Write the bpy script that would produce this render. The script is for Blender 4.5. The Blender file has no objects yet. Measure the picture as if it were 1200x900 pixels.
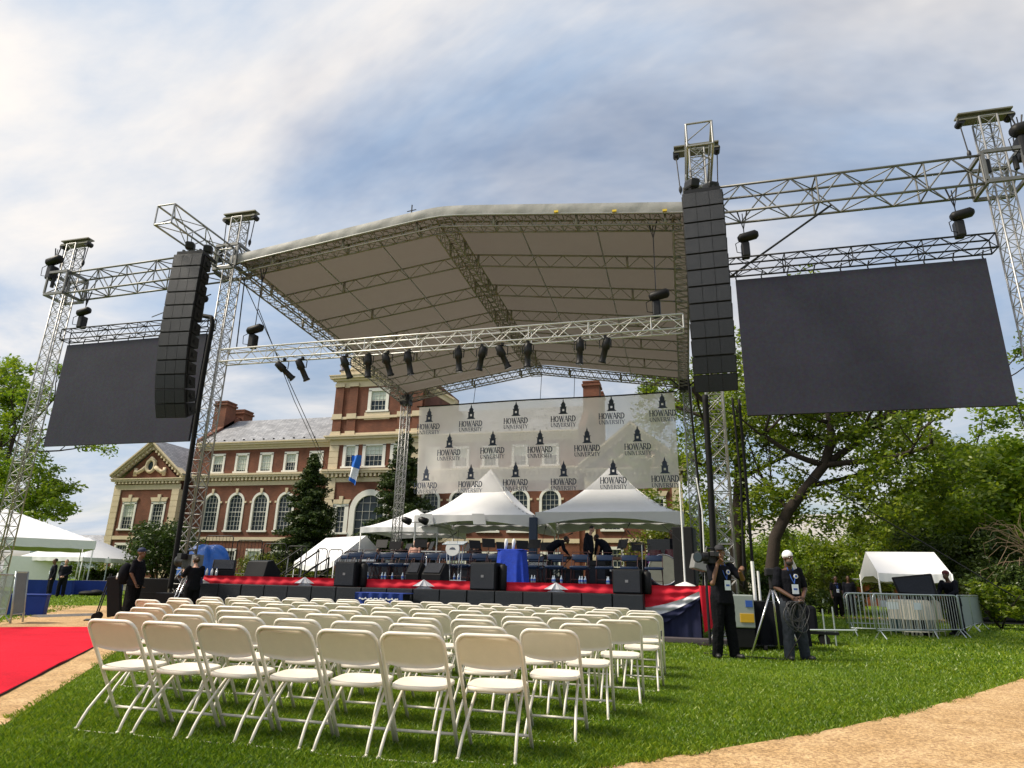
import bpy, math, random
import numpy as np
from mathutils import Vector, Matrix
R = math.radians
random.seed(7); rng = np.random.default_rng(7)
scn = bpy.context.scene
COL = scn.collection
# ------------------------------------------------------------------ camera
CAM_H, FPX = 1.135, 757.0
PITCH, ROLL, YAW = R(17.15), R(1.3), R(14.8)
_f = Vector((0, math.cos(PITCH), math.sin(PITCH))); _u0 = Vector((0, -math.sin(PITCH), math.cos(PITCH))); _r0 = Vector((1, 0, 0))
_r = _r0*math.cos(ROLL)+_u0*math.sin(ROLL); _u = _u0*math.cos(ROLL)-_r0*math.sin(ROLL)
_Z = Matrix.Rotation(YAW, 3, 'Z')
_r, _u, _f = _Z@_r, _Z@_u, _Z@_f
cam_d = bpy.data.cameras.new('camera'); cam = bpy.data.objects.new('camera', cam_d); COL.objects.link(cam)
cam.matrix_world = Matrix(((_r.x, _u.x, -_f.x, 0), (_r.y, _u.y, -_f.y, 0), (_r.z, _u.z, -_f.z, CAM_H), (0, 0, 0, 1)))
cam_d.sensor_width = 36; cam_d.lens = FPX/1200*36; cam_d.clip_start = .05; cam_d.clip_end = 3000
scn.camera = cam
# ------------------------------------------------------------------ sky, sun, exposure
SUN_EL, SUN_AZ = R(48), R(-112)          # azimuth measured from +Y towards +X
SUN = Vector((math.sin(SUN_AZ)*math.cos(SUN_EL), math.cos(SUN_AZ)*math.cos(SUN_EL), math.sin(SUN_EL)))
scn.world = bpy.data.worlds.new('World'); scn.world.use_nodes = True
wt = scn.world.node_tree; wt.nodes.clear()
def wn(t, **k):
    n = wt.nodes.new(t)
    for a, b in k.items(): setattr(n, a, b)
    return n
def wmath(op, a, b=None, c=None):
    n = wn('ShaderNodeMath', operation=op)
    for i, x in enumerate((a, b, c)):
        if x is None: continue
        if isinstance(x, (int, float)): n.inputs[i].default_value = x
        else: wt.links.new(x, n.inputs[i])
    return n.outputs[0]
w_out = wn('ShaderNodeOutputWorld'); w_bg = wn('ShaderNodeBackground'); w_bg.inputs[1].default_value = .095
sky = wn('ShaderNodeTexSky', sky_type='NISHITA'); sky.sun_disc = False
sky.sun_elevation = SUN_EL; sky.sun_rotation = SUN_AZ; sky.air_density = 1.2; sky.dust_density = 2.0; sky.ozone_density = 2.5
tc = wn('ShaderNodeTexCoord'); sep = wn('ShaderNodeSeparateXYZ'); wt.links.new(tc.outputs['Generated'], sep.inputs[0])
den = wmath('ADD', wmath('MAXIMUM', sep.outputs[2], 0.0), .16)
cmb = wn('ShaderNodeCombineXYZ'); wt.links.new(wmath('DIVIDE', sep.outputs[0], den), cmb.inputs[0]); wt.links.new(wmath('DIVIDE', sep.outputs[1], den), cmb.inputs[1])
def wnoise(scale, det, off, rough=.62, dist=.5):
    mp = wn('ShaderNodeMapping'); mp.inputs['Location'].default_value = off; mp.inputs['Rotation'].default_value = (0, 0, .7); mp.inputs['Scale'].default_value = (1, 1.5, 1)
    wt.links.new(cmb.outputs[0], mp.inputs[0])
    n = wn('ShaderNodeTexNoise'); n.inputs['Scale'].default_value = scale; n.inputs['Detail'].default_value = det; n.inputs['Roughness'].default_value = rough; n.inputs['Distortion'].default_value = dist
    wt.links.new(mp.outputs[0], n.inputs[0]); return n.outputs[0]
def wramp(x, a, b):
    n = wn('ShaderNodeMapRange', interpolation_type='SMOOTHSTEP'); n.inputs[1].default_value = a; n.inputs[2].default_value = b
    wt.links.new(x, n.inputs[0]); return n.outputs[0]
cover = wramp(wnoise(.6, 6, (9.9, 9.0, 0)), .30, .62)
thick = wramp(wnoise(.8, 7, (13.0, 15.8, 0), .6), .30, .74)
cov2 = wmath('MULTIPLY_ADD', cover, .70, .20)
cm = wn('ShaderNodeMix', data_type='RGBA'); cm.inputs[6].default_value = (7.8, 7.4, 7.0, 1); cm.inputs[7].default_value = (3.0, 4.15, 5.9, 1)
wt.links.new(thick, cm.inputs[0])
# clouds glow towards the veiled sun
dotn = wn('ShaderNodeVectorMath', operation='DOT_PRODUCT'); wt.links.new(tc.outputs['Generated'], dotn.inputs[0]); dotn.inputs[1].default_value = SUN
glow = wramp(dotn.outputs['Value'], .0, 1.0)
warm = wn('ShaderNodeMix', data_type='RGBA', blend_type='MULTIPLY'); warm.inputs[7].default_value = (1.25, 1.2, 1.12, 1)
wt.links.new(glow, warm.inputs[0]); wt.links.new(cm.outputs[2], warm.inputs[6])
sm_ = wn('ShaderNodeMix', data_type='RGBA'); wt.links.new(cov2, sm_.inputs[0]); wt.links.new(sky.outputs[0], sm_.inputs[6]); wt.links.new(warm.outputs[2], sm_.inputs[7])
wt.links.new(sm_.outputs[2], w_bg.inputs[0]); wt.links.new(w_bg.outputs[0], w_out.inputs[0])
sun_d = bpy.data.lights.new('sun', 'SUN'); sun_d.energy = 4.0; sun_d.angle = R(13); sun_d.color = (1, .90, .74)
sun_o = bpy.data.objects.new('sun', sun_d); COL.objects.link(sun_o); sun_o.rotation_euler = (-SUN).to_track_quat('-Z', 'Y').to_euler(); sun_o.location = (-20, 0, 40)
vs = scn.view_settings; vs.view_transform = 'Standard'; vs.look = 'None'; vs.exposure = 0.42; vs.gamma = 1; vs.use_curve_mapping = False
# ------------------------------------------------------------------ photo pixel -> place (on the ground, or on the stated wall/stage plane)
def ray(x, y): return _r*((x-600)/FPX)-_u*((y-450)/FPX)+_f
def gz(x, y, z=0.0):
    d = ray(x, y); return Vector((0, 0, CAM_H))+d*((z-CAM_H)/d.z)
def at(x, y, Y):
    d = ray(x, y); return Vector((0, 0, CAM_H))+d*(Y/d.y)
# ------------------------------------------------------------------ materials
MATS = {}
def mat(name, col, rough=.6, metal=0., var=.12, vscale=3., bump=0., bscale=60., spec=.5, rnd=0., emit=None, coat=0.):
    if name in MATS: return MATS[name]
    m = bpy.data.materials.new(name); m.use_nodes = True; t = m.node_tree; b = t.nodes['Principled BSDF']
    b.inputs['Roughness'].default_value = rough; b.inputs['Metallic'].default_value = metal; b.inputs['Specular IOR Level'].default_value = spec
    if coat: b.inputs['Coat Weight'].default_value = coat
    tcn = t.nodes.new('ShaderNodeTexCoord')
    n = t.nodes.new('ShaderNodeTexNoise'); n.inputs['Scale'].default_value = vscale; n.inputs['Detail'].default_value = 5; n.inputs['Roughness'].default_value = .65
    t.links.new(tcn.outputs['Object'], n.inputs[0])
    mx = t.nodes.new('ShaderNodeMix'); mx.data_type = 'RGBA'
    mx.inputs[6].default_value = tuple(max(0, c*(1-var*1.6)) for c in col)+(1,); mx.inputs[7].default_value = tuple(min(1, c*(1+var*1.6)) for c in col)+(1,)
    t.links.new(n.outputs[0], mx.inputs[0]); last = mx.outputs[2]
    if rnd:
        oi = t.nodes.new('ShaderNodeObjectInfo'); h = t.nodes.new('ShaderNodeHueSaturation')
        mr = t.nodes.new('ShaderNodeMapRange'); mr.inputs[3].default_value = 1-rnd; mr.inputs[4].default_value = 1+rnd
        t.links.new(oi.outputs['Random'], mr.inputs[0]); t.links.new(mr.outputs[0], h.inputs['Value']); t.links.new(last, h.inputs['Color']); last = h.outputs[0]
    t.links.new(last, b.inputs['Base Color'])
    if bump:
        n2 = t.nodes.new('ShaderNodeTexNoise'); n2.inputs['Scale'].default_value = bscale; n2.inputs['Detail'].default_value = 4
        t.links.new(tcn.outputs['Object'], n2.inputs[0]); bp = t.nodes.new('ShaderNodeBump'); bp.inputs['Strength'].default_value = bump; bp.inputs['Distance'].default_value = .02
        t.links.new(n2.outputs[0], bp.inputs['Height']); t.links.new(bp.outputs[0], b.inputs['Normal'])
    if emit: b.inputs['Emission Color'].default_value = emit[:3]+(1,); b.inputs['Emission Strength'].default_value = emit[3]
    MATS[name] = m; return m
def leafmat(name, c1, c2, c3, trans=.35, nscale=.5):
    m = bpy.data.materials.new(name); m.use_nodes = True; t = m.node_tree; t.nodes.clear()
    o = t.nodes.new('ShaderNodeOutputMaterial'); g = t.nodes.new('ShaderNodeNewGeometry'); tcn = t.nodes.new('ShaderNodeTexCoord')
    n = t.nodes.new('ShaderNodeTexNoise'); n.inputs['Scale'].default_value = nscale; n.inputs['Detail'].default_value = 3; t.links.new(tcn.outputs['Object'], n.inputs[0])
    a = t.nodes.new('ShaderNodeMath'); a.operation = 'MULTIPLY_ADD'; a.inputs[1].default_value = .55; t.links.new(g.outputs['Random Per Island'], a.inputs[0])
    s = t.nodes.new('ShaderNodeMath'); s.operation = 'MULTIPLY'; s.inputs[1].default_value = .6; t.links.new(n.outputs[0], s.inputs[0]); t.links.new(s.outputs[0], a.inputs[2])
    r = t.nodes.new('ShaderNodeValToRGB'); e = r.color_ramp.elements
    e[0].position = .12; e[0].color = c1+(1,); e[1].position = .85; e[1].color = c3+(1,); k = r.color_ramp.elements.new(.5); k.color = c2+(1,)
    t.links.new(a.outputs[0], r.inputs[0])
    d = t.nodes.new('ShaderNodeBsdfDiffuse'); tr = t.nodes.new('ShaderNodeBsdfTranslucent'); gl = t.nodes.new('ShaderNodeBsdfGlossy'); gl.inputs['Roughness'].default_value = .45
    t.links.new(r.outputs[0], d.inputs[0]); t.links.new(r.outputs[0], tr.inputs[0])
    mx = t.nodes.new('ShaderNodeMixShader'); mx.inputs[0].default_value = trans; t.links.new(d.outputs[0], mx.inputs[1]); t.links.new(tr.outputs[0], mx.inputs[2])
    m2 = t.nodes.new('ShaderNodeMixShader'); m2.inputs[0].default_value = .04; t.links.new(mx.outputs[0], m2.inputs[1]); t.links.new(gl.outputs[0], m2.inputs[2])
    t.links.new(m2.outputs[0], o.inputs[0]); MATS[name] = m; return m
def groundmat(name, cols, scales, rough=.9, bump=.4, bscale=90, speck=None):
    """cols: dark, mid, light; scales: large and fine noise"""
    m = bpy.data.materials.new(name); m.use_nodes = True; t = m.node_tree; b = t.nodes['Principled BSDF']; b.inputs['Roughness'].default_value = rough; b.inputs['Specular IOR Level'].default_value = .2
    tcn = t.nodes.new('ShaderNodeTexCoord'); ns = []
    for s in scales:
        n = t.nodes.new('ShaderNodeTexNoise'); n.inputs['Scale'].default_value = s; n.inputs['Detail'].default_value = 6; n.inputs['Roughness'].default_value = .62
        t.links.new(tcn.outputs['Object'], n.inputs[0]); ns.append(n.outputs[0])
    a = t.nodes.new('ShaderNodeMath'); a.operation = 'ADD'; t.links.new(ns[0], a.inputs[0]); t.links.new(ns[1], a.inputs[1])
    h = t.nodes.new('ShaderNodeMath'); h.operation = 'MULTIPLY'; h.inputs[1].default_value = .5; t.links.new(a.outputs[0], h.inputs[0])
    r = t.nodes.new('ShaderNodeValToRGB'); e = r.color_ramp.elements; e[0].position = .36; e[0].color = cols[0]+(1,); e[1].position = .64; e[1].color = cols[2]+(1,)
    k = e.new(.5); k.color = cols[1]+(1,); t.links.new(h.outputs[0], r.inputs[0]); last = r.outputs[0]
    if speck:
        v = t.nodes.new('ShaderNodeTexVoronoi'); v.inputs['Scale'].default_value = speck[0]; t.links.new(tcn.outputs['Object'], v.inputs[0])
        hs = t.nodes.new('ShaderNodeMix'); hs.data_type = 'RGBA'; hs.blend_type = 'OVERLAY'; hs.inputs[0].default_value = speck[1]
        bw = t.nodes.new('ShaderNodeRGBToBW'); t.links.new(v.outputs['Color'], bw.inputs[0]); t.links.new(last, hs.inputs[6]); t.links.new(bw.outputs[0], hs.inputs[7]); last = hs.outputs[2]
    t.links.new(last, b.inputs['Base Color'])
    n2 = t.nodes.new('ShaderNodeTexNoise'); n2.inputs['Scale'].default_value = bscale; n2.inputs['Detail'].default_value = 5; t.links.new(tcn.outputs['Object'], n2.inputs[0])
    bp = t.nodes.new('ShaderNodeBump'); bp.inputs['Strength'].default_value = bump; bp.inputs['Distance'].default_value = .02; t.links.new(n2.outputs[0], bp.inputs['Height']); t.links.new(bp.outputs[0], b.inputs['Normal'])
    MATS[name] = m; return m
def brickmat(name, c1, c2, mortar, bw=.22, bh=.075, ms=.012, rough=.85, bump=.3):
    m = bpy.data.materials.new(name); m.use_nodes = True; t = m.node_tree; b = t.nodes['Principled BSDF']; b.inputs['Roughness'].default_value = rough
    tcn = t.nodes.new('ShaderNodeTexCoord'); sp = t.nodes.new('ShaderNodeSeparateXYZ'); t.links.new(tcn.outputs['Object'], sp.inputs[0])
    a = t.nodes.new('ShaderNodeMath'); a.operation = 'ADD'; t.links.new(sp.outputs[0], a.inputs[0]); t.links.new(sp.outputs[1], a.inputs[1])
    c = t.nodes.new('ShaderNodeCombineXYZ'); t.links.new(a.outputs[0], c.inputs[0]); t.links.new(sp.outputs[2], c.inputs[1])
    k = t.nodes.new('ShaderNodeTexBrick'); k.inputs['Scale'].default_value = 1; k.inputs['Brick Width'].default_value = bw; k.inputs['Row Height'].default_value = bh; k.inputs['Mortar Size'].default_value = ms
    k.inputs['Color1'].default_value = c1+(1,); k.inputs['Color2'].default_value = c2+(1,); k.inputs['Mortar'].default_value = mortar+(1,); t.links.new(c.outputs[0], k.inputs[0])
    n = t.nodes.new('ShaderNodeTexNoise'); n.inputs['Scale'].default_value = .9; n.inputs['Detail'].default_value = 8; t.links.new(tcn.outputs['Object'], n.inputs[0])
    mr = t.nodes.new('ShaderNodeMapRange'); mr.inputs[1].default_value = .3; mr.inputs[2].default_value = .7; mr.inputs[3].default_value = .72; mr.inputs[4].default_value = 1.25; t.links.new(n.outputs[0], mr.inputs[0])
    hv = t.nodes.new('ShaderNodeHueSaturation'); t.links.new(mr.outputs[0], hv.inputs['Value']); t.links.new(k.outputs[0], hv.inputs['Color']); t.links.new(hv.outputs[0], b.inputs['Base Color'])
    bp = t.nodes.new('ShaderNodeBump'); bp.inputs['Strength'].default_value = bump; bp.inputs['Distance'].default_value = .01; bp.invert = True; t.links.new(k.outputs['Fac'], bp.inputs['Height']); t.links.new(bp.outputs[0], b.inputs['Normal'])
    MATS[name] = m; return m
# ------------------------------------------------------------------ mesh helpers
class MB:
    def __init__(s): s.v = []; s.f = []
    def add(s, vs, fs):
        o = len(s.v); s.v += [tuple(v) for v in vs]; s.f += [tuple(i+o for i in f) for f in fs]; return s
    def box(s, c, d, rot=None):
        hx, hy, hz = d[0]/2, d[1]/2, d[2]/2; c = Vector(c)
        p = [Vector((x, y, z)) for x in (-hx, hx) for y in (-hy, hy) for z in (-hz, hz)]
        if rot is not None: p = [rot@q for q in p]
        return s.add([q+c for q in p], [(0, 1, 3, 2), (4, 6, 7, 5), (0, 4, 5, 1), (2, 3, 7, 6), (0, 2, 6, 4), (1, 5, 7, 3)])
    def bb(s, x0, x1, y0, y1, z0, z1): return s.box(((x0+x1)/2, (y0+y1)/2, (z0+z1)/2), (x1-x0, y1-y0, z1-z0))
    def beam(s, p0, p1, w, h, up=(0, 0, 1)):
        p0, p1 = Vector(p0), Vector(p1); d = (p1-p0); L = d.length; d.normalize(); up = Vector(up)
        sd = d.cross(up)
        if sd.length < 1e-4: sd = d.cross(Vector((0, 1, 0)))
        sd.normalize(); u = sd.cross(d); m = Matrix((sd, d, u)).transposed()
        return s.box((p0+p1)/2, (w, L, h), m)
    def tube(s, pts, r, n=6, cap=True, closed=False):
        pts = [Vector(p) for p in pts]; k = len(pts); rs = r if isinstance(r, (list, tuple)) else [r]*k
        o = len(s.v); prev = None
        for i, p in enumerate(pts):
            if closed: t = pts[(i+1) % k]-pts[i-1]
            else: t = (pts[min(i+1, k-1)]-pts[max(i-1, 0)])
            t.normalize()
            if prev is None:
                a = Vector((0, 0, 1)) if abs(t.z) < .9 else Vector((1, 0, 0)); x = t.cross(a).normalized()
            else:
                x = prev-t*prev.dot(t); x.normalize()
            prev = x; y = t.cross(x)
            for j in range(n):
                an = 2*math.pi*j/n; s.v.append(tuple(p+(x*math.cos(an)+y*math.sin(an))*rs[i]))
        for i in range(k if closed else k-1):
            for j in range(n):
                a = o+i*n+j; b = o+i*n+(j+1) % n; i2 = (i+1) % k; c = o+i2*n+(j+1) % n; d = o+i2*n+j; s.f.append((a, b, c, d))
        if cap and not closed:
            s.f.append(tuple(o+j for j in range(n))[::-1]); s.f.append(tuple(o+(k-1)*n+j for j in range(n)))
        return s
    def ell(s, c, rad, rot=None, nu=12, nv=8):
        c = Vector(c); vs = []
        for i in range(nv+1):
            th = math.pi*i/nv
            for j in range(nu):
                ph = 2*math.pi*j/nu; q = Vector((rad[0]*math.sin(th)*math.cos(ph), rad[1]*math.sin(th)*math.sin(ph), rad[2]*math.cos(th)))
                if rot is not None: q = rot@q
                vs.append(q+c)
        fs = [(i*nu+j, (i+1)*nu+j, (i+1)*nu+(j+1) % nu, i*nu+(j+1) % nu) for i in range(nv) for j in range(nu)]
        return s.add(vs, fs)
    def cyl(s, p0, p1, r0, r1=None, n=12): return s.tube([p0, p1], [r0, r0 if r1 is None else r1], n)
    def prism(s, poly, ext):
        n = len(poly); ext = Vector(ext); a = [Vector(p) for p in poly]; b = [p+ext for p in a]
        return s.add(a+b, [tuple(range(n))[::-1], tuple(range(n, 2*n))]+[(i, (i+1) % n, n+(i+1) % n, n+i) for i in range(n)])
    def grid(s, fn, nu, nv):
        return s.add([fn(i/nu, j/nv) for j in range(nv+1) for i in range(nu+1)], [(j*(nu+1)+i, j*(nu+1)+i+1, (j+1)*(nu+1)+i+1, (j+1)*(nu+1)+i) for j in range(nv) for i in range(nu)])
    def mesh(s, name, m, smooth=False):
        me = bpy.data.meshes.new(name); me.from_pydata(s.v, [], s.f); me.validate()
        if m: me.materials.append(m)
        if smooth: me.polygons.foreach_set('use_smooth', [True]*len(me.polygons))
        return me
    def build(s, name, m, parent=None, smooth=False, bevel=0., kind=None, label=None):
        return link(name, s.mesh(name, m, smooth), parent, bevel, kind, label)
def link(name, me, parent=None, bevel=0., kind=None, label=None):
    o = bpy.data.objects.new(name, me); COL.objects.link(o)
    if parent is not None: o.parent = parent
    if bevel:
        b = o.modifiers.new('bevel', 'BEVEL'); b.width = bevel; b.segments = 2; b.limit_method = 'ANGLE'
    if kind: o['kind'] = kind
    if label: o['label'] = label
    return o
def arr_mesh(name, V, F, m, smooth=False):
    me = bpy.data.meshes.new(name); V = np.asarray(V, np.float32); F = np.asarray(F, np.int32); k = F.shape[1]
    me.vertices.add(len(V)); me.vertices.foreach_set('co', V.ravel()); me.loops.add(F.size); me.loops.foreach_set('vertex_index', F.ravel())
    me.polygons.add(len(F)); me.polygons.foreach_set('loop_start', np.arange(0, F.size, k, dtype=np.int32)); me.polygons.foreach_set('loop_total', np.full(len(F), k, np.int32))
    me.update(); me.materials.append(m); return me
def tag(o, label, cat, group=None, kind=None):
    o['label'] = label; o['category'] = cat
    if group: o['group'] = group
    if kind: o['kind'] = kind
    return o
def thing(name, label, cat, loc=(0, 0, 0), rz=0., group=None):
    o = bpy.data.objects.new(name, None); COL.objects.link(o); o.location = loc; o.rotation_euler = (0, 0, rz); o.empty_display_size = .2
    return tag(o, label, cat, group)
def struct(o): o['kind'] = 'structure'; return o
def copy_tree(o, loc=None, rz=None, label=None, parent=None):
    c = o.copy(); COL.objects.link(c)
    if parent is not None: c.parent = parent
    if loc is not None: c.location = loc
    if rz is not None: c.rotation_euler = (c.rotation_euler[0], c.rotation_euler[1], rz)
    if label: c['label'] = label
    for ch in [x for x in KIDS.get(o.name, [])]: copy_tree(ch, parent=c)
    return c
KIDS = {}
def index_kids(root):
    """remember a prototype's parts before it is copied"""
    for o in list(COL.objects):
        if o.parent is not None and (o.parent == root or o.parent.parent == root):
            KIDS.setdefault(o.parent.name, [])
            if o not in KIDS[o.parent.name]: KIDS[o.parent.name].append(o)
def rotm(ax, a): return Matrix.Rotation(a, 3, ax)
# ------------------------------------------------------------------ palette
def membrane_mat():
    m = mat('grey roof membrane', (.14, .14, .142), .8, 0, .14, .9, .1, 30); t = m.node_tree; b = t.nodes['Principled BSDF']; o = [n for n in t.nodes if n.type == 'OUTPUT_MATERIAL'][0]
    tl = t.nodes.new('ShaderNodeBsdfTranslucent'); tl.inputs[0].default_value = (.30, .25, .21, 1); mx = t.nodes.new('ShaderNodeMixShader'); mx.inputs[0].default_value = .18
    t.links.new(b.outputs[0], mx.inputs[1]); t.links.new(tl.outputs[0], mx.inputs[2]); t.links.new(mx.outputs[0], o.inputs[0]); return m
ALU = mat('aluminium', (.34, .34, .34), .42, .6, .15, 9)
ALU_D = mat('weathered aluminium', (.17, .17, .165), .5, .5, .2, 6)
BLKM = mat('black painted steel', (.016, .016, .018), .45, .1, .2, 8, spec=.3)
BLK = mat('black cabinet paint', (.009, .009, .010), .5, 0, .25, 6, .15, 150, spec=.22)
GRILLE = mat('black speaker grille', (.018, .022, .032), .45, .1, .2, 30, .5, 260, spec=.28)
CHAIRM = mat('ivory chair plastic', (.80, .73, .61), .45, 0, .06, 9, .05, 40, rnd=.05)
CHAIRF = mat('ivory enamelled tube', (.76, .71, .62), .35, 0, .07, 14, rnd=.05)
NAVY = mat('navy vinyl', (.005, .022, .065), .32, 0, .15, 8)
VELV = mat('royal blue velvet', (.002, .04, .42), .7, 0, .35, 7, .5, 30)
REDC = mat('red bunting cloth', (.66, .006, .028), .75, 0, .12, 6)
WHTC = mat('white bunting cloth', (.72, .72, .76), .8, 0, .06, 6)
NVYC = mat('navy bunting cloth', (.01, .014, .06), .8, 0, .2, 6)
BLUEC = mat('royal blue table cloth', (.008, .035, .24), .8, 0, .15, 4)
TENT = mat('white tent vinyl', (.80, .80, .82), .55, 0, .05, 1.2)
ROOFB = membrane_mat()
WHITEP = mat('white paint', (.78, .78, .76), .5, 0, .04, 4)
CHROME = mat('chromed steel', (.6, .6, .62), .2, .9, .06, 8)
STEELG = mat('galvanised steel', (.42, .47, .48), .4, .7, .1, 7)
RUBBER = mat('black rubber', (.009, .009, .010), .7, 0, .2, 12, spec=.2)
BARK = mat('tree bark', (.032, .023, .017), .95, 0, .35, 3, .9, 14)
STONE = mat('limestone trim', (.60, .50, .35), .85, 0, .12, 1.5, .1, 30)
SLATE = brickmat('slate shingles', (.21, .215, .235), (.32, .325, .345), (.13, .13, .14), .4, .22, .02, .55, .3)
BRICK = brickmat('red brick', (.125, .032, .016), (.18, .048, .023), (.14, .07, .04))
GLASS = mat('window glass', (.022, .035, .045), .22, 0, .3, .7, spec=.3)
BLIND = mat('window blind behind glass', (.55, .60, .52), .25, 0, .12, .8)
DOORW = mat('white window frame', (.74, .72, .66), .5, 0, .05, 3)
SKIN = mat('brown skin', (.16, .075, .042), .5, 0, .1, 12)
SKIN2 = mat('dark brown skin', (.085, .04, .024), .5, 0, .1, 12)
SKIN3 = mat('light skin', (.5, .28, .2), .5, 0, .08, 12)
TEEB = mat('black cotton shirt', (.006, .0065, .010), .9, 0, .25, 9, .3, 40, spec=.15)
SUITB = mat('dark suit cloth', (.007, .008, .014), .85, 0, .2, 8, .2, 60, spec=.15)
JEANS = mat('black denim', (.005, .0055, .007), .9, 0, .35, 9, .5, 50, spec=.1)
SHOE = mat('black shoe leather', (.012, .012, .013), .5, 0, .2, 9)
HAIR = mat('black hair', (.01, .009, .008), .7, 0, .2, 30)
PAPER = mat('white badge card', (.72, .78, .84), .5, 0, .05, 10)
BLUEP = mat('blue print', (.03, .10, .42), .5, 0, .1, 10)
LOGO = mat('slate blue print', (.05, .065, .11), .7, 0, .08, 4)
# ------------------------------------------------------------------ ground
GRASS = groundmat('lawn turf', ((.05, .09, .004), (.11, .18, .006), (.19, .245, .010)), (.55, 26), .95, .9, 45)
GRAVEL = groundmat('exposed aggregate path', ((.37, .225, .10), (.53, .345, .175), (.65, .46, .26)), (2.2, 120), .9, .8, 90, (52, .5))
CARPET = groundmat('red carpet', ((.44, .002, .016), (.63, .004, .024), (.74, .012, .035)), (.9, 45), .95, .5, 240)
m = MB(); m.grid(lambda u, v: (-1500+3000*u, -60+1800*v, 0), 30, 18); g = struct(m.build('ground', GRASS)); g['label'] = 'green lawn and ground under everything'
# path on the carpet side: right edge runs along d
P0 = Vector((-5.11, 4.33, 0)); PD = Vector((-.602, .798, 0)).normalized(); PN = Vector((-PD.y, PD.x, 0))  # PN points left
def sp(s, n, z): return P0+PD*s+PN*n+Vector((0, 0, z))
m = MB(); m.grid(lambda u, v: sp(-12+34*u, 3.3*v, .006)+Vector((-.9*max(0, u-.55)**2*8, 0, 0)), 24, 2); struct(m.build('path', GRAVEL))['label'] = 'tan aggregate path under the red carpet'
# right foreground path with a curved edge
ed = [Vector((-2.2, 3.1, .006)), Vector((-.42, 4.93, .006)), Vector((1.28, 6.8, .006)), Vector((2.9, 9.0, .006)), Vector((4.59, 11.54, .006)), Vector((6.4, 14.4, .006)), Vector((9.2, 18.0, .006))]
def edp(u):
    u *= len(ed)-1; i = min(int(u), len(ed)-2); t = u-i
    p = [ed[max(i-1, 0)], ed[i], ed[i+1], ed[min(i+2, len(ed)-1)]]
    return .5*((2*p[1])+(p[2]-p[0])*t+(2*p[0]-5*p[1]+4*p[2]-p[3])*t*t+(3*p[1]-p[0]-3*p[2]+p[3])*t**3)
m = MB(); m.grid(lambda u, v: edp(u)+Vector((.78, -.62, 0))*(v*5.5), 36, 3); struct(m.build('path', GRAVEL))['label'] = 'tan aggregate path curving round the lawn'
# far paths

m = MB(); m.add([(6, 33, .006), (9.2, 30.5, .006), (20, 38, .006), (18, 41.5, .006)], [(0, 1, 2, 3)]); struct(m.build('path', GRAVEL))['label'] = 'tan path patch beyond the barricades'
# carpet
car = MB()
def carpet_fn(u, v):
    p = sp(-9+20.0*u, .42+2.5*v, .022); p.z += .003*math.sin(u*70+v*4)+.003*math.sin(v*9+u*31)+.010*max(0, math.sin(u*23+1.3*math.sin(v*3)))**8+.008*max(0, math.sin(u*41-v*2.5))**10; return p
car.grid(carpet_fn, 90, 10)
n0 = len(car.v)
car.grid(lambda u, v: sp(-9+20.0*u, .42-.004*v, .022-.018*v), 40, 1); car.grid(lambda u, v: sp(11.0+.006*v, .42+2.5*u, .022-.018*v), 10, 1)
tag(car.build('red_carpet', CARPET, smooth=True), 'bright red carpet runner laid along the tan path', 'carpet')
m = MB(); m.tube([sp(-9+20*i/60, .405+.006*math.sin(i*1.7), .016) for i in range(61)], .008, 5)
tag(m.build('cable', RUBBER), 'thin dark cable lying along the edge of the red carpet', 'cable')
# cable ramp across the path beyond the carpet
k0, k1 = gz(40, 723.5), gz(116, 721)
t_ = thing('cable_ramp', 'low grey cable ramp laid across the tan path', 'cable ramp', k0)
dv = (k1-k0); nseg = 6
RAMP = mat('grey rubber ramp', (.16, .15, .14), .85, 0, .25, 9)
for i in range(nseg):
    a = dv*(i/nseg+.004); b = dv*((i+1)/nseg-.004); q = MB(); n_ = Vector((-dv.y, dv.x, 0)).normalized()
    pr_ = [a-n_*.22+Vector((0, 0, .008)), a-n_*.08+Vector((0, 0, .06)), a+n_*.08+Vector((0, 0, .06)), a+n_*.22+Vector((0, 0, .008))]
    q.prism(pr_, b-a); q.build('ramp_section', RAMP, t_)
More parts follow.
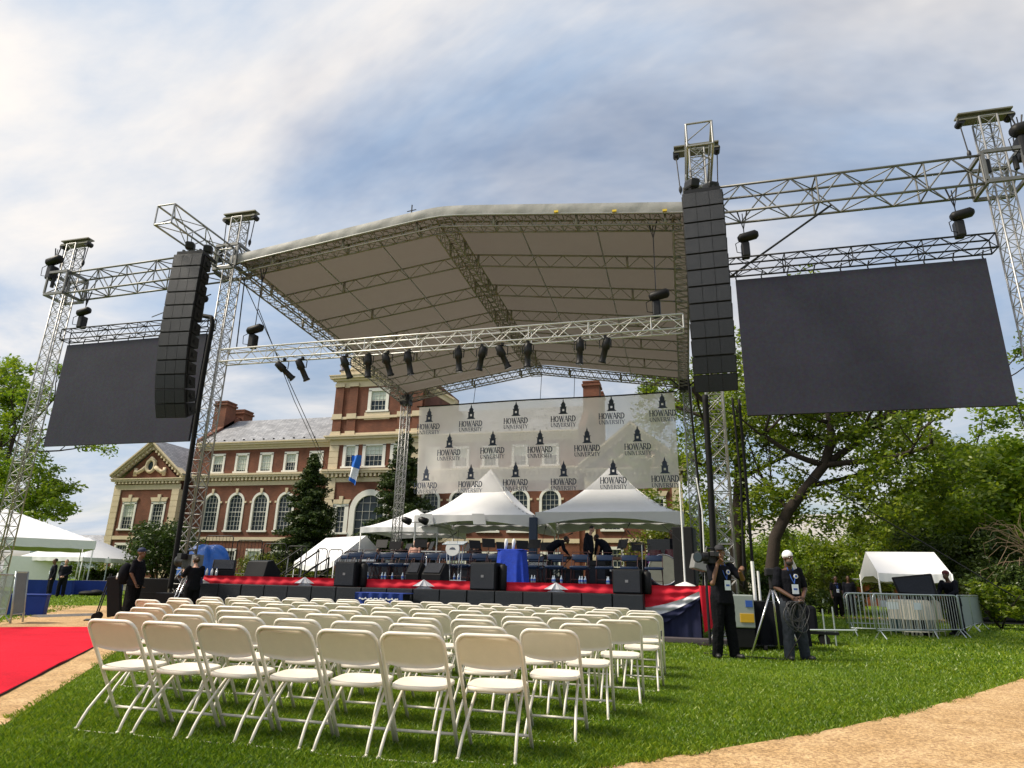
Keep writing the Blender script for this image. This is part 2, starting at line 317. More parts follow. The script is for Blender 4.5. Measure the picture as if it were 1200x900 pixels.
# grass blades: dense near the camera, thinning with distance
def in_path(x, y):
    qx, qy = x-P0.x, y-P0.y; n = qx*PN.x+qy*PN.y
    nz = .05*np.sin(x*7.3+2.1*np.sin(y*5.1))*np.sin(y*6.1+1.3*np.sin(x*3.7))+.035*np.sin(x*23+y*17)*np.sin(y*29-x*11)
    left = (n > .02+nz) & (n < 3.3-nz)
    cx = np.array([edp(i/60).x for i in range(61)]); cy = np.array([edp(i/60).y for i in range(61)])
    right = x > np.interp(y, cy, cx)+.03+nz*1.3
    return left | (right & (y < 18))
def blades(n, rmin, rmax, hgt, wid, pw):
    r = rmin*(rmax/rmin)**(rng.random(n)**pw); a = YAW+R(90)+(rng.random(n)-.5)*R(92)
    x = r*np.cos(a); y = r*np.sin(a); k = ~in_path(x, y)
    fuzz = rng.random(n) < .0
    x, y = x[k], y[k]; n = len(x)
    sc = .7+.8*rng.random(n); pat = .75+.5*(np.sin(x*1.3+np.sin(y*2.1))*np.sin(y*.9+1.7*np.sin(x*.7))*.5+.5)
    h = hgt*sc*pat; th = rng.random(n)*2*np.pi; w = wid*(1+r[k]*.10)*(.7+.6*rng.random(n)); lean = h*(.25+.9*rng.random(n)); la = rng.random(n)*2*np.pi
    dx, dy = np.cos(th)*w, np.sin(th)*w; z0 = np.zeros(n)
    V = np.stack([np.stack([x-dx, y-dy, z0], 1), np.stack([x+dx, y+dy, z0], 1), np.stack([x+dx*.7+np.cos(la)*lean*.35, y+dy*.7+np.sin(la)*lean*.35, h*.6], 1), np.stack([x+np.cos(la)*lean, y+np.sin(la)*lean, h], 1)], 1).reshape(-1, 3)
    i = np.arange(n)*4; F = np.stack([i, i+1, i+2, i+3], 1); return V, F
BLADE = leafmat('grass blades', (.034, .080, .002), (.105, .205, .005), (.27, .345, .013), .35, .35)
V1, F1 = blades(600000, 3.0, 16, .027, .0016, 1.0); V2, F2 = blades(130000, 12, 45, .038, .005, 1.0)
V = np.concatenate([V1, V2]); F = np.concatenate([F1, F2+len(V1)])
go = link('grass', arr_mesh('grass', V, F, BLADE)); tag(go, 'short green grass blades over the lawn', 'grass', kind='stuff')
# fallen bits: small tufts along path edges come from the blades; pale litter specks in the rear grass
# ------------------------------------------------------------------ folding chairs on the lawn
def make_chair():
    t = thing('folding_chair', 'x', 'chair')
    def side(z): return .22-.50*(z/.80)          # y of the long tube at height z
    hw = .226; pts = []
    for z in (0.0, .2, .42, .62, .70): pts.append((-hw, side(z), z))
    for a in range(1, 6):
        an = R(18*a); c = (-hw+.075, 0, .715); pts.append((c[0]-.075*math.cos(an), side(c[2]+.075*math.sin(an)), c[2]+.075*math.sin(an)))
    pts = pts+[(-x, y, z) for (x, y, z) in pts[::-1]]
    m = MB(); m.tube(pts, .0135, 8); m.build('frame', CHAIRF, t, True)
    for s in (-1, 1):
        m = MB(); m.tube([(s*.165, .15, .425), (s*.172, .06, .345), (s*.180, -.06, .225), (s*.188, -.135, .135), (s*.192, -.170, .075), (s*.196, -.205, .0)], .0115, 7); m.ell((s*.196, -.205, .012), (.017, .017, .014), None, 8, 5)
        m.build('rear_leg', CHAIRF, t, True)
    m = MB(); m.tube([(-hw, side(.11), .11), (hw, side(.11), .11)], .0105, 6); m.build('front_crossbar', CHAIRF, t, True)
    m = MB(); m.tube([(-.196, -.198, .010), (-.15, -.212, .005), (.15, -.212, .005), (.196, -.198, .010)], .0045, 6); m.build('rear_crossbar', CHAIRF, t, True)
    # seat: rounded slab, dished
    m = MB(); N = 28
    def outline(k, sc):
        a = 2*math.pi*k/N; c, s_ = math.cos(a), math.sin(a); e = .55
        x = .205*math.copysign(abs(c)**e, c)*sc; y = .185*math.copysign(abs(s_)**e, s_)*sc
        return x*(1+.06*(y/.185)), y+.045
    rings = [(.0, -.012), (.5, -.010), (.82, -.002), (.95, .004), (1.0, 0), (1.0, -.020), (.96, -.026), (.0, -.026)]
    vs = []; fs = []
    for (sc, dz) in rings:
        for k in range(N):
            x, y = outline(k, max(sc, .001)); vs.append((x, y, .45+dz+.05*(y-.045)))
    for i in range(len(rings)-1):
        for k in range(N): fs.append((i*N+k, i*N+(k+1) % N, (i+1)*N+(k+1) % N, (i+1)*N+k))
    m.add(vs, fs); m.build('seat', CHAIRM, t, True)
    # back panel: lower edge sags, dished towards the sitter's back
    m = MB()
    def back(off):
        def fn(u, v):
            q = 2*u-1; x = q*.217; zt = .786-.052*max(0, abs(q)-.72)**2/.0784; zb = .60-.045*math.sqrt(max(0, 1-q*q*.96))
            z = zb+(zt-zb)*v; return (x, side(z)+.026*(1-q*q)+off, z)
        return fn
    m.grid(back(-.004), 16, 6); m.grid(back(.009), 16, 6)
    nn = 17*7
    b = []
    for i in range(16): b.append((i, i+1, nn+i+1, nn+i)); b.append((6*17+i, 6*17+i+1, nn+6*17+i+1, nn+6*17+i))
    m.f += b; m.build('backrest', CHAIRM, t, True)
    return t
ORD = ['first', 'second', 'third', 'fourth', 'fifth', 'sixth', 'seventh', 'eighth', 'ninth', 'tenth', 'eleventh', 'twelfth', 'thirteenth', 'fourteenth', 'fifteenth', 'sixteenth', 'seventeenth']
ROWN = ['rearmost row', 'second row from the rear', 'third row from the rear', 'fourth row from the rear', 'fourth row from the subwoofers', 'third row from the subwoofers', 'second row from the subwoofers', 'row nearest the subwoofers']
chair0 = make_chair(); index_kids(chair0)
rows = [(4.66, -4.33, -1.34, 7), (5.56, -4.98, -1.06, 8), (6.46, -5.66, -.92, 10), (7.38, -6.35, -.70, 12), (8.40, -7.45, -.56, 14), (9.35, -7.75, -.56, 14), (10.3, -7.9, -.62, 15), (11.25, -7.9, -1.1, 14)]
rr = random.Random(3); firstc = True
for ri, (y, x0, x1, n) in enumerate(rows):
    for k in range(n):
        x = x0+(x1-x0)*k/(n-1)+rr.uniform(-.014, .014); yy = y+rr.uniform(-.03, .03)+(.03*k if ri == 0 and k > 5 else 0)
        if ri == 0 and k == n-1: yy -= .05
        lab = 'white folding chair, %s from the red carpet side, %s' % (ORD[k], ROWN[ri])
        loc = (x, yy, 0); rz = rr.uniform(-.07, .07)
        if firstc: chair0.location = loc; chair0.rotation_euler[2] = rz; chair0['label'] = lab; chair0['group'] = 'white folding chairs in rows on the lawn'; firstc = False
        else: copy_tree(chair0, loc, rz, lab)
# ------------------------------------------------------------------ stage deck
DZ = 1.16                                   # deck height
FY = 16.5                                   # plane of the front towers
DX0, DX1, DY0, DY1 = -13.45, .28, 16.15, 37.0
DECK = mat('dark stage deck', (.03, .035, .05), .6, 0, .25, 3)
st = thing('stage', 'raised stage deck with navy skirt behind the row of subwoofers', 'stage', (0, 0, 0))
nx = 6
for i in range(nx):
    for j in range(9):
        m = MB(); w = (DX1-DX0)/nx; d = (DY1-DY0)/9
        m.bb(DX0+i*w+.004, DX0+(i+1)*w-.004, DY0+j*d+.004, DY0+(j+1)*d-.004, DZ-.09, DZ); m.build('deck_panel', DECK, st)
m = MB(); m.bb(-20.5, DX0-.01, 27, 37, DZ-.09, DZ-.002); m.build('wing_deck', DECK, st)
def pleat(x, a=.018, f=21.): return a*math.sin(x*f)+a*.6*math.sin(x*f*1.73+1.1)
m = MB(); m.grid(lambda u, v: (DX0+(DX1-DX0)*u, DY0-.03+pleat(u*13.7), (DZ-.01)*v+.02*(1-v)), 260, 2); m.build('front_skirt', NVYC, st, True)
m = MB(); m.grid(lambda u, v: (DX1+.03+pleat(u*20, .012), DY0+(DY1-DY0)*u, (DZ-.01)*v+.02*(1-v)), 260, 2); m.build('side_skirt', NVYC, st, True)
m = MB(); m.grid(lambda u, v: (-20.5+7*u, 27-.03+pleat(u*7), (DZ-.01)*v+.02), 120, 1); m.build('wing_skirt', NVYC, st, True)
# bunting swags between white rosettes
ros = [at(x, 690, DY0-.1).x for x in (237, 357, 497, 652)]+[DX1+.02]
for i in range(len(ros)-1):
    a, b = ros[i], ros[i+1]; L = b-a; right = i == len(ros)-2
    t = thing('bunting', ['red bunting swag at the end of the stage by the video camera', 'red bunting swag below the black stair railings', 'red bunting swag in front of the clear acrylic lectern', 'red, white and navy bunting swag at the photographer end of the stage'][i], 'bunting', ((a+b)/2, DY0-.10, DZ), group='bunting swags along the stage front')
    dep = .50
    def sag(u): return 1-(2*u-1)**2
    def mk(d0, d1, nm, mt):
        m = MB()
        def fn(u, v):
            s_ = sag(u); z = -(d0(s_)*(1-v)+d1(s_)*v); x = (u-.5)*L
            return (x, -.012-.02*math.sin(13*(z*1.0+.0)*3+s_*2)*1-.010*math.sin(u*55+v*3), z+.006)
        m.grid(fn, 70, 8); m.build(nm, mt, t, True)
    mk(lambda s: 0, lambda s: .10+.42*s, 'red_stripe', REDC)
    mk(lambda s: .10+.42*s, lambda s: .22+.52*s, 'white_stripe', WHTC)
    mk(lambda s: .22+.52*s, lambda s: .26+.74*s, 'navy_stripe', NVYC)
for i, x in enumerate(ros[1:-1]):
    t = thing('rosette', 'white pleated bunting peak on the stage edge, %s' % ['beside the stair railings', 'below the acrylic lectern', 'beside the blue velvet lectern'][i], 'bunting', (x, DY0-.14, DZ), group='white bunting peaks')
    for k in range(6):
        x0, x1 = -.30+.10*k, -.20+.10*k; m = MB()
        m.prism([(0, 0, .02), (x0, 0, -.14), (x1, -.02*(k % 2), -.14)], (0, -.012-.008*(k % 2), 0)); m.build('pleat', WHTC, t)
t = thing('bunting_tail', 'red and white bunting tail hanging at the stage corner by the photographer', 'bunting', (DX1+.02, DY0-.14, DZ))
for (nm, mt, x0, x1, ln, yo) in (('red_tail', REDC, -.02, .24, 1.0, -.03), ('white_tail', WHTC, .20, .34, .62, .0)):
    m = MB(); m.grid(lambda u, v: (x0+(x1-x0)*u*(1-.25*v)+.07*v, yo-.03*math.sin(u*9+v*2), .02-ln*v*(1-.12*u)), 8, 8); m.build(nm, mt, t, True)
m = MB(); m.bb(0, 2.05, 0, .42, 0, .10); m.bb(.02, 2.03, -.005, 0, .02, .08)
o = tag(m.build('floor_plank', mat('grey wooden plank', (.07, .06, .065), .8, 0, .3, 4), bevel=.01), 'long dark board lying on the grass below the navy stage skirt', 'board'); o.location = (-1.15, 15.05, 0)
# ------------------------------------------------------------------ subwoofers
def subwoofer():
    t = thing('subwoofer', 'x', 'subwoofer', group='black subwoofers lined up before the stage')
    m = MB(); m.bb(-.3405, .3405, -.0, .72, .0, .96); m.build('cabinet', BLK, t, bevel=.012)
    m = MB(); m.bb(-.33, .33, -.022, -.002, .015, .945); m.build('grille', GRILLE, t, bevel=.008)
    for z in (.30, .66):
        m = MB(); m.bb(-.02, .02, -.03, -.022, z-.003, z+.003); m.build('screw', CHROME, t)
    return t
s0 = subwoofer(); index_kids(s0)
SX0, SX1, SN = -12.62, -.93, 17; w = (SX1-SX0)/SN
for i in range(SN):
    lab = 'black subwoofer before the stage, %s' % ('at the end beside the photographer' if i == SN-1 else 'at the end beside the video camera' if i == 0 else '%s along the row from the video camera end' % ORD[i])
    if i == 0: s0.location = (SX0+w/2, 15.38, 0); s0['label'] = lab
    else: copy_tree(s0, (SX0+w*(i+.5), 15.38+random.uniform(-.015, .015), 0), random.uniform(-.006, .006), lab)
m = MB()
# blue cloth over steps standing against the subwoofers
p = at(455, 692, 15.2); t = thing('draped_step', 'small step draped in royal blue cloth against the subwoofers', 'step', (p.x, 14.75, 0))
m = MB(); m.bb(-.55, .55, 0, .5, 0, .82); m.build('step_box', BLKM, t)
m = MB(); m.grid(lambda u, v: (-.62+1.24*u, -.04+.02*math.sin(u*30)-.02*math.cos(v*5), 0.85-.36*v-.03*math.sin(u*21)*v), 40, 6); m.build('cloth', BLUEC, t, True)
m = MB(); m.bb(-.62, .62, -.05, .56, .832, .858); m.build('top_cloth', BLUEC, t, bevel=.012)
m = MB(); m.grid(lambda u, v: (-.5+1.0*u, -.068, .70+.012*math.sin(u*47)+(.03+.012*math.sin(u*83))*v), 60, 1); m.build('white_lettering_band', WHTC, t)
# ------------------------------------------------------------------ floor monitors and speaker boxes on the stage edge
def speaker_box(px, ptop, w, h, d, label, Y=15.75):
    z0 = DZ if Y > 16.1 else .965
    p = at(px, ptop, Y); h = max(.3, p.z-z0)
    t = thing('speaker_box', label, 'loudspeaker', (p.x, Y, z0), R(-4))
    m = MB(); m.prism([(-w/2, 0, 0), (w/2, 0, 0), (w/2+.0, d, 0), (-w/2, d, 0)], (0, 0, h)); m.build('cabinet', BLK, t, bevel=.02)
    m = MB(); m.bb(-w*.46, w*.46, -.018, -.002, .03, h-.03); m.build('grille', GRILLE, t, bevel=.01)
    m = MB(); m.bb(-.035, .035, -.024, -.018, h*.45, h*.45+.06); m.build('logo_plate', mat('grey logo plate', (.22, .22, .24), .4, .4), t)
    m = MB(); m.cyl((w/2, d*.5, h*.5-.09), (w/2, d*.5, h*.5+.09), .012); m.build('side_handle', BLKM, t)
    t2 = MB(); t2.tube([(w/2+.10, d*.5, .0), (w/2+.10, d*.5, .04), (w/2+.10, d*.5, h-.08), (w/2+.09, d*.5, h-.03)], [.08, .10, .10, .05], 12); t2.build('side_bumper', BLK, t, True)
    return t
speaker_box(405, 658, .60, .6, .55, 'black loudspeaker box with small logo plate on the subwoofers near the stairs')
speaker_box(566, 659, .66, .6, .55, 'black loudspeaker box with small logo plate on the subwoofers beside the blue velvet lectern')
speaker_box(734, 667, .66, .6, .55, 'black loudspeaker box with small logo plate on the subwoofers next to the white bunting end')
def wedge(px, py, label, rz, w=.95):
    p = at(px, py, 16.9); t = thing('stage_monitor', label, 'stage monitor', (p.x, 16.9, DZ), rz)
    m = MB(); m.prism([(-w/2, -.3, 0), (-w/2, .32, 0), (-w/2, .22, .42), (-w/2, .02, .46), (-w/2, -.30, .16)], (w, 0, 0)); m.build('cabinet', BLK, t, bevel=.015)
    m = MB(); n = Vector((0, -.30, .32)).normalized(); m.prism([(-w/2+.05, -.285-.0, .19), (w/2-.05, -.285, .19), (w/2-.05, .0, .445), (-w/2+.05, .0, .445)], (0, -.014, .012)); m.build('grille', GRILLE, t)
    return t
wedge(309, 660, 'black wedge monitor with pale top lying on the stage before the stair railings', R(168), .78)
wedge(263, 662, 'black wedge monitor at the stage corner beside the blue tarpaulin', R(35), .62)
wedge(487, 668, 'black wedge monitor on the stage under the first chairs', R(5), .36)
wedge(511, 668, 'black wedge monitor on the stage before the acrylic lectern', R(-4), .55)
# ------------------------------------------------------------------ navy stage chairs
def stage_chair():
    t = thing('stage_chair', 'x', 'chair', group='navy padded chairs on the stage')
    FR = mat('maroon steel tube', (.06, .016, .016), .45, .2, .2, 8)
    m = MB(); m.tube([(-.23, -.18, 0), (-.23, .0, .44), (-.22, .22, .88), (.22, .22, .88), (.23, 0, .44), (.23, -.18, 0)], .012, 6); m.build('frame', FR, t, True)
    for s in (-1, 1):
        m = MB(); m.tube([(s*.21, -.17, .44), (s*.22, .05, .2), (s*.22, .24, 0)], .011, 6); m.build('rear_leg', FR, t, True)
    m = MB(); m.tube([(-.23, -.13, .12), (.23, -.13, .12)], .009, 6); m.build('crossbar', FR, t)
    m = MB(); m.box((0, -.0, .455), (.50, .44, .075), rotm('X', R(3))); m.build('seat', NAVY, t, True, bevel=.028)
    m = MB(); m.box((0, .17, .73), (.48, .06, .17), rotm('X', R(-16))); m.build('backrest', NAVY, t, True, bevel=.02)
    return t
c0 = stage_chair(); index_kids(c0); first = True
for row, (Y, xs) in enumerate(((19.0, [413, 431, 449, 467] + [485, 503, 521, 541, 560, 578] + [622, 650, 679, 708, 737, 766]), (20.6, [404, 421, 439, 456, 474, 492, 510, 528, 546, 564, 583, 602, 628, 654, 681]))):
    for k, px in enumerate(xs):
        p = at(px, 655, Y); lab = 'navy padded stage chair, %s from the stair railings, %s' % (ORD[min(k, 15)], 'row nearest the stage edge' if row == 0 else 'second row from the stage edge')
        rz = random.uniform(-.08, .08)
        if first: c0.location = (p.x, Y, DZ); c0['label'] = lab; first = False
        else: copy_tree(c0, (p.x, Y+random.uniform(-.05, .05), DZ), rz, lab)
# water bottles under the chairs
def bottle():
    t = thing('water_bottle', 'small clear water bottle standing on the stage under the navy chairs', 'bottle', group='water bottles under the stage chairs')
    m = MB(); m.tube([(0, 0, 0), (0, 0, .13), (0, 0, .165), (0, 0, .19)], [.033, .033, .016, .013], 8); m.build('body', mat('clear bottle', (.45, .55, .66), .12, 0, .1, 20), t, True)
    m = MB(); m.cyl((0, 0, .19), (0, 0, .212), .015, n=8); m.build('cap', WHITEP, t)
    m = MB(); m.cyl((0, 0, .06), (0, 0, .11), .0345, n=8); m.build('wrapper', BLUEP, t)
    return t
b0 = bottle(); index_kids(b0)
for i, px in enumerate([428, 433, 449, 453, 457, 473, 475, 535, 540, 625, 627, 648, 651, 660, 680, 683, 686, 711, 713, 740]):
    p = at(px, 680, 18.6); loc = (p.x, 18.5+random.uniform(-.2, .3), DZ)
    if i == 0: b0.location = loc
    else: copy_tree(b0, loc)
# amplifiers and cases behind the chairs
ra = random.Random(12)
for i, px in enumerate((432, 448, 470, 520, 545, 575, 630, 668, 700, 722, 745, 760)):
    Y = ra.uniform(21.8, 22.9); p = at(px, 660, Y); w, h = ra.uniform(.5, .8), ra.uniform(.45, .95); t = thing('amplifier', 'black gear case behind the navy stage chairs, %s from the stair railings' % ORD[i], 'amplifier', (p.x, Y, DZ), ra.uniform(-.3, .3), 'black gear cases behind the stage chairs')
    m = MB(); m.bb(-w/2, w/2, 0, .4, 0, h); m.build('cabinet', BLK, t, bevel=.015); m = MB(); m.bb(-w*.45, w*.45, -.012, -.001, .05, h*.75); m.build('grille', GRILLE, t); m = MB(); m.bb(-w*.45, w*.45, -.014, -.001, h*.8, h*.95); m.build('control_strip', CHROME if i % 3 == 0 else BLKM, t)
# ------------------------------------------------------------------ lecterns
p = at(600, 665, 17.2); t = thing('lectern', 'lectern draped in glossy royal blue velvet at the stage edge', 'lectern', (p.x, 17.2, DZ))
m = MB()
def drape(u, v):
    a = 2*math.pi*u; e = .45; c, s_ = math.cos(a), math.sin(a); w = .36+.05*v+.035*v*math.sin(a*7); d = .28+.05*v+.03*v*math.sin(a*9+1)
    return (w*math.copysign(abs(c)**e, c), d*math.copysign(abs(s_)**e, s_), .82*(1-v)+.0)
m.grid(drape, 96, 10); m.build('velvet_drape', VELV, t, True)
m = MB(); m.bb(-.36, .36, -.28, .28, .805, .835); m.build('top', VELV, t, bevel=.015)
for i, dx in enumerate((-.19, .02)):
    m = MB(); m.tube([(dx, 0, .83), (dx+.01, 0, .95), (dx+.015, 0, 1.0), (dx+.02, 0, 1.06), (dx+.02, 0, 1.11)], [.035, .04, .05, .045, .025], 10)
    o = tag(m.build('paper_cup_bottle', WHITEP, smooth=True), 'white bottle standing on the blue velvet lectern', 'bottle', 'white bottles on the velvet lectern'); o.location = t.location; o.location.z += .008
p = at(533, 643, 17.6); CLEAR = mat('clear acrylic', (.55, .62, .68), .08, 0, .05, 3, spec=.8)
t = thing('acrylic_lectern', 'clear acrylic lectern with round white seal on its front', 'lectern', (p.x, 17.6, DZ))
for sx in (-.16, .16):
    for sy in (-.12, .12):
        m = MB(); m.cyl((sx, sy, .03), (sx*1.2, sy, 1.0), .013, n=6); m.build('post', CHROME, t, True)
m = MB(); m.bb(-.3, .3, -.22, .22, 0, .03); m.build('base', CLEAR, t, bevel=.006)
m = MB(); m.box((0, 0, 1.02), (.62, .42, .02), rotm('X', R(14))); m.build('top', CLEAR, t)
m = MB(); m.cyl((0, -.17, .86), (0, -.20, .86), .20, n=28); s = m.build('seal', WHITEP, t)
m = MB()
for dx in (-.06, -.03, 0, .03, .06): m.bb(dx-.01, dx+.01, -.206, -.202, .86-.015, .90-abs(dx)*.3)
m.bb(-.09, .09, -.206, -.202, .835, .85); m.build('seal_print', LOGO, s)
for sx in (-.05, .05):
    m = MB(); m.tube([(sx, .05, 1.02), (sx*1.5, .02, 1.2), (sx*2.5, -.1, 1.33), (sx*3, -.2, 1.36)], .007, 5); m.build('gooseneck_microphone', BLKM, t)
p = at(508, 645, 17.8); t = thing('acrylic_side_table', 'clear acrylic stand with white top beside the acrylic lectern', 'stand', (p.x, 17.8, DZ))
for sx in (-.2, .2):
    m = MB(); m.cyl((sx, 0, 0), (sx, 0, .78), .012, n=6); m.build('post', CHROME, t, True)
m = MB(); m.bb(-.3, .3, -.18, .18, .78, .80); m.build('top', WHITEP, t)
m = MB(); m.bb(-.25, .25, -.15, .15, 0, .02); m.build('base', CLEAR, t)
# ------------------------------------------------------------------ band gear: music stands, microphone stands, drums, keyboards
def music_stand():
    t = thing('music_stand', 'black music stand among the band at the back of the stage', 'music stand', group='music stands of the band')
    m = MB(); m.cyl((0, 0, .08), (0, 0, 1.05), .012, n=6); m.build('post', BLKM, t)
    for k in range(3):
        a = R(120*k); m = MB(); m.tube([(0, 0, .2), (.27*math.cos(a), .27*math.sin(a), 0)], .009, 5); m.build('leg', BLKM, t)
    m = MB(); m.box((0, 0, 1.16), (.5, .02, .34), rotm('X', R(-20))); m.build('desk', BLKM, t)
    return t
q0 = music_stand(); index_kids(q0); _px = [446, 462, 492, 505, 556, 572, 588, 612, 626, 640, 730, 748, 548, 596, 478]; MORD = [ORD[sorted(_px).index(v)] for v in _px]; q0['label'] = 'black music stand among the band, first in from the pop-up tent'
for i, (px, Y) in enumerate([(446, 25), (462, 26), (492, 24.5), (505, 26), (556, 25), (572, 24), (588, 26), (612, 25), (626, 24.4), (640, 26), (730, 24), (748, 25.5), (548, 27), (596, 28), (478, 27.5)]):
    p = at(px, 655, Y); loc = (p.x, Y, DZ+.25)
    if i == 0: q0.location = loc
    else: copy_tree(q0, loc, random.uniform(-1, 1), 'black music stand among the band, %s in from the pop-up tent' % MORD[i])
rz_ = thing('band_riser', 'low black riser carrying the band at the back of the stage', 'riser', (0, 0, 0))
for i in range(8):
    m = MB(); m.bb(-12.9+1.6*i, -12.9+1.6*i+1.59, 23.2, 31.5, DZ+.003, DZ+.25); m.build('riser_platform', DECK, rz_)
def mic_stand(px, Y, label, ang, z=DZ):
    p = at(px, 655, Y); t = thing('microphone_stand', label, 'microphone stand', (p.x, Y, z), random.uniform(0, 3), 'microphone stands on the stage')
    for k in range(3):
        a = R(120*k+20); m = MB(); m.tube([(0, 0, .22), (.3*math.cos(a), .3*math.sin(a), 0)], .009, 5); m.build('leg', BLKM, t)
    m = MB(); m.cyl((0, 0, .1), (0, 0, 1.25), .01, n=6); m.build('pole', BLKM, t)
    e = (.55*math.cos(ang), .2, 1.25+.55*math.sin(ang)); m = MB(); m.tube([(-.2*math.cos(ang), -.07, 1.25-.2*math.sin(ang)), e], .008, 5); b = m.build('boom', BLKM, t)
    m = MB(); m.tube([e, (e[0]+.14*math.cos(ang), e[1]+.04, e[2]+.14*math.sin(ang))], [.016, .026], 8); m.build('microphone', BLKM, b)
for (px, Y, lab, a) in [(516, 21.5, 'microphone stand with raised boom behind the acrylic lectern', .6), (636, 23.4, 'microphone stand with low boom beside the bending musicians', .9), (652, 24.2, 'microphone stand beside the dark tent pole', .5), (728, 23.4, 'microphone stand behind the navy chairs near the drums', 1.1), (739, 24, 'microphone stand with crossed boom near the drums', -.6), (752, 23, 'microphone stand next to the drum shield', 2.2)]:
    mic_stand(px, Y, lab, a, DZ+(.25 if Y > 23.2 else 0))
# drum kit
p = at(782, 668, 21.2); t = thing('drum_kit', 'drum kit with a big cream bass drum near the stage corner', 'drum kit', (p.x, 21.2, DZ))
m = MB(); m.cyl((-.1, -.30, .47), (-.1, .15, .47), .44, n=28); b = m.build('bass_drum', mat('cream drum skin', (.50, .47, .34), .6, 0, .12, 4), t)
m = MB(); m.tube([(-.1+.45*math.cos(2*math.pi*k/28), -.31, .47+.45*math.sin(2*math.pi*k/28)) for k in range(28)], .02, 6, closed=True); m.build('hoop', CHROME, b)
for (dx, dy, dz, r) in ((-.35, .2, .95, .18), (.15, .2, .97, .2), (.55, .3, .7, .24)):
    m = MB(); m.cyl((dx, dy, dz-.12), (dx, dy, dz+.12), r, n=20); m.build('tom', mat('maroon drum shell', (.10, .02, .03), .3, 0, .1), t)
for (dx, dz) in ((-.75, 1.25), (.75, 1.35)):
    m = MB(); m.cyl((dx, .1, 0), (dx, .1, dz), .011, n=6); s = m.build('cymbal_stand', CHROME, t); m = MB(); m.tube([(dx, .1, dz-.01), (dx, .1, dz+.01)], [.26, .03], 20); m.build('cymbal', mat('brass', (.55, .38, .12), .3, .9), s)
p = at(772, 644, 22); t = thing('flat_monitor', 'black flat monitor screen standing above a pink cloth near the drums', 'monitor', (p.x, 22.0, DZ))
m = MB(); m.bb(-.36, .36, -.02, .03, 1.0, 1.45); m.build('screen', mat('dark screen', (.01, .01, .012), .15), t, bevel=.01)
m = MB(); m.cyl((0, .02, 0), (0, .02, 1.05), .03, n=8); m.build('stand', BLKM, t); m = MB(); m.bb(-.3, .3, -.2, .25, 0, .03); m.build('base', BLKM, t)
m = MB(); m.grid(lambda u, v: (-.45+1.0*u, -.10-.03*math.sin(u*17), .98-.30*v+.03*math.sin(u*9)), 24, 5)
o = tag(m.build('pink_cloth', mat('pink cloth', (.55, .12, .48), .8, 0, .2, 6), smooth=True), 'bright pink cloth bundle under the flat monitor by the drums', 'cloth'); o.location = (p.x+.1, 21.9, DZ)
for (px, Y, w, lab) in [(655, 22.6, 1.2, 'keyboard on a folding stand before the bending musicians'), (735, 22.6, 1.0, 'wooden percussion table beside the drum kit')]:
    p = at(px, 660, Y); t = thing('keyboard_stand', lab, 'keyboard', (p.x, Y, DZ))
    m = MB(); m.bb(-w/2, w/2, -.17, .17, .80, .90); m.build('top', mat('brown wood', (.16, .075, .04), .5, 0, .2, 4) if w < 1.1 else BLK, t, bevel=.01)
    for s in (-1, 1):
        m = MB(); m.tube([(s*.35, -.2, 0), (-s*.35, .1, .8)], .014, 6); m.build('leg', BLKM, t)
t_ = thing('spotlight_stand', 'white speaker stand pole with base plate at the stage corner', 'stand', at(803, 686, 17.0).to_tuple()[:2]+(DZ,))
m = MB(); m.cyl((0, 0, .04), (0, 0, 2.55), .022, n=8); m.build('pole', WHITEP, t_)
m = MB(); m.tube([(0, 0, 0), (0, 0, .03), (0, 0, .10)], [.26, .22, .04], 16); m.build('base', WHITEP, t_)
m = MB(); m.tube([(-.0, 0, 1.0), (-.5, .1, 1.5)], .008, 5); m.build('side_arm', BLKM, t_)
# ------------------------------------------------------------------ box trusses
def truss_mb(p0, p1, w, h, bay, up=(0, 0, 1), pat='zig', rb=.014, frames=True):
    p0, p1 = Vector(p0), Vector(p1); d = p1-p0; L = d.length; d.normalize(); u = Vector(up); sd = d.cross(u).normalized(); u = sd.cross(d)
    cor = [(-w/2, -h/2), (w/2, -h/2), (w/2, h/2), (-w/2, h/2)]
    def P(t, c): return p0+d*t+sd*c[0]+u*c[1]
    n = max(2, round(L/bay)); br = MB()
    for k in range(4):
        a, b = cor[k], cor[(k+1) % 4]
        for i in range(n):
            t0, t1 = L*i/n, L*(i+1)/n
            if pat == 'x': br.tube([P(t0, a), P(t1, b)], rb, 4, False); br.tube([P(t0, b), P(t1, a)], rb, 4, False); br.tube([P(t0, a), P(t0, b)], rb, 4, False)
            else:
                if (i+k) % 2: br.tube([P(t0, a), P(t1, b)], rb, 4, False)
                else: br.tube([P(t0, b), P(t1, a)], rb, 4, False)
                if frames and i % 4 == 0: br.tube([P(t0, a), P(t0, b)], rb*1.2, 4, False)
    for t in (0, L):
        for k in range(4): br.tube([P(t, cor[k]), P(t, cor[(k+1) % 4])], rb*1.5, 5, False)
    return [(P(0, c), P(L, c)) for c in cor], br
def truss(parent, p0, p1, w, h, bay, mt, rc=.025, rb=.013, up=(0, 0, 1), pat='zig', off=Vector((0, 0, 0))):
    ch, br = truss_mb(Vector(p0)-off, Vector(p1)-off, w, h, bay, up, pat, rb)
    for a, b in ch: m = MB(); m.cyl(a, b, rc, n=8); m.build('chord', mt, parent, True)
    br.build('bracing', mt, parent, True, kind='stuff')
def truss_thing(name, label, cat, p0, p1, w, h, bay, mt, group=None, **k):
    p0 = Vector(p0); t = thing(name, label, cat, p0, group=group); truss(t, p0, p1, w, h, bay, mt, off=p0, **k); return t
XL, XR, XOL, XOR = -14.10, .95, -21.05, 8.12
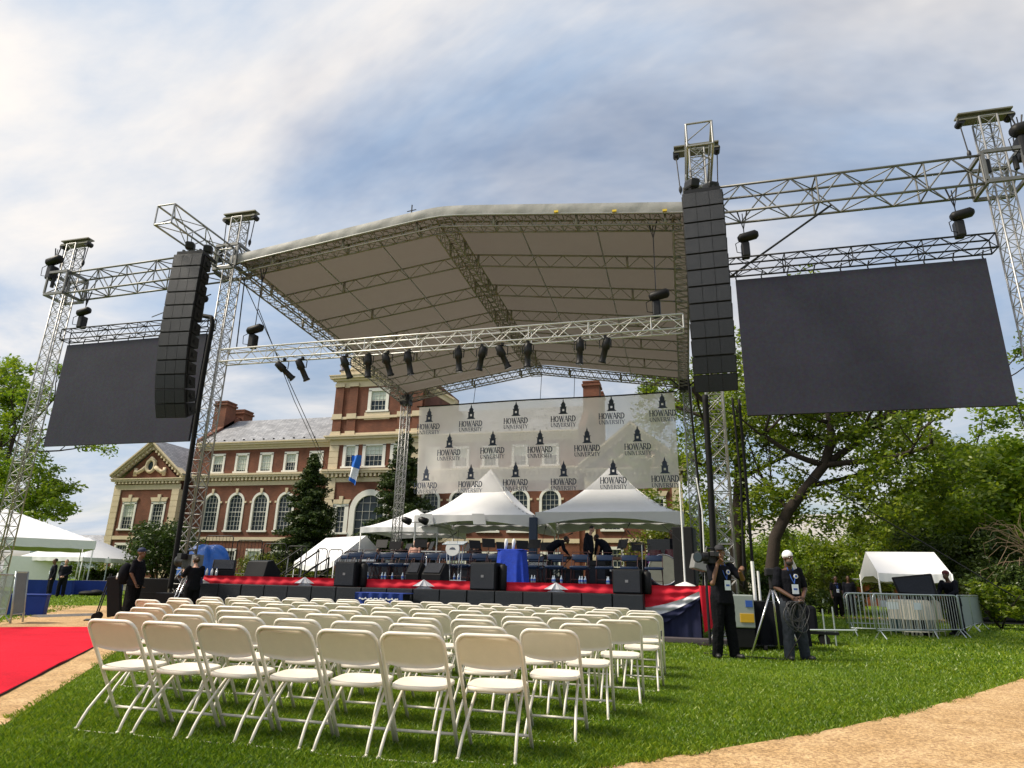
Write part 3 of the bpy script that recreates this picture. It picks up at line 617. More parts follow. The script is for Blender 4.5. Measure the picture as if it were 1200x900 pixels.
HEADM = mat('olive painted steel', (.17, .165, .13), .55, .2, .2, 6)
def tower(x, y, top, label, head=True, w=.40, mt=ALU, pat='x', z0=0., wx=.40):
    t = thing('truss_tower', label, 'truss tower', (x, y, z0), group='truss towers of the stage')
    truss(t, (0, 0, .12), (0, 0, top-z0), wx, w, .40, mt, .024, .011, up=(0, 1, 0), pat=pat)
    m = MB(); m.bb(-.5, .5, -.5, .5, 0, .04); m.build('base_plate', STEELG, t, bevel=.006)
    for sx in (-1, 1):
        for sy in (-1, 1):
            m = MB(); m.tube([(sx*.2, sy*.2, .5), (sx*.46, sy*.46, .06)], .02, 6); m.build('outrigger', ALU, t)
    if head:
        for (z, hh, ww) in ((top-z0+.10, .22, .20),):
            m = MB(); m.bb(-.62, .62, -.14, .14, z-.10, z-.06); m.bb(-.62, .62, -.14, .14, z+.08, z+.12); m.bb(-.62, .62, -.03, .03, z-.06, z+.08); m.build('head_beam', HEADM, t)
        for s in (-1, 1):
            m = MB(); m.cyl((s*.56, -.12, top-z0), (s*.56, .12, top-z0), .09, n=14); m.build('pulley', BLKM, t)
            m = MB(); m.tube([(s*.57, 0, top-z0), (s*.50, 0, 11.75-z0)], .016, 5); c = m.build('chain', BLKM, t)
            m = MB(); m.ell((s*.50, 0, 11.9-z0), (.05, .05, .12)); m.build('hook', BLKM, c)
    return t
tower(XL, FY, 12.85, 'truss tower beside the line array over the video camera, carrying the roof corner')
tower(XR, FY, 13.05, 'truss tower behind the line array and the photographer')
tower(XOL, FY, 12.65, 'outer truss tower beside the big white party tent')
tower(XOR, FY, 12.85, 'outer truss tower at the far end of the screen over the barricades')
RY = 30.0; BXL, BXR, BZ = -13.6, .43, 10.28
tower(BXL, RY, BZ-.25, 'rear truss tower standing in front of the building tower and the banner edge', False, z0=DZ, w=.36, wx=.36)
tower(BXR+.1, RY, BZ-.25, 'rear truss tower at the tree side of the banner', False, w=.36, wx=.36)
# sleeve blocks where trusses meet the towers
def sleeve(x, y, z, label):
    t = thing('sleeve_block', label, 'sleeve block', (x, y, z), group='sleeve blocks on the truss towers')
    for sz in (-.42, .42):
        for (a, b) in (((-.42, -.42), (.42, -.42)), ((.42, -.42), (.42, .42)), ((.42, .42), (-.42, .42)), ((-.42, .42), (-.42, -.42))):
            m = MB(); m.beam((a[0], a[1], sz), (b[0], b[1], sz), .07, .09); m.build('frame_bar', ALU_D, t)
    for sx in (-.42, .42):
        for sy in (-.42, .42):
            m = MB(); m.beam((sx, sy, -.37), (sx, sy, .37), .06, .06); m.build('corner_post', ALU_D, t)
            m = MB(); m.beam((sx, -sy*.9, -.36), (sx, sy*.9, .36), .035, .035); m.build('diagonal', ALU_D, t)
    for s in (-1, 1):
        m = MB(); m.cyl((s*.30, -.30, -.1), (s*.30, -.30, .25), .06, n=10); m.build('guide_wheel', BLKM, t)
    return t
WZ = 11.22
sleeve(XL, FY, WZ, 'sleeve block on the tower beside the line array over the video camera'); sleeve(XR, FY, WZ, 'sleeve block on the tower behind the line array by the photographer')
sleeve(XOL, FY, WZ-.25, 'sleeve block on the outer tower beside the white tent'); sleeve(XOR, FY, WZ+.0, 'sleeve block on the outer tower over the barricades')
# wing trusses, forward cantilevers, screen trusses, header truss
truss_thing('wing_truss', 'heavy truss carrying the screen over the barricades', 'truss', (XR+.43, FY, WZ), (XOR-.43, FY, WZ), .62, .80, .62, ALU_D, 'wing trusses', rc=.034, rb=.02)
truss_thing('wing_truss', 'heavy truss carrying the screen over the white tent side', 'truss', (XL-.43, FY, WZ-.12), (XOL+.43, FY, WZ-.25), .62, .80, .62, ALU_D, 'wing trusses', rc=.034, rb=.02)
truss_thing('cantilever_truss', 'truss jutting out over the lawn, carrying the line array near the white tent side', 'truss', (XL, FY-.43, WZ-.05), (XL, 13.4, WZ-.05), .58, .62, .62, ALU, 'cantilever trusses', rc=.03, rb=.017)
truss_thing('cantilever_truss', 'truss jutting out over the lawn, carrying the line array by the photographer', 'truss', (.87, FY-.43, WZ+.1), (.87, 13.4, WZ+.1), .58, .62, .62, ALU, 'cantilever trusses', rc=.03, rb=.017)
truss_thing('screen_truss', 'dark truss right above the screen over the barricades', 'truss', (1.35, FY, 9.32), (7.72, FY, 9.32), .36, .38, .40, BLKM, 'screen trusses', rc=.024, rb=.012)
truss_thing('screen_truss', 'dark truss right above the screen near the white tent', 'truss', (-20.55, FY, 9.05), (-14.55, FY, 9.05), .36, .38, .40, BLKM, 'screen trusses', rc=.024, rb=.012)
HALU = mat('bright aluminium', (.66, .66, .65), .4, .35, .08, 9)
hdr = truss_thing('header_truss', 'bright aluminium truss across the stage front with lamps hung below', 'truss', (XL+.26, FY-.05, 7.80), (.30, FY-.05, 7.80), .38, .40, .42, HALU, None, rc=.026, rb=.012)
# ------------------------------------------------------------------ LED screens
def ledmat():
    m = mat('led panel face', (.040, .041, .060), .7, 0, .16, .5, .3, 400, spec=.12, rnd=.035); t = m.node_tree; b = t.nodes['Principled BSDF']
    tcn = t.nodes.new('ShaderNodeTexCoord'); v = t.nodes.new('ShaderNodeTexNoise'); v.inputs['Scale'].default_value = 11; v.inputs['Detail'].default_value = 8; v.inputs['Roughness'].default_value = .8; t.links.new(tcn.outputs['Object'], v.inputs[0])
    mx = t.nodes.new('ShaderNodeMix'); mx.data_type = 'RGBA'; mx.blend_type = 'MULTIPLY'; mx.inputs[0].default_value = .75; v2 = t.nodes.new('ShaderNodeVectorMath'); v2.operation = 'SCALE'; v2.inputs['Scale'].default_value = 2.0; t.links.new(v.outputs['Color'], v2.inputs[0])
    src = b.inputs['Base Color'].links[0].from_socket; t.links.new(src, mx.inputs[6]); t.links.new(v2.outputs[0], mx.inputs[7]); t.links.new(mx.outputs[2], b.inputs['Base Color']); return m
LED = ledmat()
def led(x0, x1, z0, z1, label, tz):
    t = thing('led_screen', label, 'screen', ((x0+x1)/2, FY-.10, z0), group='led screens beside the stage'); nx, nz = 9, 6; W, Hh = x1-x0, z1-z0
    for i in range(nx):
        for j in range(nz):
            m = MB(); m.bb(-W/2+W*i/nx+.0004, -W/2+W*(i+1)/nx-.0004, 0, .09, Hh*j/nz+.0004, Hh*(j+1)/nz-.0004); m.build('panel', LED, t)
    m = MB()
    for i in range(nx): m.bb(-W/2+W*(i+.5)/nx-.2, -W/2+W*(i+.5)/nx+.2, .095, .22, .1, Hh-.1)
    m.build('rear_housing', BLKM, t)
    for i in range(nx+1):
        x = -W/2+.03+(W-.06)*i/nx; m = MB(); m.tube([(x, .05, Hh), (x-.02, .05, Hh+.06), (x+.03, .05, tz-z0)], .018, 5); m.build('hanger', BLKM, t)
    return t
led(1.70, 7.45, 5.22, 8.90, 'large dark led screen hanging over the barricades', 9.14)
led(-20.25, -14.60, 5.11, 8.66, 'large dark led screen hanging over the white tent side', 8.87)
# ------------------------------------------------------------------ chain hoists
def hoist(x, y, z, ztop, label, tilt=0.3, sc=1.):
    t = thing('chain_hoist', label, 'chain hoist', (x, y, z), group='chain hoists on the rig')
    m = MB(); m.box((0, 0, .22*sc), (.20*sc, .24*sc, .42*sc)); m.build('motor_body', BLKM, t, bevel=.04*sc)
    m = MB(); m.tube([(-.16*sc, -.1, .50*sc), (-.1*sc, -.1, .52*sc), (.26*sc, -.1, .60*sc), (.32*sc, -.1, .61*sc)], [.07*sc, .12*sc, .12*sc, .07*sc], 12); m.build('chain_bag', BLK, t, True)
    m = MB(); m.tube([(-.12*sc, -.1, .45*sc), (-.24*sc, -.15, .36*sc), (-.22*sc, -.15, .12*sc), (-.06*sc, -.1, .1*sc)], .012, 5); m.build('cable_loop', RUBBER, t)
    m = MB(); m.tube([(0, 0, .42*sc), (0, 0, ztop-z)], .014, 5); m.build('chain', BLKM, t)
    m = MB(); m.tube([(-.12, 0, ztop-z+.05), (0, 0, ztop-z-.5), (.12, 0, ztop-z+.05)], .022, 5); m.build('bridle', BLKM, t)
    return t
for (px, py, zt, lab, lx) in [(873, 292, 10.85, 'chain hoist over the screen next to the line array by the photographer', 0), (1122, 270, 10.85, 'chain hoist over the far end of the screen above the barricades', 0), (98, 384, 10.6, 'chain hoist over the screen near the outer tower by the white tent', 0), (232, 384, 10.6, 'chain hoist over the screen behind the line array by the white tent', 0)]:
    p = at(px, py, FY); hoist(p.x, FY-.1, 9.5 if px > 600 else 9.24, zt, lab, sc=1.05)
hoist(at(297, 405, FY).x, FY-.05, 8.02, 10.8, 'chain hoist standing on the header truss near the tower by the video camera', sc=1.1)
hoist(at(770, 372, FY).x, FY-.05, 8.02, 10.9, 'chain hoist standing on the header truss near the line array', sc=1.1)
hoist(XOL-.45, FY-.3, 11.15, 12.4, 'chain hoist on the outer tower beside the white tent', sc=1.3); hoist(XOR+.55, FY-.3, 11.35, 12.6, 'chain hoist on the outer tower above the barricades', sc=1.5)
# ------------------------------------------------------------------ line arrays
def line_array(x, label, toe):
    n = 12; t = thing('line_array', label, 'line array', (x, 14.0, 0), toe, 'line arrays'); z = 10.15; y = 0.; ang = 0.
    m = MB(); m.bb(-.42, .42, .05, .55, z+.03, z+.12); m.bb(-.30, -.24, .1, .9, z+.12, z+.20); m.bb(.24, .30, .1, .9, z+.12, z+.20); m.build('fly_frame', BLKM, t)
    tilts = [0, 0, .4, .6, .8, 1, 1.4, 1.9, 2.6, 3.5, 4.6, 6.0]; h = .408
    for i in range(n):
        ang += R(tilts[i]); rm = rotm('X', ang)
        def L(px, py, pz): q = rm@Vector((px, py, pz)); return (q.x, q.y+y, q.z+z)
        m = MB(); c = [L(-.465, 0, 0), L(.465, 0, 0), L(.40, .55, -.05), L(-.40, .55, -.05)]; d = [L(-.465, 0, -h+.008), L(.465, 0, -h+.008), L(.40, .55, -h+.058), L(-.40, .55, -h+.058)]
        m.add(c+d, [(0, 3, 2, 1), (4, 5, 6, 7), (0, 1, 5, 4), (1, 2, 6, 5), (2, 3, 7, 6), (3, 0, 4, 7)]); cb = m.build('cabinet', BLK, t, bevel=.012)
        for (xa, xb) in ((-.45, -.155), (-.145, .145), (.155, .45)):
            m = MB(); m.add([L(xa, -.014, -.018), L(xb, -.014, -.018), L(xb, -.014, -h+.026), L(xa, -.014, -h+.026), L(xa, .004, -.018), L(xb, .004, -.018), L(xb, .004, -h+.026), L(xa, .004, -h+.026)], [(0, 1, 2, 3), (0, 4, 5, 1), (1, 5, 6, 2), (2, 6, 7, 3), (3, 7, 4, 0)][::1]); m.build('grille', GRILLE, cb)
        for s in (-1, 1):
            m = MB(); q0, q1 = L(s*.455, .12, -.03), L(s*.445, .12, -h+.03); m.beam(q0, q1, .05, .06, (0, 1, 0)); m.build('rigging_plate', BLKM, cb)
            m = MB(); q0 = L(s*.44, .32, -h*.5); m.box(q0, (.03, .14, .10)); m.build('side_handle', BLKM, cb)
        q = rm@Vector((0, 0, -h)); y += q.y; z += q.z
    for k, s in enumerate((-.22, .2)):
        m = MB(); m.box((s, .30+.25*k, 10.15+.42), (.24, .42, .24), rotm('Z', .5)@rotm('X', .3)); m.build('motor', BLKM, t, bevel=.05)
        m = MB(); m.tube([(s, .3+.25*k, 10.3), (s, .3+.25*k, 11.0)], .012, 5); m.build('chain', BLKM, t)
    return t
line_array(.87, 'tall black line array hanging before the tower beside the photographer', R(-2)); line_array(-13.58, 'tall black line array hanging before the tower over the video camera', R(6))
# ------------------------------------------------------------------ lamps on the header truss
def lamp(px, ang, roll, label, sc=.82):
    p = at(px, 420, FY); t = thing('stage_lamp', label, 'stage lamp', (p.x, FY-.05, 7.56), group='black lamps under the header truss')
    m = MB(); m.box((0, 0, .02), (.07, .09, .1)); m.build('clamp', BLKM, t, bevel=.01)
    m = MB(); m.tube([(-.15, 0, -.30), (-.16, 0, -.08), (-.10, 0, -.03), (.10, 0, -.03), (.16, 0, -.08), (.15, 0, -.30)], .014, 6); m.build('yoke', BLKM, t)
    rm = rotm('Y', roll)@rotm('X', ang)
    def L(a): q = rm@(Vector(a)*sc); return (q.x, q.y, q.z-.30)
    m = MB(); m.tube([L((0, 0, .36)), L((0, 0, .33)), L((0, 0, .12)), L((0, 0, -.02)), L((0, 0, -.05)), L((0, 0, -.42)), L((0, 0, -.46)), L((0, 0, -.50))], [x_*sc for x_ in (.06, .12, .14, .14, .10, .105, .13, .13)], 14); b = m.build('barrel', BLKM, t, True)
    m = MB(); m.cyl(L((0, 0, -.488)), L((0, 0, -.505)), .115*sc, n=16); m.build('lens', mat('lamp lens', (.05, .06, .08), .08, spec=.9), b)
    m = MB(); m.bb(-.02, .02, -.02, .02, -.02, .02); m.v = [tuple(Vector(L((0, .15, .2)))+Vector(v)) for v in m.v]; m.build('knob', BLKM, b)
LN = ['first', 'second', 'third', 'fourth', 'fifth', 'sixth', 'seventh', 'eighth', 'ninth', 'tenth', 'eleventh', 'twelfth']
for i, (px, a, r) in enumerate([(335, .5, -.75), (356, .4, -.35), (407, .3, -.30), (433, .15, .0), (455, .3, -.25), (480, .2, -.15), (538, .15, -.05), (565, .3, .28), (589, .35, -.4), (619, .1, .05), (680, .1, .05), (710, .3, .30)]):
    lamp(px, a, r, 'black stage lamp, %s along the header truss from the video camera end' % LN[i])
# ------------------------------------------------------------------ roof
EZ0, EZ1, RZ0, RZ1 = 10.88, BZ, 11.76, 11.45; RXL, RXR = -13.7, .40; RXC = (RXL+RXR)/2
def roof_pt(x, y, dz=0.):
    v = (y-FY)/(RY-FY); q = abs(x-RXC)/((RXR-RXL)/2); q2 = math.sqrt(q*q+.004)-.03
    e = EZ0+(EZ1-EZ0)*v; r_ = RZ0+(RZ1-RZ0)*v; return Vector((x, y, r_+(e-r_)*min(1, q2)+dz))
rf = thing('stage_roof', 'grey fabric stage roof with truss frame and peaked front', 'stage roof', (0, 0, 0))
m = MB(); m.grid(lambda u, v: roof_pt(RXL-.25+(RXR-RXL+.5)*u, FY-.35+(RY-FY+.7)*v, .34+.02*math.sin(v*38)*math.sin(u*3.1)), 48, 40); m.build('membrane', ROOFB, rf, True)
FASC = mat('grey fascia fabric', (.30, .30, .29), .6, 0, .2, 2.3, .9, 3)
m = MB(); m.grid(lambda u, v: roof_pt(RXL-.25+(RXR-RXL+.5)*u, FY-.36-.018*math.sin(v*math.pi)*(1+.6*math.sin(u*60)+.4*math.sin(u*143)), .36-.32*v), 110, 6); m.build('front_fascia', FASC, rf, True)
m = MB(); m.tube([roof_pt(RXL-.3+(RXR-RXL+.6)*k/30, FY-.38, .01) for k in range(31)], .025, 6); m.build('front_rail', ALU, rf)
YEL = mat('yellow strap', (.7, .5, .03), .6)
for px in (652, 720, 779):
    x = at(px, 247, FY-.4).x; q = roof_pt(x, FY-.43, .05); m = MB(); m.box(q, (.12, .05, .06)); m.build('yellow_strap', YEL, rf)
RTR = mat('roof truss aluminium', (.27, .255, .235), .55, .3, .15, 5)
def ptruss(pts, dep, bay, nm, box=0.):
    m = MB(); L = [0]
    for a, b in zip(pts, pts[1:]): L.append(L[-1]+(b-a).length)
    def P(s):
        for i in range(len(pts)-1):
            if s <= L[i+1]+1e-6: return pts[i].lerp(pts[i+1], (s-L[i])/(L[i+1]-L[i]))
        return pts[-1]
    offs = [Vector((0, 0, 0))] if not box else [box_v*(-box/2) for box_v in [BV]]+[BV*(box/2)]
    n = round(L[-1]/bay)
    for o in offs:
        for dz in (0, -dep): m.tube([p+o+Vector((0, 0, dz)) for p in pts], .028, 6)
        for i in range(n):
            a, b = P(L[-1]*i/n)+o, P(L[-1]*(i+1)/n)+o; mid = (a+b)/2
            m.tube([a+Vector((0, 0, -dep)), mid], .013, 4, False); m.tube([mid, b+Vector((0, 0, -dep))], .013, 4, False)
            if i % 6 == 3: m.box(a+Vector((0, 0, -dep/2)), (.07, .05, dep))
    if box:
        for dz in (0, -dep):
            for i in range(n+1): q = P(L[-1]*i/n)+Vector((0, 0, dz)); q2 = P(L[-1]*min(n, i+1)/n)+Vector((0, 0, dz)); m.tube([q+offs[0], q+offs[1]], .016, 4, False); m.tube([q+offs[0], q2+offs[1]], .013, 4, False)
    return m.build(nm, RTR, rf, True)
BV = Vector((0, 1, 0))
fr = [roof_pt(RXL+(RXR-RXL)*k/2, FY, .15) for k in range(3)]; ptruss(fr, .36, .42, 'front_gable_truss', .36)
fr = [roof_pt(RXL+(RXR-RXL)*k/2, RY, .15) for k in range(3)]; ptruss(fr, .36, .42, 'rear_gable_truss', .36)
for v in (1/6, 2/6, 3/6, 4/6, 5/6):
    y = FY+(RY-FY)*v; ptruss([roof_pt(RXL+(RXR-RXL)*k/2, y, .16) for k in range(3)], .42, .85, 'cross_truss')
BV = Vector((1, 0, 0))
ptruss([roof_pt(RXC, FY, .12), roof_pt(RXC, RY, .12)], .50, .45, 'ridge_truss', .50)
for x in (RXL, RXR): ptruss([roof_pt(x, FY, .12), roof_pt(x, RY, .12)], .42, .45, 'eave_truss', .42)
for q in (-.66, -.33, .33, .66):
    x = RXC+q*(RXR-RXL)/2; m = MB(); m.cyl(roof_pt(x, FY, .06), roof_pt(x, RY, .06), .022, n=6); m.build('purlin_tube', ALU, rf)
for (x, y) in ((BXL, RY), (BXR, RY)):
    m = MB()
    for a in range(4): m.tube([(x, y, EZ1-.35), (x+.9*math.cos(R(90*a+45)), y-.9*math.sin(R(90*a+45)), EZ1+.05)], .035, 6)
    m.box((x, y, EZ1-.15), (.5, .5, .5)); m.build('corner_block', BLKM, rf)
m = MB(); m.tube([roof_pt(at(481, 244, FY-.3).x, FY-.2, .36), roof_pt(at(481, 244, FY-.3).x, FY-.2, .75)], .02, 5); m.tube([roof_pt(at(481, 244, FY-.3).x-.15, FY-.2, .55), roof_pt(at(481, 244, FY-.3).x+.15, FY-.2, .55)], .015, 5)
m.build('roof_rod', BLKM, rf)
# guy wires and power cables
def wire(pts, r, label, name='guy_wire', mt=None, sag=0., n=14, group='guy wires of the rig', cat='wire'):
    a = [Vector(p) for p in pts]; q = []
    for i in range(len(a)-1):
        for k in range(n): t = k/n; p = a[i].lerp(a[i+1], t); p.z -= sag*4*t*(1-t); q.append(p)
    q.append(a[-1]); m = MB(); m.tube(q, r, 5); return tag(m.build(name, mt or BLKM, smooth=True), label, cat, group)
tb = lambda px, py, Y: at(px, py, Y)
wire([tb(247, 345, FY), (XL-6, FY+3, 11.0)], .02, 'rod bracing the tower behind the line array by the white tent')
wire([(XL+.3, FY, 10.8), tb(372, 520, 23), tb(386, 556, 54)], .015, 'wire running from the roof corner towards the flag on the building')
wire([tb(303, 362, FY), tb(345, 470, 20), tb(380, 545, 30)], .013, 'thin wire slanting down past the slate roof')
wire([(XL+.1, FY-.1, 10.5), (XL+.15, FY-.1, 3.0)], .012, 'thin vertical wire beside the tower over the video camera')
wire([(XL+.45, FY+.1, 10.6), (XL+.55, FY+.1, 8.2)], .02, 'short sling below the roof corner beside the tower')
wire([(1.5, FY, 9.0), (4.2, FY-.2, 10.75)], .03, 'dark diagonal strut between the screen truss and the wing truss over the barricades', group=None)
wire([tb(886, 520, 24), tb(1190, 700, 24)], .02, 'long guy wire crossing before the big tree down to the lawn')
wire([tb(1193, 478, FY), tb(1200, 500, FY), tb(1230, 560, FY)], .012, 'thin wire at the lower corner of the screen over the barricades')
CB = RUBBER
wire([tb(866, 468, FY-.4), tb(874, 560, FY-.4), tb(884, 690, FY-.4)], .035, 'thick black power cable hanging behind the line array near the tree', 'hanging_cable', CB, group='black cables hanging by the tower')
wire([tb(858, 466, FY-.5), tb(868, 560, FY-.5), tb(872, 690, FY-.5)], .028, 'thin black power cable hanging beside the lower line array', 'hanging_cable', CB, group='black cables hanging by the tower')
wire([tb(826, 463, FY-.35), tb(832, 560, FY-.3), tb(838, 690, FY-.3)], .075, 'thick black cable bundle hanging along the tower by the photographer', 'hanging_cable', CB, group='black cables hanging by the tower')
wire([tb(806, 440, FY+1), tb(818, 560, FY+1), tb(826, 690, FY+1)], .03, 'black cable hanging between the two towers by the photographer', 'hanging_cable', CB, group='black cables hanging by the tower')
wire([tb(816, 560, FY+.6), tb(823, 600, FY+.6), tb(827, 690, FY+.6)], .018, 'thin pale cable hanging between the two towers', 'hanging_cable', WHITEP, group='black cables hanging by the tower')
wire([tb(236, 370, FY-.35), tb(248, 372, FY-.35), tb(249, 380, FY-.35), tb(238, 440, FY-.35), tb(222, 545, FY-.35), tb(203, 668, FY-.35), tb(199, 690, FY-.35)], .075, 'thick black cable bundle hanging beside the tower over the video camera', 'hanging_cable', CB, group='black cables hanging by the tower', n=6)
# ------------------------------------------------------------------ mesh banner
def banner_mat():
    m = bpy.data.materials.new('white mesh banner'); m.use_nodes = True; t = m.node_tree; t.nodes.clear(); o = t.nodes.new('ShaderNodeOutputMaterial')
    d = t.nodes.new('ShaderNodeBsdfDiffuse'); d.inputs[0].default_value = (.94, .90, .85, 1); tl = t.nodes.new('ShaderNodeBsdfTranslucent'); tl.inputs[0].default_value = (.96, .91, .85, 1); tp = t.nodes.new('ShaderNodeBsdfTransparent')
    a = t.nodes.new('ShaderNodeMixShader'); a.inputs[0].default_value = .68; t.links.new(d.outputs[0], a.inputs[1]); t.links.new(tl.outputs[0], a.inputs[2])
    tcn = t.nodes.new('ShaderNodeTexCoord'); n = t.nodes.new('ShaderNodeTexNoise'); n.inputs['Scale'].default_value = .8; n.inputs['Detail'].default_value = 5; t.links.new(tcn.outputs['Object'], n.inputs[0])
    mr = t.nodes.new('ShaderNodeMapRange'); mr.inputs[1].default_value = .3; mr.inputs[2].default_value = .7; mr.inputs[3].default_value = .66; mr.inputs[4].default_value = .80; t.links.new(n.outputs[0], mr.inputs[0])
    b = t.nodes.new('ShaderNodeMixShader'); t.links.new(mr.outputs[0], b.inputs[0]); t.links.new(tp.outputs[0], b.inputs[1]); t.links.new(a.outputs[0], b.inputs[2]); t.links.new(b.outputs[0], o.inputs[0]); return m
BANM = banner_mat(); BY = 29.6
bTL, bTR, bBL, bBR = at(491, 477, BY), at(790, 460, BY), at(487.5, 579, BY), at(796.5, 571.5, BY)
bn = thing('banner', 'long see-through white mesh banner printed with rows of HOWARD UNIVERSITY logos', 'banner', (0, BY, 0))
def bpt(u, v, off=0.):
    p = bTL.lerp(bTR, u).lerp(bBL.lerp(bBR, u), v); return Vector((p.x, off+.09*math.sin(u*23+v*2)*v+.07*math.sin(u*9+1)*(1-v*.4)+.09*math.sin(v*3)*math.sin(u*14)+.04*math.sin(u*61+v*7)*v, p.z))
m = MB(); m.grid(lambda u, v: bpt(u, v), 90, 26); m.build('mesh_sheet', BANM, bn, True)
m = MB(); m.tube([bpt(-.01+1.02*k/20, 0)+Vector((0, 0, .03)) for k in range(21)], .035, 6); m.build('top_bar', BLKM, bn)
for u in (.23, .5, .63, .9):
    q = bpt(u, 0); m = MB(); m.tube([q, (q.x+.02, .2, roof_pt(q.x, RY).z-.2)], .014, 5); m.build('hanger', BLKM, bn)
def text_mesh(s, size, m, ext=.0):
    cu = bpy.data.curves.new('t', 'FONT'); cu.body = s; cu.size = size; cu.align_x = 'CENTER'; cu.extrude = ext; cu.space_character = 1.06
    ob = bpy.data.objects.new('t', cu); COL.objects.link(ob); dg = bpy.context.evaluated_depsgraph_get(); me = bpy.data.meshes.new_from_object(ob.evaluated_get(dg))
    bpy.data.objects.remove(ob); me.materials.clear(); me.materials.append(m); me.transform(Matrix.Rotation(R(90), 4, 'X')); return me
# serif capitals, drawn as outlines with thick and thin strokes
GL = {'H': (1.0, [(.12, 0, .12, 1, 'k'), (.82, 0, .82, 1, 'k'), (.12, .5, .82, .5, 't')]), 'O': None, 'W': (1.35, [(.1, 1, .42, 0, 'k'), (.42, 0, .68, 1, 't'), (.68, 1, .98, 0, 'k'), (.98, 0, 1.28, 1, 't')]),
      'A': (1.0, [(.08, 0, .48, 1, 't'), (.48, 1, .9, 0, 'k'), (.25, .36, .74, .36, 't')]), 'R': (.95, [(.14, 0, .14, 1, 'k'), (.14, 1, .55, .98, 't'), (.55, .98, .7, .76, 'k'), (.7, .76, .52, .5, 't'), (.14, .5, .52, .5, 't'), (.45, .5, .86, 0, 'k')]),
      'D': (1.0, [(.14, 0, .14, 1, 'k'), (.14, 1, .5, .98, 't'), (.5, .98, .84, .68, 'k'), (.84, .68, .84, .34, 'k'), (.84, .34, .5, .02, 'k'), (.5, .02, .14, 0, 't')]), 'U': (1.0, [(.16, 1, .16, .3, 'k'), (.16, .3, .4, .02, 'k'), (.4, .02, .62, .02, 't'), (.62, .02, .82, .3, 't'), (.82, .3, .82, 1, 't')]),
      'N': (1.05, [(.14, 0, .14, 1, 't'), (.14, 1, .86, 0, 'k'), (.86, 0, .86, 1, 't')]), 'I': (.4, [(.2, 0, .2, 1, 'k')]), 'V': (1.0, [(.08, 1, .48, 0, 'k'), (.48, 0, .88, 1, 't')]), 'E': (.8, [(.14, 0, .14, 1, 'k'), (.14, 1, .66, 1, 't'), (.14, .5, .56, .5, 't'), (.14, 0, .68, 0, 't')]),
      'S': (.75, [(.62, .84, .4, 1, 't'), (.4, 1, .16, .8, 'k'), (.16, .8, .26, .58, 'k'), (.26, .58, .54, .42, 'k'), (.54, .42, .62, .2, 'k'), (.62, .2, .38, 0, 'k'), (.38, 0, .12, .18, 't')]), 'T': (.9, [(.45, 0, .45, 1, 'k'), (.06, 1, .84, 1, 't')]), 'Y': (.95, [(.06, 1, .46, .46, 'k'), (.46, .46, .86, 1, 't'), (.46, .46, .46, 0, 'k')])}
GL['O'] = (1.1, [(.5+.40*math.cos(R(30*k)), .5+.5*math.sin(R(30*k)), .5+.40*math.cos(R(30*k+30)), .5+.5*math.sin(R(30*k+30)), 'k' if abs(math.cos(R(30*k+15))) > .6 else 't') for k in range(12)])
def serif(text, h, width, x0, z0, thick=.17, thin=.085):
    tw = sum(GL[c][0] for c in text); sc = width/tw; m = MB(); x = x0-width/2
    for c in text:
        wd, st_ = GL[c]
        for (a, b, c2, d, kd) in st_:
            t = (thick if kd == 'k' else thin)*h; p, q = Vector((x+a*sc, 0, z0+b*h)), Vector((x+c2*sc, 0, z0+d*h)); dr = (q-p).normalized(); n = Vector((-dr.z, 0, dr.x))*t/2; e = dr*t*.25
            m.add([p-n-e, q-n+e, q+n+e, p+n-e], [(0, 1, 2, 3)])
            for pt, zz in ((p, b), (q, d)):
                if c in 'HAIRNUVEWTY' and zz in (0, 1) and abs(dr.z) > .5: m.add([pt+Vector((-.13*h, 0, -.035*h)), pt+Vector((.13*h, 0, -.035*h)), pt+Vector((.13*h, 0, .035*h)), pt+Vector((-.13*h, 0, .035*h))], [(0, 1, 2, 3)])
        x += wd*sc
    return m
def emblem_mb(s):
    """bell-tower emblem: stepped base, shaft with white clock disc, belfry, cupola and spire"""
    m = MB()
    def bx(x0, x1, z0, z1): m.add([(x0*s, 0, z0*s), (x1*s, 0, z0*s), (x1*s, 0, z1*s), (x0*s, 0, z1*s)], [(0, 1, 2, 3)])
    bx(-.30, .30, 0, .05); bx(-.24, .24, .05, .10)
    # shaft as four pieces round the clock opening
    bx(-.20, .20, .10, .20); bx(-.20, -.065, .20, .34); bx(.065, .20, .20, .34); bx(-.20, .20, .34, .46); bx(-.24, .24, .46, .50)
    bx(-.15, .15, .50, .66); bx(-.18, .18, .66, .69)
    m.add([(.13*s*math.cos(R(180*k/8)), 0, .69*s+.13*s*math.sin(R(180*k/8))) for k in range(9)], [tuple(range(9))]); bx(-.05, .05, .80, .90)
    m.add([(-.04*s, 0, .90*s), (.04*s, 0, .90*s), (0, 0, 1.06*s)], [(0, 1, 2)])
    return m
em = emblem_mb(.72).mesh('emblem', LOGO); tm = serif('HOWARD', .27, 1.20, 0, -.37).mesh('lettering', LOGO); tm2 = serif('UNIVERSITY', .18, 1.20, 0, -.62).mesh('lettering', LOGO)
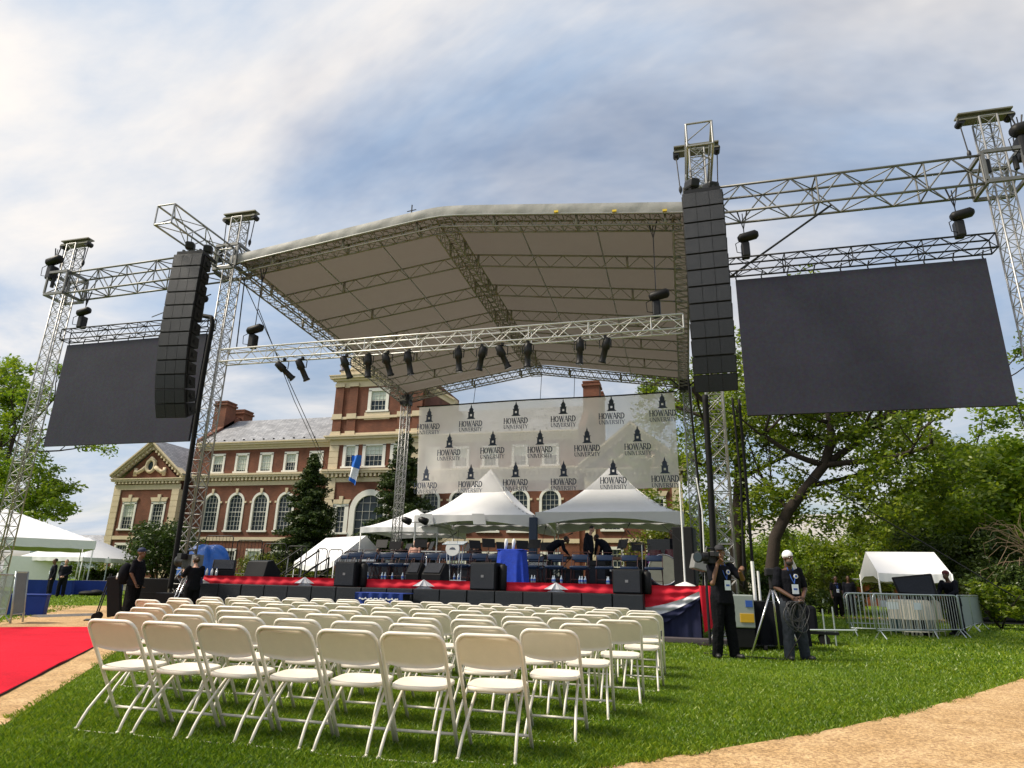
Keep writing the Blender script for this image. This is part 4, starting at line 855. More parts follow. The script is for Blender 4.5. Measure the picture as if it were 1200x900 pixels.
for (row, xs, y0, y1) in (('t', (503, 553, 606, 660.5, 717, 776.5), 497, 481), ('m', (527, 579, 633.5, 688.5, 747.5), 528, 519), ('b', (499.5, 552, 606, 661, 719, 779.5), 565.5, 557.5)):
    for px in xs:
        f = (px-500)/280; p = at(px, y0+(y1-y0)*f-2, BY); u = (p.x-bTL.x)/(bTR.x-bTL.x); v = (bTL.z-p.z)/(bTL.z-bBL.z); yy = bpt(min(1, max(0, u)), v).y-.16
        g = link('logo', em, bn); g.location = (p.x, yy, p.z)
        a = link('lettering', tm, g); b = link('lettering', tm2, g)
# ------------------------------------------------------------------ tents
def frame_tent(x0, x1, y0, y1, zb, ze, zp, label, name='party_tent', val=.32, arch=.0, legs=True, curve=1.6, post=None, group='white tents', rz=0.):
    cx, cy = (x0+x1)/2, (y0+y1)/2; t = thing(name, label, 'tent', (cx, cy, zb), rz, group); hx, hy = (x1-x0)/2, (y1-y0)/2; e, pk = ze-zb, zp-zb
    m = MB()
    def top(u, v):
        x, y = 2*u-1, 2*v-1; q = max(abs(x), abs(y)); k = 1-q; return (x*hx, y*hy, e+(pk-e)*(k**curve if curve > 1 else k)+.0)
    m.grid(top, 24, 24); m.build('canopy', TENT, t, True)
    for i, (a, b) in enumerate((((-hx, -hy), (hx, -hy)), ((hx, -hy), (hx, hy)), ((hx, hy), (-hx, hy)), ((-hx, hy), (-hx, -hy)))):
        m = MB()
        def vl(u, v):
            p = Vector((a[0]+(b[0]-a[0])*u, a[1]+(b[1]-a[1])*u)); n = Vector((b[1]-a[1], -(b[0]-a[0]))).normalized(); d = val*(1-arch*math.sin(math.pi*u))
            o = .012+.012*math.sin(u*40); return (p.x+n.x*o, p.y+n.y*o, e+.004-d*v-(.03*abs(math.sin(u*math.pi*7)) if not arch else 0)*v)
        m.grid(vl, 42, 3); m.build('valance', TENT, t, True)
    if legs:
        for (a, b) in ((-hx, -hy), (hx, -hy), (hx, hy), (-hx, hy)):
            m = MB(); m.cyl((a*.985, b*.985, 0), (a*.985, b*.985, e), .035, n=8); m.build('leg', post or WHITEP, t, True)
            m = MB(); m.bb(a*.985-.12, a*.985+.12, b*.985-.12, b*.985+.12, 0, .02); m.build('foot_plate', STEELG, t)
        for (a, b) in (((-hx, -hy), (0, 0)), ((hx, -hy), (0, 0)), ((hx, hy), (0, 0)), ((-hx, hy), (0, 0))):
            m = MB(); m.tube([(a[0]*q, a[1]*q, e+(pk-e)*((1-q)**curve if curve > 1 else 1-q)-.06) for q in (1, .8, .6, .4, .2, .05)], .025, 6); m.build('rafter', ALU, t)
    return t
TZ = at(715, 600, 30.6).z
tA = frame_tent(-13.0, -6.9, 30.7, 36.4, DZ, 4.30, 7.05, 'white peaked tent behind the banner, over the band beside the acrylic lectern', 'peaked_tent', .62, .55, curve=1.55)
tB = frame_tent(-6.8, .06, 30.7, 36.4, DZ, 4.42, 7.15, 'white peaked tent behind the banner, over the bending musicians and drums', 'peaked_tent', .62, .55, curve=1.55)
for (px, x) in ((499, 0), (560, 0)):
    p = at(px, 603, 30.6); m = MB(); m.grid(lambda u, v: (-.32+.64*u+.12*v, -.03*v, -.52*v), 6, 4); o = tag(m.build('tent_flap', TENT), 'white gutter flap clipped on the peaked tent edge', 'flap', 'white flaps on the peaked tent'); o.location = (p.x, 30.62, 4.36)
p = at(627, 640, 31); m = MB(); m.bb(-.2, .2, -.12, .12, 0, 3.0); o = tag(m.build('tent_pole_cover', NAVY, bevel=.04), 'thick navy pole cover where the two peaked tents meet', 'pole'); o.location = (-6.85, 30.5, DZ)
for i, px in enumerate((762, 832)):
    pass
p0 = at(423, 612, 31.5); p1 = at(513, 622, 31.5)
frame_tent(p0.x, p1.x, 31.5, 36.0, DZ-.002, 3.78, 4.95, 'pop-up tent with thin legs, standing beside the building tower conifer', 'popup_tent', .30, .25, curve=1.3)
# slumped ridge tent behind the stairs
def ridge_tent(c, hx, hy, ze, zr, label, rz=0., slump=0., legs=True, val=.25):
    t = thing('ridge_tent', label, 'tent', c, rz, 'white tents'); m = MB()
    def fn(u, v):
        x = (2*u-1)*hx; y = (2*v-1)*hy; k = 1-abs(2*v-1); return (x, y, ze+(zr-ze)*k-slump*.25*math.sin(math.pi*u)*(1-k)-.04*math.sin(math.pi*u*3)*k*(1-k)*4*slump)
    m.grid(fn, 24, 16); m.build('canopy', TENT, t, True)
    for s in (-1, 1):
        m = MB(); m.grid(lambda u, v: (-hx+2*hx*u, s*(hy+.01+.01*math.sin(u*60)), ze+.004-slump*.25*math.sin(math.pi*u)-val*v-.03*abs(math.sin(u*math.pi*6))*v), 40, 2); m.build('valance', TENT, t, True)
        m = MB(); m.add([(s*hx, -hy, ze), (s*hx, hy, ze), (s*hx, 0, zr), (s*hx, hy*.5, ze-val*.35), (s*hx, -hy*.5, ze-val*.35), (s*hx, -hy, ze-val), (s*hx, hy, ze-val)], [(0, 4, 3, 1, 2), (0, 5, 4), (1, 3, 6)]); m.build('gable_panel', TENT, t)
    if legs:
        for (a, b) in ((-hx, -hy), (hx, -hy), (hx, hy), (-hx, hy)):
            m = MB(); m.cyl((a, b, 0), (a, b, ze), .03, n=8); m.build('leg', WHITEP, t, True)
    m = MB(); m.cyl((-hx, 0, zr-.03), (hx, 0, zr-.03), .025, n=6); m.build('ridge_pole', ALU, t)
    return t
q = gz(386, 655, 2.1)
q = at(388, 690, 33.0); ridge_tent((q.x, 34.0, 0), 2.1, 1.8, 2.05, 3.45, 'sagging white ridge tent behind the stage stair railings', R(-30), 1.0)
q0, q1 = at(1031, 671, 29.5), at(1117, 673, 29.5); ze = (q0.z+q1.z)/2; zr = at(1060, 650, 31).z
ridge_tent(((q0.x+q1.x)/2, 31.2, 0), (q1.x-q0.x)/2, 1.7, ze, zr+.12, 'small white ridge canopy tent behind the barricades and dark suited man', R(-2), .15, True, .3)
# big party tents on the carpet side
def hip_tent(cx, cy, h, ze, zp, label, rz): return frame_tent(cx-h, cx+h, cy-h, cy+h, 0, ze, zp, label, 'party_tent', .30, 0, True, 1.0, None)
c = gz(100, 697)+Vector((-.63, -.777, 0))*4.5+Vector((-.777, .63, 0))*4.5
tl = frame_tent(c.x-4.5, c.x+4.5, c.y-4.5, c.y+4.5, 0, 2.95, 4.75, 'big white party tent over the blue tables beside the red carpet', 'party_tent', .45, 0, True, 1.0, rz=R(51)) 
c2 = at(95, 664, 40); frame_tent(c2.x-6.0, c2.x, 40, 46, 0, 2.3, 4.0, 'second white party tent further behind the two suited men', 'party_tent', .28, 0, True, 1.0)
# ------------------------------------------------------------------ brick university building
bd = thing('brick_building', 'large red brick hall with limestone trim, slate roof, chimneys and central tower', 'building', (-27.9, 55.0, 0))
def wall(parent, x0, x1, z0, z1, y, ops, nm='wall', mt=None, dep=.30):
    """front wall facing -Y with real openings; ops: (xa,xb,za,zb,arched)"""
    m = MB(); xs = sorted({x0, x1}|{o[0] for o in ops}|{o[1] for o in ops}); zs = sorted({z0, z1}|{o[2] for o in ops}|{o[3] for o in ops})
    for i in range(len(xs)-1):
        for j in range(len(zs)-1):
            cx, cz = (xs[i]+xs[i+1])/2, (zs[j]+zs[j+1])/2
            if any(o[0] < cx < o[1] and o[2] < cz < o[3] for o in ops): continue
            m.add([(xs[i], y, zs[j]), (xs[i+1], y, zs[j]), (xs[i+1], y, zs[j+1]), (xs[i], y, zs[j+1])], [(0, 1, 2, 3)])
    for (a, b, c, d, ar) in ops:
        r = (b-a)/2; cx = (a+b)/2; zsn = d-r if ar else d
        m.add([(a, y, c), (a, y+dep, c), (a, y+dep, zsn), (a, y, zsn)], [(0, 1, 2, 3)]); m.add([(b, y, c), (b, y, zsn), (b, y+dep, zsn), (b, y+dep, c)], [(0, 1, 2, 3)]); m.add([(a, y, c), (b, y, c), (b, y+dep, c), (a, y+dep, c)], [(0, 1, 2, 3)])
        if ar:
            n = 12; pts = [(cx+r*math.cos(math.pi*k/n), zsn+r*math.sin(math.pi*k/n)) for k in range(n+1)]
            for k in range(n):
                p, q = pts[k], pts[k+1]; m.add([(p[0], y, p[1]), (q[0], y, q[1]), (q[0], y, d), (p[0], y, d)], [(0, 1, 2, 3)]); m.add([(p[0], y, p[1]), (p[0], y+dep, p[1]), (q[0], y+dep, q[1]), (q[0], y, q[1])], [(0, 1, 2, 3)])
        else: m.add([(a, y, d), (a, y+dep, d), (b, y+dep, d), (b, y, d)], [(0, 1, 2, 3)])
    return m.build(nm, mt or BRICK, parent)
def window(parent, a, b, c, d, y, ar=False, cols=4, rws=6, blind=0., head=False, sur=.14, key=False):
    m = MB(); r = (b-a)/2; cx = (a+b)/2; zs_ = d-r if ar else d; f = .09
    yy0, yy1 = y-.05, y+.16
    # surround proud of the brick
    m.bb(a-sur, a+f, yy0, yy1, c, zs_); m.bb(b-f, b+sur, yy0, yy1, c, zs_); m.bb(a-sur-.10, b+sur+.10, yy0-.08, yy1, c-.16, c)
    if ar:
        n = 14
        for k in range(n):
            a0, a1 = math.pi*k/n, math.pi*(k+1)/n; P = lambda rr_, an: (cx+rr_*math.cos(an), zs_+rr_*math.sin(an))
            p = [P(r-f, a0), P(r+sur, a0), P(r+sur, a1), P(r-f, a1)]; m.prism([(q[0], yy0, q[1]) for q in p], (0, yy1-yy0, 0))
    else: m.bb(a-sur, b+sur, yy0, yy1, zs_-f, zs_+sur)
    w = m.build('window', DOORW, parent)
    # muntins
    m = MB(); g = .020
    for i in range(1, cols):
        x = a+f+(b-a-2*f)*i/cols; top = zs_ if not ar else zs_+math.sqrt(max(0, (r-f)**2-(x-cx)**2)); m.bb(x-g/2, x+g/2, y+.10, y+.14, c, top)
    nr = rws
    for j in range(1, nr):
        z = c+(d-c)*j/nr; hw = (b-a)/2-f
        if ar and z > zs_: hw = math.sqrt(max(0, (r-f)**2-(z-zs_)**2))
        gg = g*(2.6 if j == nr//2 else 1); m.bb(cx-hw, cx+hw, y+.095, y+.135, z-gg/2, z+gg/2)
    m.build('muntins', DOORW, w)
    m = MB()
    if ar:
        n = 14; m.add([(a, y+.17, c), (b, y+.17, c)]+[(cx+r*math.cos(math.pi*k/n), y+.17, zs_+r*math.sin(math.pi*k/n)) for k in range(n+1)], [tuple([0, 1]+list(range(2, n+3)))])
    else: m.add([(a, y+.17, c), (b, y+.17, c), (b, y+.17, d), (a, y+.17, d)], [(0, 1, 2, 3)])
    m.build('pane', GLASS, w)
    if blind > 0:
        m = MB(); m.bb(a+f, b-f, y+.145, y+.16, d-f-(d-c-2*f)*blind, d-f); m.build('blind', BLIND, w)
    if key or head:
        m = MB()
        if key: m.prism([(cx-.10, y-.12, d+.02), (cx+.10, y-.12, d+.02), (cx+.16, y-.12, d+.50), (cx-.16, y-.12, d+.50)], (0, .14, 0)); m.bb(a-sur-.22, a-sur+.02, y-.07, y+.05, zs_-.08, zs_+.10); m.bb(b+sur-.02, b+sur+.22, y-.07, y+.05, zs_-.08, zs_+.10)
        if head: m.prism([(a-sur, y-.10, d+.16), (b+sur, y-.10, d+.16), (b+sur+.18, y-.10, d+.55), (a-sur-.18, y-.10, d+.55)], (0, .12, 0)); m.prism([(cx-.13, y-.15, d+.14), (cx+.13, y-.15, d+.14), (cx+.2, y-.15, d+.85), (cx-.2, y-.15, d+.85)], (0, .16, 0))
        m.build('keystone', STONE, w)
    return w
def cornice(parent, x0, x1, y, z, steps, nm='cornice', ends=True):
    m = MB()
    for (z0, z1, pr_) in steps: m.bb(x0-(pr_ if ends else 0), x1+(pr_ if ends else 0), y-pr_, y+.02, z+z0, z+z1)
    return m.build(nm, STONE, parent)
def dentils(parent, x0, x1, y, z0, z1, pr_, pitch=.42, w=.22):
    n = int((x1-x0)/pitch); m = MB()
    for i in range(n): x = x0+(x1-x0)*(i+.5)/n; m.bb(x-w/2, x+w/2, y-pr_, y+.0, z0, z1)
    return m.build('dentils', STONE, parent, kind='stuff')
def quoins(parent, x, y, z0, z1, w, dy=.10, h=.55, wrap=.6):
    m = MB(); n = int((z1-z0)/h); hh = (z1-z0)/n
    for i in range(n): m.bb(x-w/2, x+w/2, y-dy, y+wrap, z0+hh*i+.02, z0+hh*(i+1)-.02)
    m.bb(x-w/2+.03, x+w/2-.03, y-dy+.03, y+wrap-.03, z0, z1); return m.build('quoin_strip', STONE, parent)
rb = random.Random(11)
for side in (-1, 1):
    X = lambda q: side*q
    def rg(a, b): return (min(X(a), X(b)), max(X(a), X(b)))
    # --- wing
    wx0, wx1 = rg(3.6, 19.5); ops = []; wins = []
    for k in range(5):
        c = X(6.0+2.75*k); ops.append((c-.62, c+.62, 11.15, 12.85, False)); wins.append((c-.62, c+.62, 11.15, 12.85, False, 4, 4, rb.choice((.5, .95, .95, .55)), False))
        ops.append((c-.82, c+.82, 5.45, 8.95, True)); wins.append((c-.82, c+.82, 5.45, 8.95, True, 4, 8, 0, True))
        ops.append((c-.75, c+.75, 1.4, 3.6, False)); wins.append((c-.75, c+.75, 1.4, 3.6, False, 4, 4, rb.choice((0, .4)), False))
    wall(bd, wx0, wx1, 0, 14.0, 0, ops)
    for w_ in wins: window(bd, w_[0], w_[1], w_[2], w_[3], 0, w_[4], w_[5], w_[6], w_[7], key=w_[8])
    cornice(bd, wx0, wx1, 0, 13.35, [(0, .22, .08), (.22, .42, .22), (.42, .62, .42), (.62, .74, .52)], ends=False)
    cornice(bd, wx0, wx1, 0, 9.75, [(0, .42, .05), (.78, .98, .42), (.98, 1.15, .5)], ends=False); dentils(bd, wx0, wx1, 0, 10.22, 10.52, .34)
    cornice(bd, wx0, wx1, 0, 4.45, [(0, .36, .08)], 'band_course', False); cornice(bd, wx0, wx1, 0, 0, [(0, .9, .12)], 'plinth', False)
    m = MB(); m.prism([(wx0, -.35, 14.1), (wx0, 5.2, 17.75), (wx0, 10.8, 14.1)], (wx1-wx0, 0, 0)); m.build('roof', SLATE, bd)
    m = MB()
    for k in range(14): x = wx0+(wx1-wx0)*(k+.5)/14; m.bb(x-.06, x+.06, -.10, .06, 14.30, 14.42)
    m.build('snow_guards', BLKM, bd, kind='stuff')
    m = MB(); m.bb(wx0, wx1, .35, 10.5, 0, 14.0); m.build('rear_wall', BRICK, bd)
    # --- end wall of the wing rising as gable with twin chimneys
    ex0, ex1 = rg(19.5, 20.1); m = MB(); m.prism([(ex0, .1, 0), (ex0, .1, 14.6), (ex0, 5.2, 18.15), (ex0, 10.4, 14.6), (ex0, 10.4, 0)], (ex1-ex0, 0, 0)); m.build('gable_wall', BRICK, bd)
    for (ya, yb, zt) in ((3.0, 4.6, 19.4), (6.0, 7.6, 19.2)):
        cx0, cx1 = rg(19.5, 21.0); ch = MB(); ch.bb(cx0, cx1, ya, yb, 13.5, zt); co = ch.build('chimney', BRICK, bd); m = MB(); m.bb(cx0-.12, cx1+.12, ya-.12, yb+.12, zt-.35, zt-.15); m.bb(cx0-.05, cx1+.05, ya-.05, yb+.05, zt, zt+.15); m.build('chimney_cap', STONE if False else BRICK, co)
    m = MB(); m.bb(*rg(19.8, 20.7), 4.6, 6.0, 16.5, 18.3); m.build('chimney_link', BRICK, bd)
    # --- gabled pavilion
    px0, px1 = rg(20.15, 28.05); yv = -1.0; cxp = (px0+px1)/2; ops = []; wins = []
    for c in (cxp-1.75, cxp+1.75):
        ops.append((c-.72, c+.72, 5.5, 8.0, False)); wins.append((c-.72, c+.72, 5.5, 8.0)); ops.append((c-.72, c+.72, 1.6, 4.0, False)); wins.append((c-.72, c+.72, 1.6, 4.0))
    wall(bd, px0, px1, 0, 10.0, yv, ops)
    for i, w_ in enumerate(wins): window(bd, *w_, yv, False, 4, 6 if w_[2] > 3 else 5, .55 if i == 0 else .0, head=w_[2] > 3)
    m = MB(); m.prism([(px0+.02, yv+.02, 10.0), (px1-.02, yv+.02, 10.0), (cxp, yv+.02, 13.35)], (0, .3, 0)); pd = m.build('pediment', BRICK, bd)
    m = MB()
    for (a, b) in ((px0-.45, cxp), (px1+.45, cxp)):
        m.beam((a, yv-.12, 10.62), (b, yv-.12, 14.05), .55, .22, (0, 0, 1)); m.beam((a, yv-.22, 10.78), (b, yv-.22, 14.24), .75, .14, (0, 0, 1)); m.beam((a, yv+.0, 10.35), (b, yv+.0, 13.72), .25, .24, (0, 0, 1))
    m.build('raking_cornice', STONE, bd)
    m = MB(); nd = 11
    for s in (-1, 1):
        for i in range(nd): t = (i+.5)/nd; x = cxp+s*(1-t)*4.2; z = 10.40+t*3.20; m.box((x, yv-.18, z), (.2, .30, .22))
    m.build('dentils', STONE, bd, kind='stuff')
    cornice(bd, px0, px1, yv, 9.35, [(0, .5, .06), (.82, 1.02, .36), (1.02, 1.12, .44)]); dentils(bd, px0, px1, yv, 9.92, 10.16, .30)
    cornice(bd, px0, px1, yv, 4.45, [(0, .36, .08)], 'band_course'); cornice(bd, px0, px1, yv, 0, [(0, .9, .12)], 'plinth')
    quoins(bd, px0+.42, yv, .9, 9.35, .84); quoins(bd, px1-.42, yv, .9, 9.35, .84)
    m = MB(); m.bb(px0+.01, px1-.01, yv+.35, 10.5, 0, 10.0); m.prism([(px0, yv+.33, 9.99), (px1, yv+.33, 9.99), (cxp, yv+.33, 13.34)], (0, 10.8, 0)); m.build('pavilion_body', BRICK, bd)
    m = MB()
    for (a, b) in ((px0-.5, cxp), (px1+.5, cxp)):
        m.add([(a, yv-.5, 10.66), (b, yv-.5, 14.32), (b, 10.5, 14.32), (a, 10.5, 10.66), (a, yv-.5, 10.80), (b, yv-.5, 14.46), (b, 10.5, 14.46), (a, 10.5, 10.80)], [(0, 1, 2, 3), (4, 7, 6, 5), (0, 4, 5, 1), (3, 2, 6, 7), (0, 3, 7, 4), (1, 5, 6, 2)])
    m.build('pavilion_roof', SLATE, bd)
    # oval window with scrolled stone surround
    m = MB(); m.tube([(cxp+.50*math.cos(R(20*k)), yv-.06, 11.75+.62*math.sin(R(20*k))) for k in range(18)], .17, 8, closed=True)
    for s in (-1, 1): m.tube([(cxp+s*.6, yv-.05, 11.6), (cxp+s*.95, yv-.05, 11.35), (cxp+s*1.4, yv-.05, 11.10), (cxp+s*1.75, yv-.05, 11.2), (cxp+s*1.85, yv-.05, 11.0)], [.22, .2, .2, .22, .15], 8); m.bb(cxp+s*1.75-.17, cxp+s*1.75+.17, yv-.13, yv+.05, 10.72, 11.55)
    m.tube([(cxp-.6, yv-.05, 12.15), (cxp, yv-.06, 12.55), (cxp+.6, yv-.05, 12.15)], [.1, .2, .1], 8)
    w = m.build('oval_window', STONE, bd, True); m = MB(); m.ell((cxp, yv-.02, 11.75), (.46, .03, .58), None, 18, 8); m.build('pane', GLASS, w)
# --- central tower
_before = set(COL.objects); ty = -1.0; tx0, tx1 = -4.55, 4.55
ops = [(-2.95+.0, -1.85, 11.2, 13.2, False), (-.95, .95, 11.2, 13.2, False), (1.85, 2.95, 11.2, 13.2, False), (-.85, .85, 16.5, 18.5, False), (-1.5, 1.5, 1.0, 8.6, True), (-3.35, -2.35, 5.2, 7.6, False), (2.35, 3.35, 5.2, 7.6, False)]
wall(bd, tx0, tx1, 0, 20.0, ty, ops)
for (a, b, c, d, ar) in ops[:4]: window(bd, a, b, c, d, ty, ar, 4 if b-a > 1.3 else 2, 4, .45, sur=.22)
window(bd, *ops[4][:4], ty, True, 4, 10, sur=.45)
for o_ in ops[5:]: window(bd, *o_[:4], ty, False, 2, 5, sur=.3, head=True)
m = MB(); m.bb(-1.3, 1.3, ty-.08, ty+.05, 15.6, 16.3); m.build('apron_panel', STONE, bd)
m = MB(); m.bb(tx0+.01, tx1-.01, ty+.4, 9, 0, 20.0); m.build('tower_body', BRICK, bd)
for x in (-4.1, -2.6, 2.6, 4.1):
    m = MB(); m.bb(x-.45, x+.45, ty-.14, ty-.01, 14.6, 19.2); pl_ = m.build('pilaster', BRICK, bd)
    for (za, zb) in ((13.9, 14.55), (15.75, 16.25), (18.95, 19.3)): m = MB(); m.bb(x-.5, x+.5, ty-.22, ty-.15, za, zb); m.build('stone_block', STONE, pl_)
cornice(bd, tx0, tx1, ty, 13.25, [(0, .5, .06), (.5, .72, .42), (.72, .86, .55), (.86, 1.1, .16)]); cornice(bd, tx0, tx1, ty, 15.72, [(0, .24, .16)], 'band_course'); cornice(bd, tx0, tx1, ty, 18.9, [(0, .65, .06), (.65, .85, .3), (.85, 1.1, .55), (1.1, 1.2, .62)])
cornice(bd, tx0, tx1, ty, 9.75, [(0, .42, .05), (.78, .98, .42), (.98, 1.15, .5)]); dentils(bd, tx0, tx1, ty, 10.22, 10.52, .34)
for x in (tx0+.45, tx1-.45): quoins(bd, x, ty, .9, 13.2, .95)
cornice(bd, tx0, tx1, ty, 0, [(0, .9, .12)], 'plinth')
m = MB(); m.bb(tx0+.2, tx1-.2, ty+.1, ty+.5, 20.1, 20.7); m.prism([(-3.4, ty+.05, 20.7), (-2.7, ty+.05, 22.2), (-1.8, ty+.05, 23.0), (0, ty+.05, 23.6), (1.8, ty+.05, 23.0), (2.7, ty+.05, 22.2), (3.4, ty+.05, 20.7)], (0, .5, 0)); m.build('parapet_gable', STONE, bd)
for x in (-4.3, -3.1, 3.1, 4.3):
    h = 1.2 if abs(x) > 4 else 2.0; m = MB(); m.tube([(x, ty+.3, 20.7), (x, ty+.3, 20.85), (x, ty+.3, 20.9), (x, ty+.3, 20.7+h*.55), (x, ty+.3, 20.7+h*.75), (x, ty+.3, 20.7+h)], [.3, .3, .12, .34, .16, .04], 12); m.build('urn', STONE if abs(x) < 4 else mat('dark bronze', (.12, .11, .14), .6), bd, True)
for o_ in list(COL.objects):
    if o_ not in _before and o_.parent == bd: o_.location.x += .55
# transept gable behind the tower towards the banner
m = MB(); m.bb(5.15, 7.3, .6, 9, 13.5, 17.2); m.build('transept_wall', BRICK, bd); m = MB(); m.beam((4.4, .4, 19.2), (7.9, .4, 17.1), .8, .5); m.beam((4.4, .25, 19.55), (7.9, .25, 17.45), 1.0, .16); m.build('transept_cornice', STONE, bd)
# flag on the tower
fp = at(413, 540, 53.2); t = thing('flag', 'blue and white flag on a slanted pole on the building tower', 'flag', fp)
m = MB(); m.tube([(0, .9, -.6), (-.15, 0, .55)], .04, 6); m.build('flag_pole', BLKM, t)
FB = mat('blue flag cloth', (.01, .13, .55), .8); FW = mat('white flag cloth', (.75, .76, .8), .8)
for (nm, mt, a, b) in (('blue_field', FB, 0, .45), ('white_field', FW, .45, .85), ('blue_tail', FB, .85, 1.)):
    m = MB(); m.grid(lambda u, v: (-.12+.95*u*(1-.25*(a+(b-a)*v)), .18*math.sin(u*7+4*(a+(b-a)*v)), .5-(2.3+.5*u)*(a+(b-a)*v)), 12, 6); m.build(nm, mt, t, True)
# --- far houses on the carpet side
def house(px, py, Y, w, h, rh, label, mt, rmt, d=8, rz=0.):
    p = at(px, py, Y); t = thing('house', label, 'house', (p.x, Y, 0), rz)
    wall(t, -w/2, w/2, 0, h, 0, [(x-.5, x+.5, z, z+1.5, False) for x in np.arange(-w/2+1.6, w/2-1, 2.6) for z in np.arange(1, h-1.6, 3.)], mt=mt)
    for x in np.arange(-w/2+1.6, w/2-1, 2.6):
        for z in np.arange(1, h-1.6, 3.): window(t, x-.5, x+.5, z, z+1.5, 0, False, 2, 2)
    m = MB(); m.bb(-w/2+.01, w/2-.01, .35, d, 0, h-.01); m.build('body', mt, t); m = MB(); m.prism([(-w/2-.4, -.5, h), (-w/2-.4, d/2, h+rh), (-w/2-.4, d+.5, h)], (w+.8, 0, 0)); m.build('roof', rmt, t); return t
house(93, 650, 120, 15, 7.5, 2.2, 'distant grey house with slate roof between the tent and the brick hall', mat('grey siding', (.22, .27, .31), .8), SLATE)
house(60, 650, 135, 14, 7.5, 2.6, 'distant grey house behind the big white tent', mat('grey siding', (.22, .27, .31), .8), SLATE)
rb_ = house(1085, 690, 62, 9, 5.0, .6, 'low red brick house seen behind the ridge canopy tent', mat('orange brick', (.30, .09, .05), .85, 0, .15, 4), SLATE)
p = at(1117, 690, 58); t = thing('brick_house', 'orange brick gable house among the trees behind the suited man', 'house', (p.x, 58, 0))
m = MB(); m.prism([(-3, 0, 0), (3, 0, 0), (3, 0, 3.2), (.2, 0, 6.6), (-3, 0, 4.2)], (0, 6, 0)); m.build('wall', MATS['orange brick'], t)
m = MB(); m.beam((-3.3, 3, 4.2), (.2, 3, 6.8), 6.6, .2); m.beam((.2, 3, 6.8), (3.4, 3, 3.1), 6.6, .2); m.build('roof', SLATE, t)
window(t, -1, .2, 1.2, 3.0, 0)
p = at(955, 668, 75); house(960, 690, 78, 16, 5.5, 4.0, 'pale house with broad roof behind the trunk of the big tree', mat('cream siding', (.52, .42, .32), .8), mat('pale roof shingles', (.42, .40, .38), .8))
# ------------------------------------------------------------------ trees and shrubs
LF1 = leafmat('ash leaves', (.032, .066, .003), (.11, .18, .006), (.27, .33, .014), .55, .35)
LF2 = leafmat('bright leaves', (.045, .095, .003), (.14, .24, .006), (.29, .37, .016), .5, .4)
LF3 = leafmat('dark shrub leaves', (.012, .028, .004), (.032, .062, .008), (.08, .12, .018), .3, .8)
LF4 = leafmat('conifer needles', (.010, .022, .006), (.028, .055, .010), (.075, .10, .02), .15, 1.2)
LF5 = leafmat('yellow green leaves', (.035, .055, .004), (.10, .13, .008), (.22, .24, .02), .35, .7)
DRY = leafmat('dry twigs', (.10, .07, .045), (.17, .12, .08), (.26, .20, .14), .1, 1.)
def leaf_cloud(clumps, per, size, flat=.75, rs=None):
    """clumps: (N,4) centres and radii -> vertex/face arrays of small folded leaf quads"""
    g = rs or rng; C = np.repeat(np.asarray(clumps, float), per, axis=0); n = len(C)
    d = g.normal(size=(n, 3)); d /= np.linalg.norm(d, axis=1)[:, None]; rad = g.random(n)**.5
    P = C[:, :3]+d*(rad*C[:, 3])[:, None]*np.array([1, 1, flat])
    a = g.normal(size=(n, 3)); a[:, 2] *= .6; a /= np.linalg.norm(a, axis=1)[:, None]; b = np.cross(a, g.normal(size=(n, 3))); b /= np.linalg.norm(b, axis=1)[:, None]
    s = size*(.6+.8*g.random(n))[:, None]; nrm = np.cross(a, b)*s*.15
    V = np.stack([P-a*s, P+b*s*.48+nrm, P+a*s, P-b*s*.48+nrm], 1).reshape(-1, 3); i = np.arange(n)*4
    return V, np.stack([i, i+1, i+2, i+3], 1)
def limb(m, pts, r0, r1, n=8): m.tube(pts, [r0+(r1-r0)*(i/(len(pts)-1))**.8 for i in range(len(pts))], n)
def grow(m, p, d, L, r, depth, tips, rd, spread=.6, up=.15):
    pts = [Vector(p)]; dd = Vector(d).normalized(); k = 4
    for i in range(k):
        dd = (dd+Vector((rd.uniform(-1, 1), rd.uniform(-1, 1), rd.uniform(-.6, 1)*.8+up))*.16).normalized(); pts.append(pts[-1]+dd*(L/k))
    limb(m, pts, r, r*.55, 7 if depth > 1 else 5)
    if depth == 0: tips.append(pts[-1]); tips.append(pts[-2]); return
    tips.append(pts[-1])
    for c in range(rd.choice((2, 3))):
        q = pts[rd.choice((2, 3, 4))]; ax = Vector((rd.uniform(-1, 1), rd.uniform(-1, 1), rd.uniform(-.4, .9))).normalized(); grow(m, q, (dd*(1-spread)+ax*spread), L*rd.uniform(.6, .8), r*.5, depth-1, tips, rd, spread, up)
